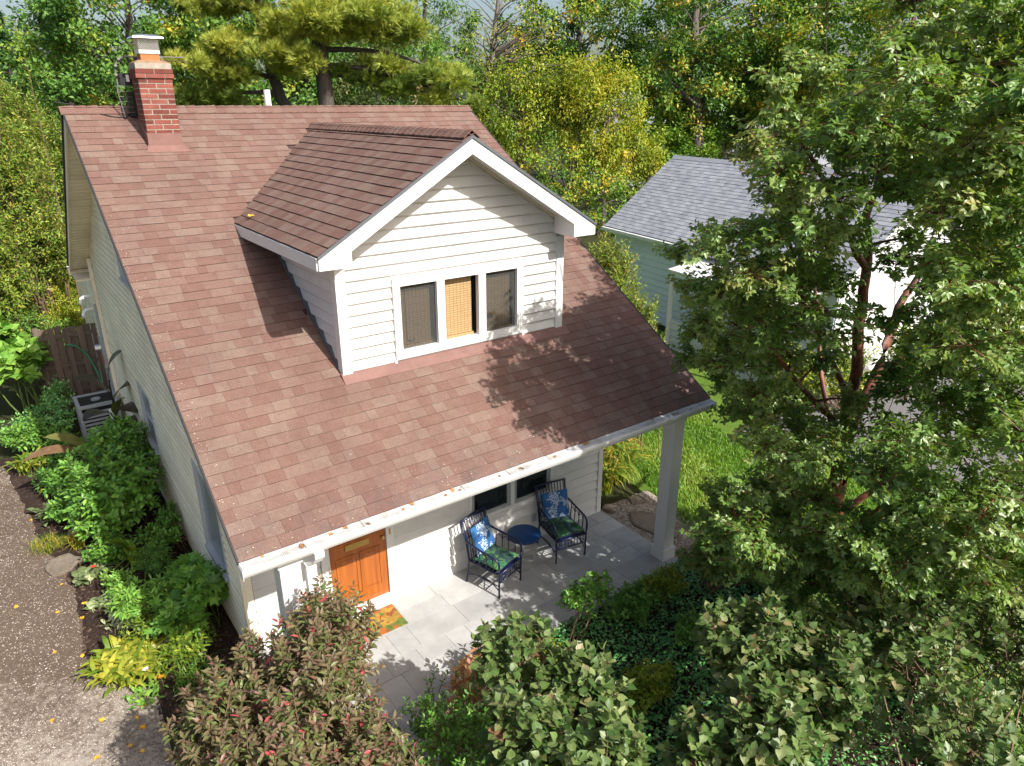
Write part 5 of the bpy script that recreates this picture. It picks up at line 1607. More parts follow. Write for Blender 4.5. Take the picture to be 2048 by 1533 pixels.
CANNA = _strap([(0, 0, .06), (.10, .05, .5), (.26, .12, .9), (.46, .17, 1.0), (.66, .16, .9), (.84, .10, .6), (.95, .03, .28), (1.02, -.03, .03)])
HOSTA = _strap([(0, 0, .1), (.25, .25, .15), (.4, .36, .8), (.62, .42, 1.0), (.85, .34, .6), (1.0, .2, .03)])
def _tuft():
    r = NR(3)
    V = []; F = []
    for i in range(9):
        a = i * 2.4
        sp = .25 + .5 * r.rand()
        d = np.array([1, sp * math.cos(a), sp * math.sin(a)]); d /= np.linalg.norm(d)
        s = np.cross(d, [0.3, .5, .8]); s /= np.linalg.norm(s)
        b = np.array([r.rand() * .2, 0, 0])
        k = len(V)
        V += [b - s * .05, b + s * .05, b + d * (.8 + .3 * r.rand())]
        F.append((k, k + 1, k + 2))
    return np.array(V), np.array(F)
TUFT = _tuft()
def midrib(T):
    v = np.zeros(len(T))
    if len(T) > 6 and abs(T[0, 1]) < 1e-6 and abs(T[1, 1]) < 1e-6:
        v[np.abs(T[:, 1]) < 1e-6] = 1.0
    return v

def nz(a):
    return a / np.maximum(np.linalg.norm(a, axis=-1, keepdims=True), 1e-9)
UP = np.array([0, 0, 1.0])
def frames_(d, n):
    d = nz(d)
    s = nz(np.cross(n, d))
    return d, s, np.cross(d, s)
class Leaves:
    def __init__(self, tmpl):
        self.T, self.F = tmpl
        self.a = []
    def add(self, pos, d, n, ln, wd, tint):
        k = len(pos)
        ln = np.broadcast_to(ln, (k,)); wd = np.broadcast_to(wd, (k,)); tint = np.broadcast_to(tint, (k,))
        d, s, n = frames_(d, n)
        self.a.append((pos, d, s, n, ln, wd, tint))
        return self
    def finish(self, parent, matl, name='foliage', singles=0, single_name='leaf', stuff=True):
        pos, d, s, n, ln, wd, tint = [np.concatenate([x[i] for x in self.a]) for i in range(7)]
        tint = np.clip(tint, 0, 1)
        T, F = self.T, self.F
        if singles:
            dist = np.linalg.norm(pos - np.array(CAM), axis=1) / ln
            o = np.argsort(dist)
            pick, rest = o[:singles], o[singles:]
            variants = []
            for q in range(8):
                variants.append(npmesh(single_name, T, F, matl, np.full(len(F), (q + .5) / 8), True, midrib(T)))
            off = wroot(parent)
            for i in pick:
                ob = D.objects.new(single_name, variants[min(7, int(tint[i] * 8))])
                M = Matrix.Identity(4)
                for r_ in range(3):
                    M[r_][0] = d[i][r_] * ln[i]; M[r_][1] = s[i][r_] * wd[i]; M[r_][2] = n[i][r_] * ln[i]; M[r_][3] = pos[i][r_] - off[r_]
                ob.matrix_local = M
                put(ob, parent)
            pos, d, s, n, ln, wd, tint = [x[rest] for x in (pos, d, s, n, ln, wd, tint)]
        if len(pos) == 0:
            return None
        V = pos[:, None] + T[None, :, 0:1] * (ln[:, None] * d)[:, None] + T[None, :, 1:2] * (wd[:, None] * s)[:, None] + T[None, :, 2:3] * (ln[:, None] * n)[:, None]
        FF = (F[None] + (np.arange(len(pos)) * len(T))[:, None, None]).reshape(-1, 3)
        ob = npobj(name, V.reshape(-1, 3), FF, matl, parent, np.repeat(tint, len(F)), len(T) > 4, np.tile(midrib(T), len(pos)) if midrib(T).any() else None)
        if stuff:
            ob['kind'] = 'stuff'
        return ob

def tubes(P, Rr, sides=4):
    """P (n,k,3) polylines, Rr (n,k) radii -> arrays of quads"""
    n, k, _ = P.shape
    d = np.empty_like(P)
    d[:, 1:-1] = P[:, 2:] - P[:, :-2]
    d[:, 0] = P[:, 1] - P[:, 0]
    d[:, -1] = P[:, -1] - P[:, -2]
    d = nz(d)
    ref = np.where(np.abs(d[..., 2:3]) > .9, np.array([1.0, 0, 0]), UP)
    a = nz(np.cross(d, ref))
    b = np.cross(d, a)
    th = np.arange(sides) * 2 * np.pi / sides
    V = P[:, :, None] + (a[:, :, None] * np.cos(th)[None, None, :, None] + b[:, :, None] * np.sin(th)[None, None, :, None]) * Rr[:, :, None, None]
    idx = np.arange(n * k * sides).reshape(n, k, sides)
    nx = np.roll(idx, -1, 2)
    F = np.stack([idx[:, :-1], nx[:, :-1], nx[:, 1:], idx[:, 1:]], -1).reshape(-1, 4)
    return V.reshape(-1, 3), F
class Wood:
    def __init__(self):
        self.V = []; self.F = []; self.k = 0
    def add(self, P, Rr, sides=4):
        V, F = tubes(np.asarray(P, float), np.asarray(Rr, float), sides)
        self.V.append(V); self.F.append(F + self.k); self.k += len(V)
        return self
    def line(self, pts, rad, sides=8):
        return self.add(np.array([pts], float), np.array([rad], float), sides)
    def finish(self, name, matl, parent):
        return npobj(name, np.concatenate(self.V), np.concatenate(self.F), matl, parent, None, True)

def bend(a, b, r, sag=.12, k=5):
    """slightly crooked lines from a (n,3) to b (n,3)"""
    t = np.linspace(0, 1, k)[None, :, None]
    L_ = np.linalg.norm(b - a, axis=1)[:, None, None]
    P = a[:, None] * (1 - t) + b[:, None] * t
    P = P + np.sin(t * np.pi) * (r.randn(len(a), 1, 3) * sag * .6 + np.array([0, 0, sag])) * L_
    return P

def twig_leaves(lv, r, start, end, pairs, f0, ln, asp, tintf, spread=.9, fwd=.5, up=.7, jit=.3, droop=0.0):
    n = len(start)
    ax = nz(end - start)
    ref = np.where(np.abs(ax[:, 2:3]) > .9, np.array([1.0, 0, 0]), UP)
    e1 = nz(np.cross(ax, ref)); e2 = np.cross(ax, e1)
    ph = r.uniform(0, 6.28, n)
    for k in range(pairs):
        f = f0 + (1 - f0) * (k + .6) / pairs
        p = start + (end - start) * f
        a = ph + k * 1.571
        e = e1 * np.cos(a)[:, None] + e2 * np.sin(a)[:, None]
        for sg in (1, -1):
            d = ax * fwd + e * sg * spread + r.randn(n, 3) * jit * .6 - UP * droop
            nn_ = UP * up + ax * .45 + r.randn(n, 3) * jit
            sz = ln * r.uniform(.7, 1.15, n) * (1 - .25 * abs(f - .6))
            lv.add(p + e * sg * ln * .08, d, nn_, sz, sz * asp, tintf(n, f))
    # a terminal leaf
    sz = ln * r.uniform(.6, .9, n)
    lv.add(end, ax + r.randn(n, 3) * .2, UP + r.randn(n, 3) * .4, sz, sz * asp, tintf(n, 1.0))

def in_ball(r, n, shell=.55):
    v = nz(r.randn(n, 3))
    return v * (shell + (1 - shell) * r.rand(n, 1))

def shrub(name, label, cat, base, blobs, ntwig, twig_len, tmpl, ln, asp, pairs, matl, stemm, tint=(.5, .25), seed=1, singles=0, group=None, nstem=14, up=.7, f0=.25, stem_r=.014, rough=1.0, foot=.12, droop=0.0, outward=.65, jit=.3, tintf=None):
    r = NR(seed)
    t = thing(name, label, cat, (base[0], base[1], GZ), 0, group)
    vol = np.array([b[3] * b[4] * b[5] for b in blobs]) ** .67
    cnt = np.maximum(1, (ntwig * vol / vol.sum()).astype(int))
    S_, E_ = [], []
    for b, c in zip(blobs, cnt):
        v = in_ball(r, c, .45)
        v[:, 2] = np.where(v[:, 2] < -.35, -v[:, 2], v[:, 2])
        ctr = np.array(b[:3]); rad = np.array(b[3:6])
        e = ctr + v * rad * (1 + rough * (r.uniform(-.22, .14, (c, 1)) + .28 * (r.rand(c, 1) > .88) * (v[:, 2:3] > .1)))
        dirn = nz(nz(v) * outward + UP * (1 - outward) + r.randn(c, 3) * .22)
        s = e - dirn * twig_len * r.uniform(.7, 1.2, (c, 1))
        S_.append(s); E_.append(e)
    S_ = np.concatenate(S_); E_ = np.concatenate(E_)
    ok = E_[:, 2] > GZ + .05
    S_, E_ = S_[ok], E_[ok]
    S_[:, 2] = np.maximum(S_[:, 2], GZ + .02)
    w = Wood()
    P = bend(S_, E_, r, .04, 3)
    w.add(P, np.tile([.006, .0045, .002], (len(S_), 1)) * (1 if twig_len < .5 else 1.3), 3)
    ids = r.choice(len(S_), min(nstem, len(S_)), False)
    b0 = np.stack([base[0] + r.randn(len(ids)) * foot, base[1] + r.randn(len(ids)) * foot, np.full(len(ids), GZ)], 1)
    w.add(bend(b0, S_[ids], r, .08, 5), np.tile(np.linspace(stem_r, stem_r * .4, 5), (len(ids), 1)), 5)
    w.finish('stem', stemm, t)
    lv = Leaves(tmpl)
    tf = tintf or (lambda n, f: tint[0] + r.randn(n) * tint[1])
    twig_leaves(lv, r, S_, E_, pairs, f0, ln, asp, tf, up=up, droop=droop, jit=jit)
    lv.finish(t, matl, 'foliage', singles)
    return t

def tree(name, label, base, height, tr, blobs, nclump, per, cr, tmpl, ln, asp, matl, barkm, tint=(.5, .2), seed=1, group=None, lean=(0, 0), flat=.75, droop=.1, upn=.6, nbr=40, shell=.5, trunk_top=.85):
    """trunk, limbs to every leafy clump, and a crown of small real leaves"""
    r = NR(seed)
    t = thing(name, label, 'tree', (base[0], base[1], GZ), 0, group)
    B = np.array([base[0], base[1], GZ])
    k = 9
    tt = np.linspace(0, 1, k)
    tp = B + np.stack([tt * lean[0] + np.cumsum(r.randn(k) * .012 * height) * (tt > 0), tt * lean[1] + np.cumsum(r.randn(k) * .012 * height) * (tt > 0), tt * height * trunk_top], 1)
    w = Wood()
    w.line(tp, tr * (1.15 - tt) ** .8 * np.where(tt == 0, 1.25, 1.0), 10)
    cs_ = []
    vol = np.array([b[3] * b[4] * b[5] for b in blobs]) ** .67
    for b, c in zip(blobs, np.maximum(1, (nclump * vol / vol.sum()).astype(int))):
        cs_.append(np.array([B[0] + b[0], B[1] + b[1], b[2]]) + in_ball(r, c, shell) * np.array(b[3:6]))
    c = np.concatenate(cs_)
    r.shuffle(c)
    m = min(nbr, len(c))
    hor = np.linalg.norm(c[:m, :2] - B[:2], axis=1)
    hz = np.clip((c[:m, 2] - .45 * hor - GZ) / (height * trunk_top), .12, .97)
    s = np.stack([np.interp(hz, tt, tp[:, i]) for i in range(3)], 1)
    P = bend(s, c[:m], r, .07, 6)
    rr = tr * (.42 * (1.1 - hz))[:, None] * np.linspace(1, .12, 6)[None]
    w.add(P, np.maximum(rr, .012), 5)
    w.finish('trunk', barkm, t)
    n = len(c) * per
    ci = np.repeat(np.arange(len(c)), per)
    sc = r.uniform(.65, 1.3, len(c))[ci]
    v = in_ball(r, n, .15)
    v[:, 2] *= flat
    pos = c[ci] + v * (cr * sc)[:, None]
    out = nz(v) + .35 * nz(c[ci] - (B + UP * height * .5))
    nn_ = UP * upn + out * .5 + r.randn(n, 3) * .45
    d = out * .6 + r.randn(n, 3) * .7 - UP * droop
    sz = ln * r.uniform(.65, 1.25, n)
    tc = (r.randn(len(c)) * tint[1])[ci]
    lv = Leaves(tmpl)
    lv.add(pos, d, nn_, sz, sz * asp, tint[0] + tc + r.randn(n) * tint[1] * .6)
    lv.finish(t, matl, 'crown', stuff=False)
    return t

g3 = lambda r, g, b: (r, g, b, 1)
F_dark = leafmat('dark_tree_leaf', [g3(0.052, 0.121, 0.029), g3(0.096, 0.217, 0.039), g3(0.169, 0.315, 0.052), g3(0.323, 0.388, 0.058), g3(0.678, 0.436, 0.058)], .32)
F_mid = leafmat('mid_tree_leaf', [g3(0.066, 0.166, 0.026), g3(0.118, 0.265, 0.037), g3(0.205, 0.356, 0.047), g3(0.383, 0.437, 0.055), g3(0.608, 0.450, 0.060)], .36)
F_yel = leafmat('yellow_tree_leaf', [g3(0.120, 0.210, 0.025), g3(0.220, 0.310, 0.030), g3(0.350, 0.400, 0.040), g3(0.480, 0.460, 0.050), g3(0.520, 0.400, 0.045)], .38)
F_pine = leafmat('pine_needle', [g3(0.065, 0.130, 0.030), g3(0.145, 0.220, 0.040), g3(0.270, 0.340, 0.060), g3(0.420, 0.450, 0.080), g3(0.500, 0.430, 0.090)], .25, .5, .25)
F_hem = leafmat('hemlock_needle', [g3(0.023, 0.058, 0.023), g3(0.043, 0.101, 0.031), g3(0.078, 0.156, 0.043)], .15)
F_wil = leafmat('narrow_leaf', [g3(.075, .16, .022), g3(.14, .25, .032), g3(.23, .33, .048), g3(.40, .41, .065), g3(.44, .31, .055)], .33)
F_rho = leafmat('bronze_evergreen_leaf', [g3(0.042, 0.076, 0.020), g3(0.076, 0.118, 0.030), g3(0.143, 0.168, 0.059), g3(0.252, 0.185, 0.084)], .2)
F_maple = leafmat('paperbark_maple_leaf', [g3(.080, .175, .032), g3(.135, .250, .050), g3(.205, .320, .075), g3(.280, .365, .110), g3(.41, .38, .14)], .40, .38, .6)
F_red = leafmat('purple_bush_leaf', [g3(0.075, 0.140, 0.030), g3(0.115, 0.175, 0.045), g3(0.150, 0.140, 0.060), g3(0.175, 0.115, 0.075), g3(0.210, 0.095, 0.080), g3(0.420, 0.070, 0.080)], .22, .45, .4)
F_lilac = leafmat('lilac_leaf', [g3(0.045, 0.100, 0.022), g3(0.085, 0.150, 0.036), g3(0.135, 0.195, 0.060), g3(0.200, 0.235, 0.090), g3(0.280, 0.220, 0.110)], .22, .45, .45, (g3(.22, .115, .065), 3.2, .66))
F_brown = leafmat('autumn_hydrangea_leaf', [g3(.26, .27, .05), g3(.48, .30, .13), g3(.50, .27, .16), g3(.38, .15, .09)], .25)
F_green = leafmat('bright_green_leaf', [g3(0.068, 0.169, 0.030), g3(0.115, 0.277, 0.043), g3(0.176, 0.365, 0.061), g3(0.270, 0.446, 0.081)], .28, .4, .4)
F_lime = leafmat('lime_leaf', [g3(.10, .19, .020), g3(.21, .29, .030), g3(.36, .38, .045), g3(.50, .44, .06)], .3)
F_pale = leafmat('pale_leaf', [g3(.12, .17, .07), g3(.24, .29, .13), g3(.48, .50, .30), g3(.66, .64, .46)], .25)
F_bronze = leafmat('bronze_canna_leaf', [g3(0.029, 0.039, 0.021), g3(0.058, 0.052, 0.034), g3(0.111, 0.072, 0.049), g3(0.156, 0.221, 0.039)], .15, .35, .5)
F_tan = leafmat('dry_canna_leaf', [g3(.20, .12, .065), g3(.26, .17, .08), g3(.17, .19, .05)], .25)
F_ground = leafmat('ground_cover_leaf', [g3(0.043, 0.166, 0.047), g3(0.082, 0.264, 0.082), g3(0.156, 0.390, 0.117), g3(0.293, 0.546, 0.156)], .18, .35, .5)
F_lily = leafmat('daylily_leaf', [g3(0.069, 0.172, 0.021), g3(0.149, 0.253, 0.029), g3(0.310, 0.345, 0.040), g3(0.529, 0.414, 0.057), g3(0.575, 0.299, 0.069)], .3)
F_grass = leafmat('grass_blade', [g3(0.069, 0.184, 0.014), g3(0.127, 0.276, 0.018), g3(0.196, 0.345, 0.025), g3(0.345, 0.368, 0.081)], .35)
F_flower = leafmat('flower', [g3(.70, .04, .03), g3(.75, .30, .02), g3(.80, .62, .06), g3(.72, .30, .50), g3(.78, .72, .76)], .2)

# ---- the big paperbark maple beside the porch
mp = thing('paperbark_maple', 'multi-stemmed tree with cinnamon peeling bark standing on the lawn beside the porch', 'tree', (7.9, -1.66, GZ))
r = NR(21)
w = Wood()
LIMBS = [
 ([(7.90, -1.68, -.12), (7.86, -1.64, .5), (7.85, -1.61, 1.02), (7.84, -1.59, 1.66)], (.19, .145, .14, .15)),
 ([(7.84, -1.59, 1.5), (7.76, -1.61, 2.4), (7.68, -1.66, 3.3), (7.62, -1.6, 4.25), (7.61, -1.57, 4.9), (7.58, -1.46, 5.45), (7.78, -1.45, 6.04), (7.98, -1.42, 7.2), (8.1, -1.35, 8.2)], (.105, .092, .086, .075, .066, .055, .045, .03, .012)),
 ([(7.86, -1.55, 1.5), (8.12, -1.52, 2.5), (8.45, -1.58, 3.23), (8.86, -1.5, 4.02), (9.2, -1.53, 4.5), (9.56, -1.49, 5.2), (9.9, -1.4, 6.4), (10.1, -1.3, 7.4)], (.095, .085, .075, .06, .05, .04, .025, .01)),
 ([(7.61, -1.57, 4.8), (7.2, -1.57, 5.15), (6.93, -1.57, 5.4), (6.45, -1.53, 5.9), (5.98, -1.35, 6.5), (5.75, -1.1, 7.0)], (.055, .05, .042, .032, .02, .01)),
 ([(7.63, -1.6, 4.15), (7.1, -1.5, 4.25), (6.7, -1.35, 4.5), (6.3, -.9, 4.75), (6.0, -.4, 5.0)], (.045, .038, .03, .02, .01)),
 ([(8.5, -1.58, 3.2), (8.88, -1.94, 3.62), (9.25, -2.34, 4.1), (9.6, -2.7, 4.9)], (.05, .04, .03, .012)),
 ([(7.74, -1.61, 2.5), (7.3, -1.55, 2.85), (6.9, -1.5, 3.2), (6.2, -1.3, 3.9), (5.7, -1.0, 4.3)], (.055, .045, .038, .026, .01)),
 ([(7.85, -1.61, 1.0), (7.4, -1.6, 1.45), (7.01, -1.5, 1.9), (6.4, -1.28, 2.4), (5.8, -1.1, 2.8)], (.05, .042, .034, .024, .01)),
 ([(7.87, -1.61, 1.05), (8.22, -1.93, 1.5), (8.62, -2.38, 2.15), (9.05, -2.95, 2.8)], (.06, .05, .038, .015)),
 ([(7.85, -1.64, .5), (7.3, -1.75, 1.0), (6.8, -1.75, 1.5), (6.2, -1.6, 1.9)], (.045, .036, .028, .012)),
 ([(7.72, -1.6, 3.0), (7.5, -1.1, 3.9), (7.3, -.7, 4.9), (7.1, -.4, 6.0)], (.05, .04, .03, .012)),
 ([(7.9, -1.5, 2.0), (8.2, -.9, 3.0), (8.5, -.4, 4.2), (8.7, .1, 5.6)], (.05, .042, .03, .012)),
 ([(8.0, -1.75, .6), (8.1, -2.1, 1.3), (8.0, -2.5, 2.2), (7.9, -2.8, 3.0)], (.05, .04, .03, .012)),
]
nodes = []
for pts, rad in LIMBS:
    pts = np.array(pts)
    n = len(pts)
    q = np.linspace(0, n - 1, n * 3)
    P = np.stack([np.interp(q, np.arange(n), pts[:, i]) for i in range(3)], 1)
    P[1:-1] += r.randn(len(P) - 2, 3) * .012
    Rr = np.interp(q, np.arange(n), rad)
    Rr = Rr * .9
    w.line(P, Rr, 9)
    for p, k in list(zip(P, Rr))[3:]:
        nodes.append((*p, k))
nodes = np.array(nodes)
CL = np.array(MAPLE_CLUMPS)
# limb out to each spray, nearest first, so that boughs branch from boughs
d0 = np.array([np.min(np.linalg.norm(nodes[:, :3] - c, axis=1)) for c in CL])
CL = CL[np.argsort(d0)]
P = np.zeros((len(CL), 6, 3))
for i, c in enumerate(CL):
    dd = np.linalg.norm(nodes[:, :3] - c, axis=1) + np.maximum(0, nodes[:, 2] - c[2] + .15) * 2.0
    nd = nodes[np.argmin(dd)]
    P[i] = bend(nd[None, :3], c[None], r, .05, 6)[0]
    r0 = min(nd[3] * .7, .012 + .016 * np.linalg.norm(c - nd[:3]))
    rr = np.linspace(r0, max(.005, r0 * .45), 6)
    w.add(P[i][None], rr[None], 5)
    nodes = np.concatenate([nodes, np.concatenate([P[i][2:], rr[2:, None]], 1)])
NT = 13
ci = np.repeat(np.arange(len(CL)), NT)
v = in_ball(r, len(ci), .25)
v[:, 2] *= .62
E_ = CL[ci] + v * .47
S_ = P[ci, 4] * .45 + CL[ci] * .45 + E_ * .1
w.add(bend(S_, E_, r, .05, 3), np.tile([.006, .005, .002], (len(S_), 1)), 3)
w.finish('trunk', M_paperbark, mp)
lv = Leaves(TRIF)
tcl = r.randn(len(CL)) * .13
twig_leaves(lv, r, S_, E_, 5, .2, .098, 1.25, lambda n, f: .48 + tcl[ci] + r.randn(n) * .13, up=.9, fwd=.4, jit=.32, droop=.25)
lv.finish(mp, F_maple, 'crown', 300, stuff=False)

# ---- foreground shrubs
def red_t(n, f):
    q = r_red.rand(n)
    return np.where(q > .965, .97, .10 + .52 * f * r_red.uniform(.55, 1.15, n) + r_red.randn(n) * .08)
r_red = NR(5)
shrub('purple_bush', 'dense shrub with purple bronze and green leaves in front of the wooden door', 'shrub', (.1, -1.4),
      [(-.05, -1.4, 1.25, .85, 1.0, 1.0), (.62, -.50, 1.6, .5, .5, .9), (-.35, -1.6, 1.4, .6, .75, .9), (.35, -2.0, 1.25, .5, .6, .8), (-.1, -.45, 1.45, .55, .45, .8), (.25, -1.1, 2.0, .45, .55, .5), (-.62, -.95, 1.45, .40, .75, .85)], 1500, .34, BROAD, .086, .44, 8, F_red, M_twig, seed=31, singles=300, nstem=26, up=.6, tintf=red_t, outward=.5, rough=.45)
LG = 'lilac shrubs along the front of the porch'
shrub('lilac', 'tall lilac with grey green heart shaped leaves right beside the purple bush', 'shrub', (2.1, -2.4),
      [(2.0, -1.6, 1.5, .48, .45, .7), (1.6, -2.5, 1.4, .5, .6, .75), (2.35, -2.2, 1.35, .55, .5, .7), (1.9, -3.0, 1.3, .7, .6, .75)], 430, .46, HEART, .100, .9, 5, F_lilac, M_twig, (.38, .22), 32, 300, LG, 12, .75, .3, .016, .25, foot=.3)
shrub('lilac', 'middle lilac shrub with spotted heart shaped leaves, below the paperbark maple', 'shrub', (3.9, -3.4),
      [(4.1, -2.9, 1.45, .75, .6, .75), (3.5, -3.6, 1.25, .7, .6, .75), (4.45, -3.5, 1.3, .6, .65, .7), (3.1, -3.2, 1.0, .5, .45, .6)], 450, .46, HEART, .100, .9, 5, F_lilac, M_twig, (.36, .23), 33, 300, LG, 14, .75, .3, .016, .25, foot=.4)
shrub('lilac', 'sparse lilac with dry brown seed heads at the lower corner under the maple branches', 'shrub', (5.2, -4.4),
      [(5.3, -3.9, 1.5, .7, .65, .8), (4.7, -4.7, 1.3, .7, .6, .8), (6.0, -3.7, 1.4, .6, .6, .8), (5.6, -3.2, 1.7, .5, .45, .6), (6.8, -4.4, 1.2, .8, .8, .9)], 430, .5, HEART, .095, .85, 4, F_lilac, M_twig, (.34, .24), 34, 300, LG, 14, .7, .3, .014, .25, foot=.5)
shrub('hydrangea', 'small hydrangea with orange brown autumn leaves at the edge of the grey patio', 'shrub', (2.35, -.5),
      [(2.2, -.60, .30, .38, .34, .36), (2.62, -.38, .34, .30, .26, .32), (1.85, -.95, .28, .3, .3, .3)], 190, .3, BROAD, .095, .62, 4, F_brown, M_twig, (.55, .25), 35, 120, None, 10, .7)
shrub('low_green_shrub', 'low dark green shrub between the purple bush and the lilac', 'shrub', (1.4, -1.5),
      [(1.5, -.85, .42, .45, .45, .46), (1.4, -1.5, .68, .5, .55, .66), (1.9, -1.35, .5, .4, .4, .5), (1.25, -2.4, .8, .45, .6, .75)], 430, .28, BROAD, .065, .5, 5, F_green, M_twig, (.35, .25), 36, 0)
shrub('sapling', 'young maple sapling with fine green leaves at the front corner of the patio', 'shrub', (3.85, -.55),
      [(3.85, -.55, .75, .3, .28, .35), (4.35, -.4, .6, .25, .2, .25)], 60, .3, TRIF, .10, 1.1, 3, F_green, M_twig, (.4, .2), 37, 0, None, 4, foot=.05, stem_r=.009)
shrub('column_shrub', 'leafy young tree with bright three part leaves crowding the white porch column', 'shrub', (6.35, -.75),
      [(6.45, -.75, 1.0, .5, .42, .75), (6.15, -.8, .6, .45, .4, .5), (6.9, -1.1, 1.3, .5, .45, .7), (6.6, -1.5, .9, .6, .5, .7)], 330, .38, TRIF, .125, 1.1, 4, F_maple, M_twig, (.62, .16), 38, 200, None, 12, .85)

for i, (x, y, lab) in enumerate([(3.4, -.75, 'feathery green plant at the front edge of the patio beside the sapling'), (4.9, -.55, 'bright green leafy plant along the middle of the patio edge'), (5.6, -.45, 'low bright plant at the patio edge close to the white column'), (5.2, -1.4, 'green plant in the middle of the dark ground cover'), (4.0, -1.7, 'green plant in the ground cover between the two nearer lilacs')]):
    shrub('edging_plant', lab, 'plant', (x, y), [(x, y, .16 + .05 * (i % 2), .42, .3, .26)], 75, .24, (BROAD, TRIF, FOLD)[i % 3], (.07, .09, .10)[i % 3], (.5, 1.0, .3)[i % 3], 5, F_green if i % 2 else F_lime, M_stem, (.30, .25), 180 + i, 40, 'small plants along the patio edge', 8, .8)
def cover(name, label, poly, n, h, tmpl, ln, asp, matl, tint, seed, up=.8, mound=0.0):
    r = NR(seed)
    P = np.array(poly)
    f = in_poly(poly)
    pts = np.stack([r.uniform(P[:, 0].min(), P[:, 0].max(), n * 3), r.uniform(P[:, 1].min(), P[:, 1].max(), n * 3)], 1)
    pts = pts[[f(p) for p in pts]][:n]
    n = len(pts)
    hh = h * (.35 + .65 * r.rand(n)) * (1 + .5 * np.sin(pts[:, 0] * 3.1) * np.sin(pts[:, 1] * 2.7))
    pos = np.concatenate([pts, (GZ + hh)[:, None]], 1)
    d = r.randn(n, 3); d[:, 2] *= .3
    nn_ = UP * up + r.randn(n, 3) * .4
    sz = ln * r.uniform(.6, 1.2, n)
    lv = Leaves(tmpl)
    lv.add(pos, d, nn_, sz, sz * asp, tint[0] + r.randn(n) * tint[1])
    o = lv.finish(None, matl, name)
    o['label'] = label
    return o
cover('ground_cover', 'dark green ground cover below the porch', [(2.6, -3.4), (6.6, -3.6), (7.2, -1.2), (6.5, .0), (3.0, -.15), (1.6, -1.6)], 15000, .16, BROAD, .065, .5, F_ground, (.45, .25), 41)
cover('ivy', 'small leaved ivy under the lilacs', [(-.6, -4.5), (7.5, -6.2), (8.5, -3.4), (3, -3.2), (1.2, -2.2)], 13000, .14, BROAD, .05, .55, F_ground, (.6, .25), 42)
cover('undergrowth', 'mixed leafy growth at the lower right', [(4.6, -8.0), (9.5, -7.0), (9.0, -3.6), (7.2, -3.0), (5.5, -4.8)], 9000, .5, TRIF, .10, 1.0, F_maple, (.45, .25), 44)
cover('undergrowth', 'green undergrowth below the maple', [(6.5, -3.5), (9.2, -3.8), (8.6, -1.8), (6.9, -.4)], 6000, .3, TRIF, .09, 1.0, F_maple, (.55, .2), 43)

def clump(name, label, cat, base, n, ln, wd, tmpl, matl, tint, seed, rad=.08, upd=.5, singles=0, group=None, hbase=0.0, spread=1.0, nup=1.0):
    """leaves rising from one crown on the ground"""
    r = NR(seed)
    t = thing(name, label, cat, (base[0], base[1], GZ), 0, group)
    a = r.uniform(0, 6.28, n)
    q = np.sqrt(r.rand(n)) * rad
    b = r.uniform(0, 6.28, n)
    pos = np.stack([base[0] + q * np.cos(b), base[1] + q * np.sin(b), GZ + hbase * r.rand(n)], 1)
    d = np.stack([np.cos(a) * spread, np.sin(a) * spread, upd * r.uniform(.1, 1.1, n)], 1)
    nn_ = UP * nup + r.randn(n, 3) * .15
    sz = ln * r.uniform(.65, 1.15, n)
    lv = Leaves(tmpl)
    lv.add(pos, d, nn_, sz, wd * r.uniform(.8, 1.2, n), tint[0] + r.randn(n) * tint[1])
    lv.finish(t, matl, 'foliage', singles)
    return t
# daylilies by the cottage corner
DLG = 'daylilies beside the cottage'
for i, (x, y) in enumerate([(7.05, 2.35), (7.6, 2.5), (7.2, 3.0), (7.9, 3.1), (7.0, 3.6), (7.6, 3.75), (8.2, 3.8), (7.2, 4.4), (7.9, 4.6)]):
    lab = ['clump of green and yellow daylily leaves spilling over the gravel at the house corner', 'daylily clump arching over the small fieldstone', 'daylily clump in the middle of the bed beside the house wall', 'daylily clump leaning out onto the lawn edge', 'daylily clump tight against the side wall', 'yellowing daylily clump behind the front row', 'daylily clump furthest out on the lawn', 'daylily clump deep in the bed below the tall shrubs', 'daylily clump at the back of the bed on the lawn side'][i]
    clump('daylily', lab, 'plant', (x, y), 150, .78, .030, STRAP, F_lily, (.42 + .25 * (y > 2.8), .24), 50 + i, .14, .8, 0, DLG)
# lawn blades
def grass(name, poly, n, h, matl, seed, label):
    r = NR(seed)
    P = np.array(poly); f = in_poly(poly)
    pts = np.stack([r.uniform(P[:, 0].min(), P[:, 0].max(), n * 2), r.uniform(P[:, 1].min(), P[:, 1].max(), n * 2)], 1)
    pts = pts[[f(p) for p in pts]][:n]
    n = len(pts)
    a = r.uniform(0, 6.28, n)
    d = np.stack([np.cos(a), np.sin(a), np.zeros(n)], 1)
    sz = h * r.uniform(.6, 1.3, n)
    lv = Leaves(BLADE)
    pat = .5 + .25 * np.sin(pts[:, 0] * 2.3 + np.sin(pts[:, 1] * 1.9))
    lv.add(np.concatenate([pts, np.full((n, 1), GZ + .008)], 1), d, np.tile(UP, (n, 1)) + r.randn(n, 3) * .2, sz, sz * .16 + .004, pat + r.randn(n) * .2)
    o = lv.finish(None, matl, name)
    o['label'] = label
    return o
grass('grass', [(7.0, -2.4), (9.5, -4.1), (12.6, -5.2), (11.4, -1.0), (11.0, 2.6), (12.5, 6.0), (8.2, 6.5), (8.4, 3.2), (7.7, 1.5), (7.2, .2)], 60000, .075, F_grass, 61, 'short bright green lawn grass')

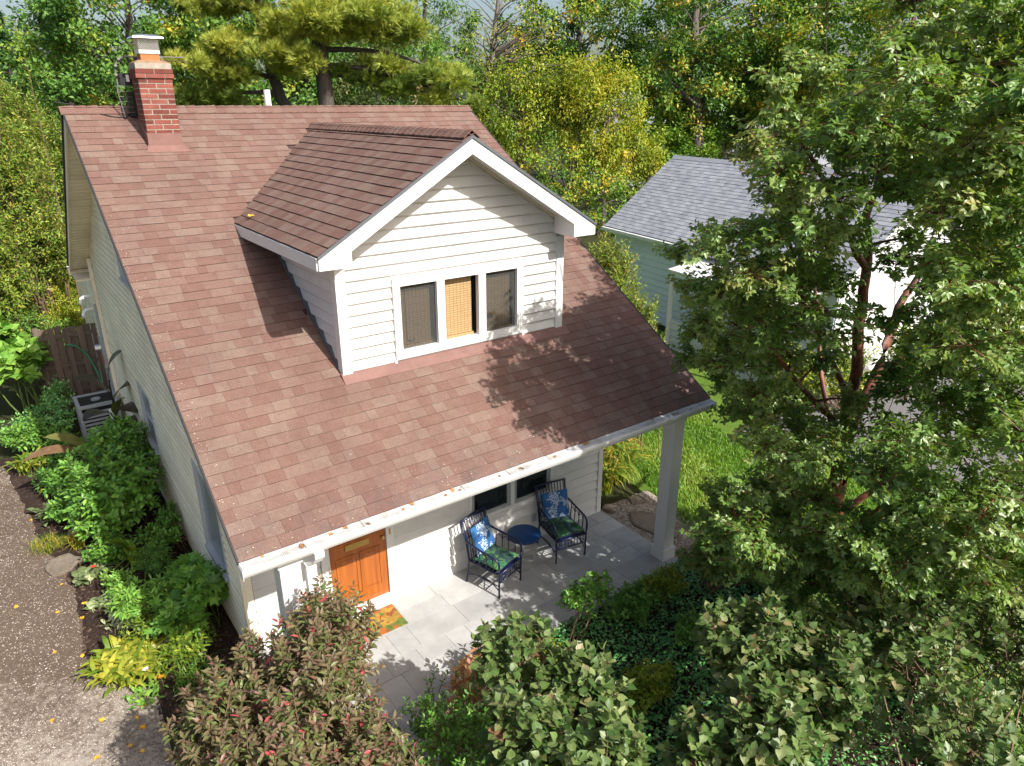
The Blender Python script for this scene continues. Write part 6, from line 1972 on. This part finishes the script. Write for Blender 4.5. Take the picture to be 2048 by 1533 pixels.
# ---- the flower bed along the left wall
shrub('green_shrub', 'rounded bright green shrub pressed against the cottage side wall', 'shrub', (-.25, 6.5),
      [(-.42, 6.5, .72, .80, 1.3, .90), (-.72, 6.1, .55, .5, .8, .65), (-.15, 7.3, .8, .55, .75, .85)], 760, .3, BROAD, .118, .62, 5, F_green, M_twig, (.5, .2), 71, 300, None, 16, .85, .2, .014, .15)
shrub('shade_plant', 'small dark leaved shrub under the cottage side window', 'plant', (.15, 5.3),
      [(.15, 5.35, .35, .2, .35, .35)], 60, .25, BROAD, .07, .6, 4, F_green, M_twig, (.3, .2), 72, 0)
clump('hosta', 'large lime yellow hosta clump at the edge of the gravel drive', 'plant', (-1.0, 2.65), 330, .34, .058, HOSTA, F_lime, (.55, .25), 73, .36, .9, 300)
clump('hosta', 'smaller lime hosta patch in front of the large clump', 'plant', (-.75, 2.35), 60, .30, .065, HOSTA, F_lime, (.45, .25), 74, .16, .8, 60)
clump('hosta', 'small hosta with pale edges behind the lime hosta clump', 'plant', (-.55, 2.75), 30, .25, .06, HOSTA, F_pale, (.6, .3), 75, .12, .7, 30)
shrub('phlox', 'upright plant with pairs of pointed green leaves above the lime hosta', 'plant', (-.75, 3.45),
      [(-.8, 3.4, .35, .32, .32, .35), (-.45, 3.35, .4, .25, .25, .3)], 70, .35, BROAD, .12, .34, 6, F_green, M_stem, (.72, .2), 76, 150, None, 14, .7, .3, .006, .1, .4)
shrub('lobed_plant', 'bushy plant with large lobed green leaves against the wall corner', 'plant', (.02, 2.75),
      [(.05, 2.85, .62, .34, .5, .38), (-.25, 2.7, .38, .45, .45, .32), (-.05, 3.5, .35, .35, .4, .3)], 120, .3, LOBED, .165, 1.0, 3, F_green, M_stem, (.55, .2), 77, 150, None, 12, .9, .3, .008, .15)
shrub('feathery_plant', 'fine leaved dark green plant on the bark mulch', 'plant', (-.30, 4.4),
      [(-.3, 4.4, .28, .3, .35, .3)], 110, .25, BROAD, .055, .4, 6, F_green, M_stem, (.25, .15), 78, 0, None, 10)
shrub('bed_plant', 'leafy green plant filling the bed between the rounded shrub and the feathery plant', 'plant', (-.6, 5.2),
      [(-.75, 5.25, .22, .4, .4, .28), (-.1, 5.0, .25, .35, .4, .3)], 130, .25, BROAD, .085, .55, 4, F_green, M_stem, (.45, .25), 171, 60, None, 10, .9)
shrub('bed_plant', 'low mixed green plant in front of the young light canna', 'plant', (-.75, 4.35),
      [(-.8, 4.3, .15, .3, .35, .2)], 70, .2, BROAD, .075, .5, 4, F_green, M_stem, (.75, .2), 172, 60, None, 8, .9)
shrub('bed_plant', 'spreading lime leaved plant behind the lime hosta clump', 'plant', (-.45, 3.05),
      [(-.6, 3.0, .2, .4, .35, .22), (-.35, 2.3, .2, .4, .35, .22)], 110, .22, BROAD, .08, .5, 4, F_lime, M_stem, (.2, .2), 173, 60, None, 8, .9)
shrub('bed_plant', 'dark green plants at the drive edge next to the faded canna', 'plant', (-1.15, 8.1),
      [(-1.2, 8.3, .25, .35, .6, .32), (-1.25, 7.1, .22, .3, .5, .28)], 170, .25, BROAD, .09, .55, 4, F_green, M_stem, (.35, .25), 174, 60, None, 10, .9)
shrub('bed_plant', 'tangle of green leaves behind the yellow green weed tuft', 'plant', (-1.4, 10.6),
      [(-1.5, 10.6, .3, .6, .6, .4), (-.95, 9.7, .3, .4, .6, .4)], 190, .3, BROAD, .10, .55, 4, F_green, M_stem, (.55, .25), 175, 60, None, 10, .9)
cn = clump('light_canna', 'young canna with a few broad light green leaves on the mulch', 'plant', (-.52, 4.85), 9, .42, .17, CANNA, F_lime, (.15, .12), 79, .04, 1.3, 9, None, .35, .7)
clump('nasturtium', 'sprawling pale round leaved plant beside the flat tan stone', 'plant', (-1.12, 5.15), 60, .18, .10, HOSTA, F_pale, (.25, .15), 80, .22, .7, 60)
clump('nasturtium', 'pale leaved plant trailing onto the gravel below the red flower', 'plant', (-1.02, 4.25), 50, .16, .09, HOSTA, F_pale, (.2, .15), 81, .2, .7, 50)
clump('variegated_plant', 'white edged vinca patch in the middle of the flower bed', 'plant', (-.90, 3.75), 70, .14, .05, HOSTA, F_pale, (.75, .2), 82, .24, .9, 70)
clump('variegated_plant', 'white edged leaf tuft between the hosta and the lobed plant', 'plant', (-.42, 2.95), 34, .15, .05, HOSTA, F_pale, (.85, .15), 83, .1, .9, 34)
clump('striped_grass', 'yellow striped grass tuft next to the pale stone', 'plant', (-1.16, 6.15), 90, .34, .012, STRAP, F_lily, (.62, .2), 84, .08, .9)
clump('striped_grass', 'straw coloured grass tuft spreading onto the gravel', 'plant', (-1.55, 6.45), 200, .2, .006, STRAP, F_lily, (.45, .25), 85, .26, .8)
clump('dark_leaf_plant', 'dark green leafy plant under the edge of the rounded shrub', 'plant', (-.85, 5.55), 60, .22, .09, HOSTA, F_green, (.2, .15), 86, .22, .8, 60)
clump('weed_tuft', 'yellow green weed tuft at the back of the gravel drive', 'plant', (-1.55, 9.75), 120, .38, .05, HOSTA, F_lime, (.35, .25), 87, .25, 1.1)
clump('pale_plant', 'pale green leafy plant at the drive edge left of the rounded shrub', 'plant', (-1.35, 7.5), 90, .24, .09, HOSTA, F_pale, (.1, .12), 88, .28, .9)
clump('pale_plant', 'leafy plant with small yellow flowers near the back stone', 'plant', (-1.15, 8.8), 110, .3, .07, HOSTA, F_green, (.7, .2), 89, .3, 1.0)
clump('edge_plant', 'low green tuft at the tip of the hosta clump', 'plant', (-.92, 2.05), 70, .14, .035, HOSTA, F_green, (.8, .2), 90, .2, .8)
clump('spindly_plant', 'thin leaved plant between the hosta and the purple bush', 'plant', (-.35, 1.9), 90, .35, .012, STRAP, F_lily, (.15, .12), 91, .25, 1.0)
# small flowers, each on its own
def flower(x, y, z, s, tint, label):
    t = thing('flower', label, 'flower', (x, y, GZ))
    r = NR(int(abs(x * 1000 + y * 77)))
    lv = Leaves(FOLD)
    a = np.arange(7) * 6.283 / 7
    lv.add(np.tile((x, y, GZ + z), (7, 1)), np.stack([np.cos(a), np.sin(a), np.full(7, .25)], 1), np.tile(UP, (7, 1)) + r.randn(7, 3) * .2, s, s * .6, tint)
    lv.finish(t, F_flower, 'petal', stuff=False)
    Wood().line([(x, y, GZ), (x + .01, y, GZ + z * .6), (x, y, GZ + z)], (.004, .004, .003), 4).finish('stem', M_stem, t)
flower(-1.05, 5.0, .26, .05, .02, 'single red flower above the round pale leaves')
flower(-.95, 4.5, .2, .04, .3, 'orange flower low beside the trailing pale plant')
flower(-1.25, 8.75, .32, .045, .32, 'orange yellow flower near the back stone')
flower(-1.45, 8.2, .25, .04, .5, 'small yellow flower at the drive edge')
flower(-.1, 3.25, .5, .035, .75, 'mauve flower beside the lobed leaf plant')
flower(.05, 3.35, .52, .035, .98, 'white flower beside the lobed leaf plant')
flower(-.72, 2.05, .2, .045, .28, 'orange flower at the tip of the lime hosta')
flower(-.85, 2.25, .24, .05, .98, 'white flower cluster in the lime hosta')

# cannas: big leaves one by one
def canna(name, label, base, leaves, matl, seed):
    r = NR(seed)
    t = thing(name, label, 'plant', (base[0], base[1], GZ))
    lv = Leaves(CANNA)
    w = Wood()
    for (x, y, z, dx, dy, dz, ln, wd, ti) in leaves:
        ln, wd = ln * 1.35, wd * 1.3
        lv.add(np.array([(x, y, z)]), np.array([(dx, dy, dz)], float), np.array([(0, -.25, 1.0)]), ln, wd, ti)
    top = max(l[2] for l in leaves)
    w.line([(base[0], base[1], GZ), (base[0], base[1] + .02, top * .5), (base[0] + .02, base[1], top)], (.03, .025, .012), 7)
    for l in leaves:
        w.line([(base[0], base[1], l[2] - .2), (l[0], l[1], l[2])], (.015, .012), 5)
    w.finish('stem', matl, t)
    lv.finish(t, matl, 'leaf', len(leaves))
    return t
canna('bronze_canna', 'tall canna with dark bronze leaves against the side window', (.02, 8.9),
      [(.05, 8.9, 1.75, .25, -.2, .5, .55, .26, .35), (-.02, 8.85, 1.55, -.5, -.1, .4, .5, .26, .3), (.05, 8.8, 1.4, .4, -.4, .3, .6, .28, .4), (.0, 8.75, 1.15, .3, -.6, .1, .6, .27, .45), (-.05, 8.9, 1.05, -.5, -.5, .2, .55, .26, .2), (.1, 8.7, .95, .5, -.5, -.1, .5, .24, .5), (-.05, 8.7, .9, -.1, -.8, .1, .55, .25, .35), (.02, 8.65, 1.1, .2, -.5, .6, .45, .18, .97), (-.02, 8.6, .75, -.4, -.5, .3, .4, .18, .85)], F_bronze, 92)
canna('faded_canna', 'low canna with faded tan leaves sticking out over the drive edge', (-.62, 8.0),
      [(-.62, 8.0, .75, -1, -.05, .15, .75, .20, .1), (-.60, 8.05, .8, -.7, .3, .35, .55, .2, .9), (-.6, 7.9, .65, -.3, -.6, .0, .4, .18, .2), (-.62, 7.6, .55, -.6, -.8, .1, .55, .17, .5), (-.55, 8.0, .7, .2, -.7, .1, .4, .18, .1)], F_tan, 93)
# big leaved plant at the frame edge and the shade planting round it
shrub('broadleaf_plant', 'tall plant with big soft green leaves at the left edge in front of the fence', 'plant', (-1.25, 12.2),
      [(-1.45, 12.3, 1.35, .62, .7, .55), (-1.7, 12.9, 1.9, .5, .6, .5), (-1.1, 12.6, 1.5, .35, .4, .4)], 120, .35, HEART, .25, .9, 3, F_green, M_stem, (.78, .2), 94, 260, None, 9, 1.0, .3, .02, .2)
shrub('shade_shrub', 'dark shrub in the shade between the big leaved plant and the air conditioner', 'shrub', (-.85, 11.2),
      [(-.95, 11.3, .35, .55, .7, .45), (-.75, 12.0, .5, .35, .5, .5), (-1.5, 11.0, .3, .5, .6, .35)], 260, .3, BROAD, .09, .5, 5, F_ground, M_twig, (.7, .25), 95, 0)
shrub('shade_shrub', 'dark green bushy plant on the far side of the brown fence panel', 'shrub', (-.8, 14.0),
      [(-.9, 14.0, 1.3, .55, .6, .9), (-.3, 14.6, .9, .5, .5, .8)], 330, .35, BROAD, .10, .5, 5, F_dark, M_twig, (.4, .2), 96, 0)
shrub('yellow_fern', 'bright yellow fern patch behind the brown fence panel', 'plant', (.05, 17.5),
      [(.0, 16.5, .7, .7, 1.0, .9), (-.1, 18.5, .8, .9, 1.3, 1.1), (.0, 20.5, 1.0, 1.0, 1.5, 1.2)], 750, .5, FOLD, .13, .35, 9, F_yel, M_stem, (.45, .25), 97, 0, None, 12, .7)
shrub('weedy_thicket', 'sunny yellow green thicket behind the old grey post', 'shrub', (-1.2, 19.0),
      [(-1.3, 17.0, 1.2, .8, 1.2, 1.1), (-1.2, 20, 1.6, 1.2, 1.6, 1.5), (.6, 22.5, 1.6, 1.4, 1.5, 1.5)], 800, .6, FOLD, .16, .4, 8, F_mid, M_twig, (.55, .22), 98, 0, None, 16)
# tall willowy mass
WG = 'tall narrow leaved shrubs behind the rear wing'
shrub('willowy_shrub', 'tall sunlit shrub with narrow yellow green leaves at the left edge', 'shrub', (-.6, 18.2),
      [(-.6, 17.0, 4.2, 1.3, 1.2, 2.6), (-1.2, 16.2, 2.6, 1.1, 1.2, 1.8), (-.1, 19.0, 5.2, 1.2, 1.2, 2.4), (-1.6, 17.5, 5.3, 1.2, 1.2, 1.9), (.1, 18.2, 2.8, .8, 1.0, 1.7)], 2300, .8, FOLD, .135, .38, 10, F_wil, M_twig, (.45, .22), 99, 0, WG, 36, .5, .15, .03, .15, .45)
shrub('willowy_shrub', 'looser narrow leaved shrub right behind the roof corner', 'shrub', (1.6, 20.5),
      [(1.4, 20.3, 3.6, 1.1, 1.2, 2.2), (2.4, 21.5, 5.0, 1.4, 1.2, 1.6), (.9, 21.0, 5.2, 1.0, 1.2, 1.5)], 1200, .75, FOLD, .13, .38, 9, F_wil, M_twig, (.3, .22), 100, 0, WG, 24, .5, .15, .03, .15, .45)
clump('tall_sprig', 'tall upright sprig of narrow leaves rising above the willowy shrubs', 'plant', (.55, 17.6), 3, .01, .01, FOLD, F_wil, (.5, .1), 101)
sp = D.objects[-1] if False else None
rS = NR(4)
ts = [o for o in D.objects if o.name.startswith('tall_sprig')][0]
lv = Leaves(FOLD)
zz = np.linspace(5.6, 7.9, 46)
aa = np.arange(46) * 2.4
lv.add(np.stack([.55 + 0 * zz, 17.6 + 0 * zz, zz], 1), np.stack([np.cos(aa), np.sin(aa), .7 + 0 * aa], 1), np.tile(UP, (46, 1)) + rS.randn(46, 3) * .3, .26 - .10 * (zz - 5.6) / 2.2, .055, .45 + .2 * rS.randn(46))
lv.finish(ts, F_wil, 'leaf', 46)
Wood().line([(.55, 17.7, GZ), (.55, 17.65, 3.0), (.55, 17.6, 7.9)], (.03, .025, .008), 6).finish('stem', M_twig, ts)

# ---- shrubs between the cottage and the garage
BG = 'loose shrubs beside the cottage wall'
shrub('butterfly_bush', 'tall loose shrub with small yellowing leaves rising past the roof edge', 'shrub', (9.1, 4.8),
      [(9.0, 4.4, 3.1, .7, .7, 1.2), (9.4, 5.2, 2.6, .7, .8, 1.4)], 620, .6, FOLD, .105, .32, 9, F_wil, M_twig, (.5, .22), 110, 0, BG, 22, .5, .2, .016, .15, .4)
shrub('butterfly_bush', 'lower yellow green shrub close behind the roof corner', 'shrub', (8.6, 3.4),
      [(8.6, 3.3, 2.6, .65, .6, 1.0), (8.4, 2.7, 2.0, .6, .5, .9), (9.0, 3.9, 2.0, .7, .7, 1.0)], 520, .5, FOLD, .10, .34, 8, F_wil, M_twig, (.4, .22), 111, 0, BG, 16, .5, .2, .014, .15, .4)
shrub('flower_shrub', 'shrub with reddish leaves at the foot of the white garage gable', 'shrub', (14.4, 1.9),
      [(14.2, 1.9, .8, .9, .8, .9), (13.7, 2.7, .7, .7, .8, .8)], 260, .4, BROAD, .12, .5, 5, F_lime, M_twig, (.3, .3), 112, 0)
shrub('flower_shrub', 'pink flowering shrub against the white garage wall', 'shrub', (16.2, 1.2),
      [(16.2, 1.3, .9, .9, .7, .9)], 200, .4, BROAD, .13, .5, 5, F_mid, M_twig, (.4, .3), 113, 0)

# ---- trees beyond
TG = 'trees behind the cottage'
tree('dark_tree', 'dark green broadleaf tree rising behind the brick chimney', (5.6, 31.3), 16, .28,
     [(0, 0, 10, 4.2, 4, 4.8), (-1.6, -1, 9, 2.6, 2.4, 3), (2.4, -.5, 8, 2.6, 2.4, 3.4)], 230, 95, .72, FOLD, .21, .62, F_dark, M_barkdark, (.35, .2), 121, TG)
tree('dark_tree', 'smaller dark tree left of the chimney with gaps of sky', (3.6, 36), 13, .2,
     [(0, 0, 8.4, 2.6, 2.4, 3.6)], 70, 90, .7, FOLD, .2, .6, F_dark, M_barkdark, (.3, .2), 122, TG)
tree('dark_tree', 'orange tinged tree just right of the chimney cap', (9.0, 33.5), 15, .25,
     [(0, 0, 8.6, 3.0, 3, 5.2)], 130, 95, .75, FOLD, .21, .6, F_dark, M_barkdark, (.55, .25), 123, TG)
def conifer(label, base, h, rad, seed):
    r = NR(seed)
    t = thing('hemlock', label, 'tree', (base[0], base[1], GZ), 0, 'hemlocks at the far left')
    w = Wood()
    w.line([(base[0], base[1], GZ), (base[0] + .05, base[1], h * .5), (base[0], base[1], h)], (.22, .13, .02), 8)
    n = 130
    f = r.rand(n) ** .8
    z = h * (.12 + .86 * f)
    ln = rad * (1.02 - f) * r.uniform(.7, 1.15, n) + .12
    a = r.uniform(0, 6.28, n)
    s = np.stack([np.full(n, base[0]), np.full(n, base[1]), z], 1)
    e = s + np.stack([np.cos(a) * ln, np.sin(a) * ln, -.22 * ln + .05], 1)
    w.add(bend(s, e, r, .05, 4), np.tile([.03, .022, .014, .006], (n, 1)), 3)
    w.finish('trunk', M_barkdark, t)
    lv = Leaves(FOLD)
    for k in range(26):
        q = r.uniform(.1, 1.0, n)[:, None]
        p = s + (e - s) * q
        d = nz(e - s) * .7 + r.randn(n, 3) * .55
        d[:, 2] -= .25
        sz = .34 * r.uniform(.6, 1.2, n)
        lv.add(p, d, UP + r.randn(n, 3) * .4, sz, sz * .32, .5 + r.randn(n) * .22)
    lv.finish(t, F_hem, 'crown', stuff=False)
    return t
conifer('slender dark hemlock with a pointed top, taller of the two spires at the far left', (3.9, 42.5), 12.4, 2.1, 131)
conifer('pointed dark hemlock at the far left corner', (1.6, 41.5), 11.4, 2.4, 132)
conifer('broad shaded hemlock behind the willowy shrubs', (0.2, 34.5), 9.3, 2.6, 133)
tree('dark_tree', 'bright edged tree at the very left of the skyline', (-1.2, 38.5), 11, .2, [(0, 0, 7.0, 2.4, 2.2, 3.0)], 60, 90, .7, FOLD, .2, .6, F_mid, M_barkdark, (.4, .2), 124, TG)

def pine(label, base, h, tr, arms, seed, lean=(0, 0), trunk=None):
    """long needled pine: arms = (z, dx, dy, rise, clump count, tint)"""
    r = NR(seed)
    t = thing('white_pine', label, 'tree', (base[0], base[1], GZ), 0, 'white pines behind the cottage')
    B = np.array([base[0], base[1], GZ])
    tt = np.linspace(0, 1, 9)
    tp = B + np.stack([tt * lean[0] + .12 * np.sin(tt * 5), tt * lean[1], tt * h], 1)
    if trunk is not None:
        tp = np.array(trunk, float)
        tt = (tp[:, 2] - tp[0, 2]) / (tp[-1, 2] - tp[0, 2])
    w = Wood()
    w.line(tp, tr * (1.15 - tt) ** .7, 11)
    lv = Leaves(TUFT)
    for (z, dx, dy, rise, nc, ti, sp_) in arms:
        f = (z - GZ) / (tp[-1, 2] - GZ)
        s = np.array([np.interp(f, tt, tp[:, i]) for i in range(3)])
        e = s + np.array([dx, dy, rise])
        w.add(bend(s[None], e[None], r, .06, 7), np.linspace(.11, .02, 7)[None], 6)
        # plates of needles along the outer part of the arm
        q = r.uniform(.35, 1.08, nc)[:, None]
        c = s + (e - s) * q + r.randn(nc, 3) * np.array([sp_, sp_, sp_ * .35]) * (.4 + .6 * q)
        m = 125
        ci = np.repeat(np.arange(nc), m)
        v = in_ball(r, nc * m, .1)
        v[:, 2] *= .55
        pos = c[ci] + v * (.55 * r.uniform(.6, 1.2, nc))[ci][:, None]
        d = nz(v) * .8 + UP * .55 + r.randn(nc * m, 3) * .4
        sz = .25 * r.uniform(.75, 1.2, nc * m)
        top = np.clip(v[:, 2] / .55, -1, 1)
        lv.add(pos, d, r.randn(nc * m, 3), sz, sz, ti + (r.randn(nc) * .10)[ci] + r.randn(nc * m) * .08)
        w.add(bend(np.repeat(((s + e) / 2)[None], nc, 0) * .4 + .6 * (s + (e - s) * q), c, r, .05, 4), np.tile([.03, .022, .015, .008], (nc, 1)), 3)
    w.finish('trunk', M_barkdark, t)
    lv.finish(t, F_pine, 'crown', stuff=False)
    return t
PINES_HERE = True
def arms(rows):
    return [(z, a * .805 + b * .593, -a * .593 + b * .805, rise, n, ti, sp_) for (z, a, b, rise, n, ti, sp_) in rows]
pine('white pine with a crooked double trunk and bright yellow green needle plates', (8.9, 21.9), 15, .27, arms([
    (7.6, -2.9, -1.5, .5, 17, .62, .55), (7.1, -3.3, -.6, -.3, 9, .30, .5), (8.3, -1.2, -1.6, .5, 14, .66, .55), (8.7, 1.0, -1.6, .4, 12, .62, .55),
    (7.8, 1.3, -1.3, .3, 8, .60, .4), (9.7, -1.2, -1.0, .4, 10, .56, .6), (10.4, .8, -.8, .5, 10, .5, .6), (9.8, -3.6, .6, .5, 8, .38, .6), (11.6, 0, 0, .8, 10, .5, .9)]), 141,
    trunk=[(9.4, 21.5, GZ), (9.35, 21.55, 4.5), (9.1, 21.8, 6.2), (8.75, 22.1, 6.9), (8.55, 22.2, 7.8), (8.45, 22.3, 9.0), (8.3, 22.4, 10.5), (8.3, 22.4, 13.0), (8.3, 22.4, 15)])
pine('straight trunked white pine with drooping needle plates on its right side', (9.5, 19.9), 16, .36, arms([
    (8.1, -1.2, -1.4, .3, 11, .65, .5), (8.9, .5, -1.6, .5, 13, .62, .5), (8.8, 2.2, -.8, .6, 14, .56, .6), (8.9, 3.4, -.2, .2, 12, .55, .6),
    (8.5, 4.6, .2, -1.0, 16, .5, .5), (8.0, 5.2, .4, -1.3, 10, .45, .4), (10.2, 1.6, 0, .5, 10, .5, .7), (10.5, -1.0, -.5, .5, 8, .5, .6), (7.7, 3.0, 1.0, -.2, 9, .25, .6), (11.8, .3, .2, .8, 10, .5, .9)]), 142)
tree('bronze_evergreen', 'rounded bronze green evergreen showing over the middle of the roof ridge', (13.6, 23.6), 9, .2,
     [(0, 0, 6.2, 2.5, 2.3, 2.7), (-1.5, .3, 5.2, 1.5, 1.4, 1.8)], 130, 110, .5, FOLD, .17, .5, F_rho, M_barkdark, (.5, .2), 143, None, shell=.75)
tree('weeping_tree', 'dark drooping tree in the shade beyond the pine needles', (19.0, 29.5), 16, .26,
     [(0, 0, 9, 3.2, 3, 5), (-2.5, -.5, 8, 2, 2, 3.5)], 150, 90, .75, FOLD, .26, .3, F_dark, M_barkdark, (.3, .2), 144, TG, droop=.8)
tree('bare_tree', 'thin tree with pale twigs and few yellow leaves against the sky', (22.4, 27.6), 15.5, .26,
     [(0, 0, 10.5, 3.6, 3.2, 4.4), (2.2, -1.2, 9.0, 2.6, 2.4, 2.4)], 110, 16, .8, FOLD, .19, .5, F_yel, M_bark, (.45, .25), 145, TG, nbr=110)
YG = 'yellow leaved trees along the board fence'
tree('yellow_tree', 'bright yellow green birch like tree hanging over the board fence', (26.4, 23.3), 9.6, .15,
     [(0, 0, 5.9, 2.8, 2.6, 3.1), (.9, -.9, 4.3, 2.2, 2.1, 1.5), (-.8, .7, 7.2, 1.9, 1.9, 1.9)], 330, 62, .55, FOLD, .19, .5, F_yel, M_bark, (.50, .2), 146, YG, droop=.9, flat=1.25, nbr=130)
tree('yellow_tree', 'paler yellow green tree left of the bright one, next to the bare twigs', (23.0, 26.5), 9.4, .15,
     [(0, 0, 6.2, 2.8, 2.8, 2.8), (-1.2, .9, 4.8, 2.0, 2.0, 2.0), (1.5, -1.0, 7.3, 1.7, 1.7, 1.6)], 270, 55, .6, FOLD, .19, .5, F_yel, M_bark, (.28, .22), 147, YG, droop=.8, flat=1.2, nbr=130)
tree('thicket_shrub', 'twiggy half bare shrub at the right slope of the cottage roof', (20.0, 19.0), 5.4, .07,
     [(0, 0, 3.6, 1.8, 1.8, 1.7), (1.6, -1.2, 2.6, 1.6, 1.5, 1.6)], 80, 55, .5, FOLD, .16, .5, F_mid, M_bark, (.55, .25), 148, None, nbr=70, trunk_top=.6)
TR = 'tall trees behind the garage'
tree('tall_tree', 'tall dark tree with a straight bare trunk standing right behind the garage ridge', (34.6, 23.0), 19, .42,
     [(0, 0, 12.2, 5.0, 4.6, 5.2), (-1.0, 1.0, 8.0, 4.2, 3.8, 2.8), (2.6, -2.6, 9.4, 3.0, 3.0, 3.2)], 300, 90, .8, FOLD, .23, .62, F_dark, M_bark, (.45, .25), 149, TR, trunk_top=.8)
tree('tall_tree', 'dark tree with orange tips rising behind the yellow tree', (32.0, 32.5), 18, .36,
     [(0, 0, 11, 5.0, 4.6, 4.6), (-2, 1.5, 8, 3.5, 3.5, 3.5)], 230, 90, .85, FOLD, .25, .62, F_dark, M_barkdark, (.4, .25), 150, TR)
tree('tall_tree', 'green tree between the two dark ones behind the garage', (38.5, 29.0), 17, .34,
     [(0, 0, 9.5, 4.6, 4.4, 5.2), (2, -2, 6.5, 3.4, 3.2, 3.4)], 220, 90, .85, FOLD, .25, .62, F_mid, M_barkdark, (.30, .22), 151, TR)
tree('tall_tree', 'broad green tree seen through the top of the paperbark maple', (40.5, 20.0), 18, .36,
     [(0, 0, 10.5, 5.2, 4.8, 5.0), (-1, 2, 6.0, 3.6, 3.6, 3.4)], 240, 90, .9, FOLD, .26, .62, F_mid, M_barkdark, (.45, .25), 152, TR)
tree('tall_tree', 'yellowing tree above the right end of the garage', (39.5, 12.5), 17, .34,
     [(0, 0, 10, 5.0, 4.6, 5.0), (0, 0, 5, 3.4, 3.4, 3.0)], 230, 90, .9, FOLD, .25, .62, F_mid, M_barkdark, (.62, .25), 153, TR)
tree('tall_tree', 'yellow orange tree at the top right corner with a grey trunk', (36.5, 6.5), 18, .38,
     [(0, 0, 10, 5.0, 4.8, 5.5), (0, 0, 4.6, 3.6, 3.6, 3.0)], 230, 90, .9, FOLD, .25, .62, F_mid, M_bark, (.72, .25), 154, TR)
tree('tall_tree', 'green tree at the right edge beyond the asphalt drive', (29.0, -1.0), 13, .28,
     [(0, 0, 6.6, 4.2, 4.0, 4.6), (-1.5, 1.5, 3.4, 2.4, 2.4, 2.4)], 200, 90, .8, FOLD, .22, .62, F_mid, M_bark, (.5, .25), 155, TR)
tree('small_tree', 'bright green small tree in the shade behind the garage ridge, left of the tall trunk', (31.5, 25.0), 7.5, .12,
     [(0, 0, 4.6, 2.8, 2.6, 2.2), (2.2, -1.6, 4.0, 2.0, 2.0, 1.8)], 130, 90, .6, FOLD, .2, .6, F_mid, M_bark, (.42, .15), 156, None)
tree('small_tree', 'low green tree behind the right end of the garage', (27.5, 5.5), 6.5, .12,
     [(0, 0, 3.8, 2.4, 2.4, 2.3)], 90, 90, .6, FOLD, .2, .6, F_mid, M_bark, (.4, .15), 157, None)
tree('dark_tree', 'dense dark tree behind the pines', (12.5, 32.0), 15, .28,
     [(0, 0, 8.2, 4.2, 3.6, 4.6)], 170, 90, .85, FOLD, .24, .6, F_dark, M_barkdark, (.3, .2), 158, TG)
tree('dark_tree', 'tree with thinning leaves left of the bare twigs', (16.6, 33.5), 16, .28,
     [(0, 0, 9.0, 4.0, 3.6, 5.0)], 150, 80, .85, FOLD, .24, .6, F_mid, M_barkdark, (.4, .25), 159, TG)

# far wood closing the view
def far_wood():
    r = NR(77)
    n = 640
    az = np.deg2rad(np.linspace(-62, 108, n) + r.randn(n) * .3)
    dist = r.uniform(62, 95, n)
    c = np.stack([CAM.x + np.sin(az) * dist, CAM.y + np.cos(az) * dist, r.uniform(1.5, 10.5, n)], 1)
    m = 110
    ci = np.repeat(np.arange(n), m)
    pos = c[ci] + in_ball(r, n * m, .3) * np.array([2.8, 2.8, 2.4])
    lv = Leaves(FOLD)
    sz = .55 * r.uniform(.7, 1.3, n * m)
    lv.add(pos, r.randn(n * m, 3), UP * .6 + r.randn(n * m, 3) * .6, sz, sz * .6, .4 + (r.randn(n) * .2)[ci] + r.randn(n * m) * .12)
    o = lv.finish(None, F_dark, 'far_woods')
    o['label'] = 'far belt of trees closing the view'
far_wood()
# thick low growth hiding the feet of the trees behind the house
r = NR(78)
lv = Leaves(FOLD)
n = 38000
x = r.uniform(-26, 48, n); y = r.uniform(11.8, 46, n)
keep = (((y > 15.5) & ((x < 6) | (y > 18))) | (x < -2.2)) & ~((x > 13) & (x < 30) & (y < 24))
x, y = x[keep], y[keep]
n = len(x)
sz = .26 * r.uniform(.6, 1.3, n)
lv.add(np.stack([x, y, GZ + .9 * r.rand(n) ** 1.6 * (1 + .6 * np.sin(x * 1.3) * np.cos(y * 1.1))], 1), r.randn(n, 3), UP * .8 + r.randn(n, 3) * .4, sz, sz * .5, .4 + r.randn(n) * .25)
o = lv.finish(None, F_mid, 'undergrowth')
o['label'] = 'weedy undergrowth behind the cottage and under the trees'
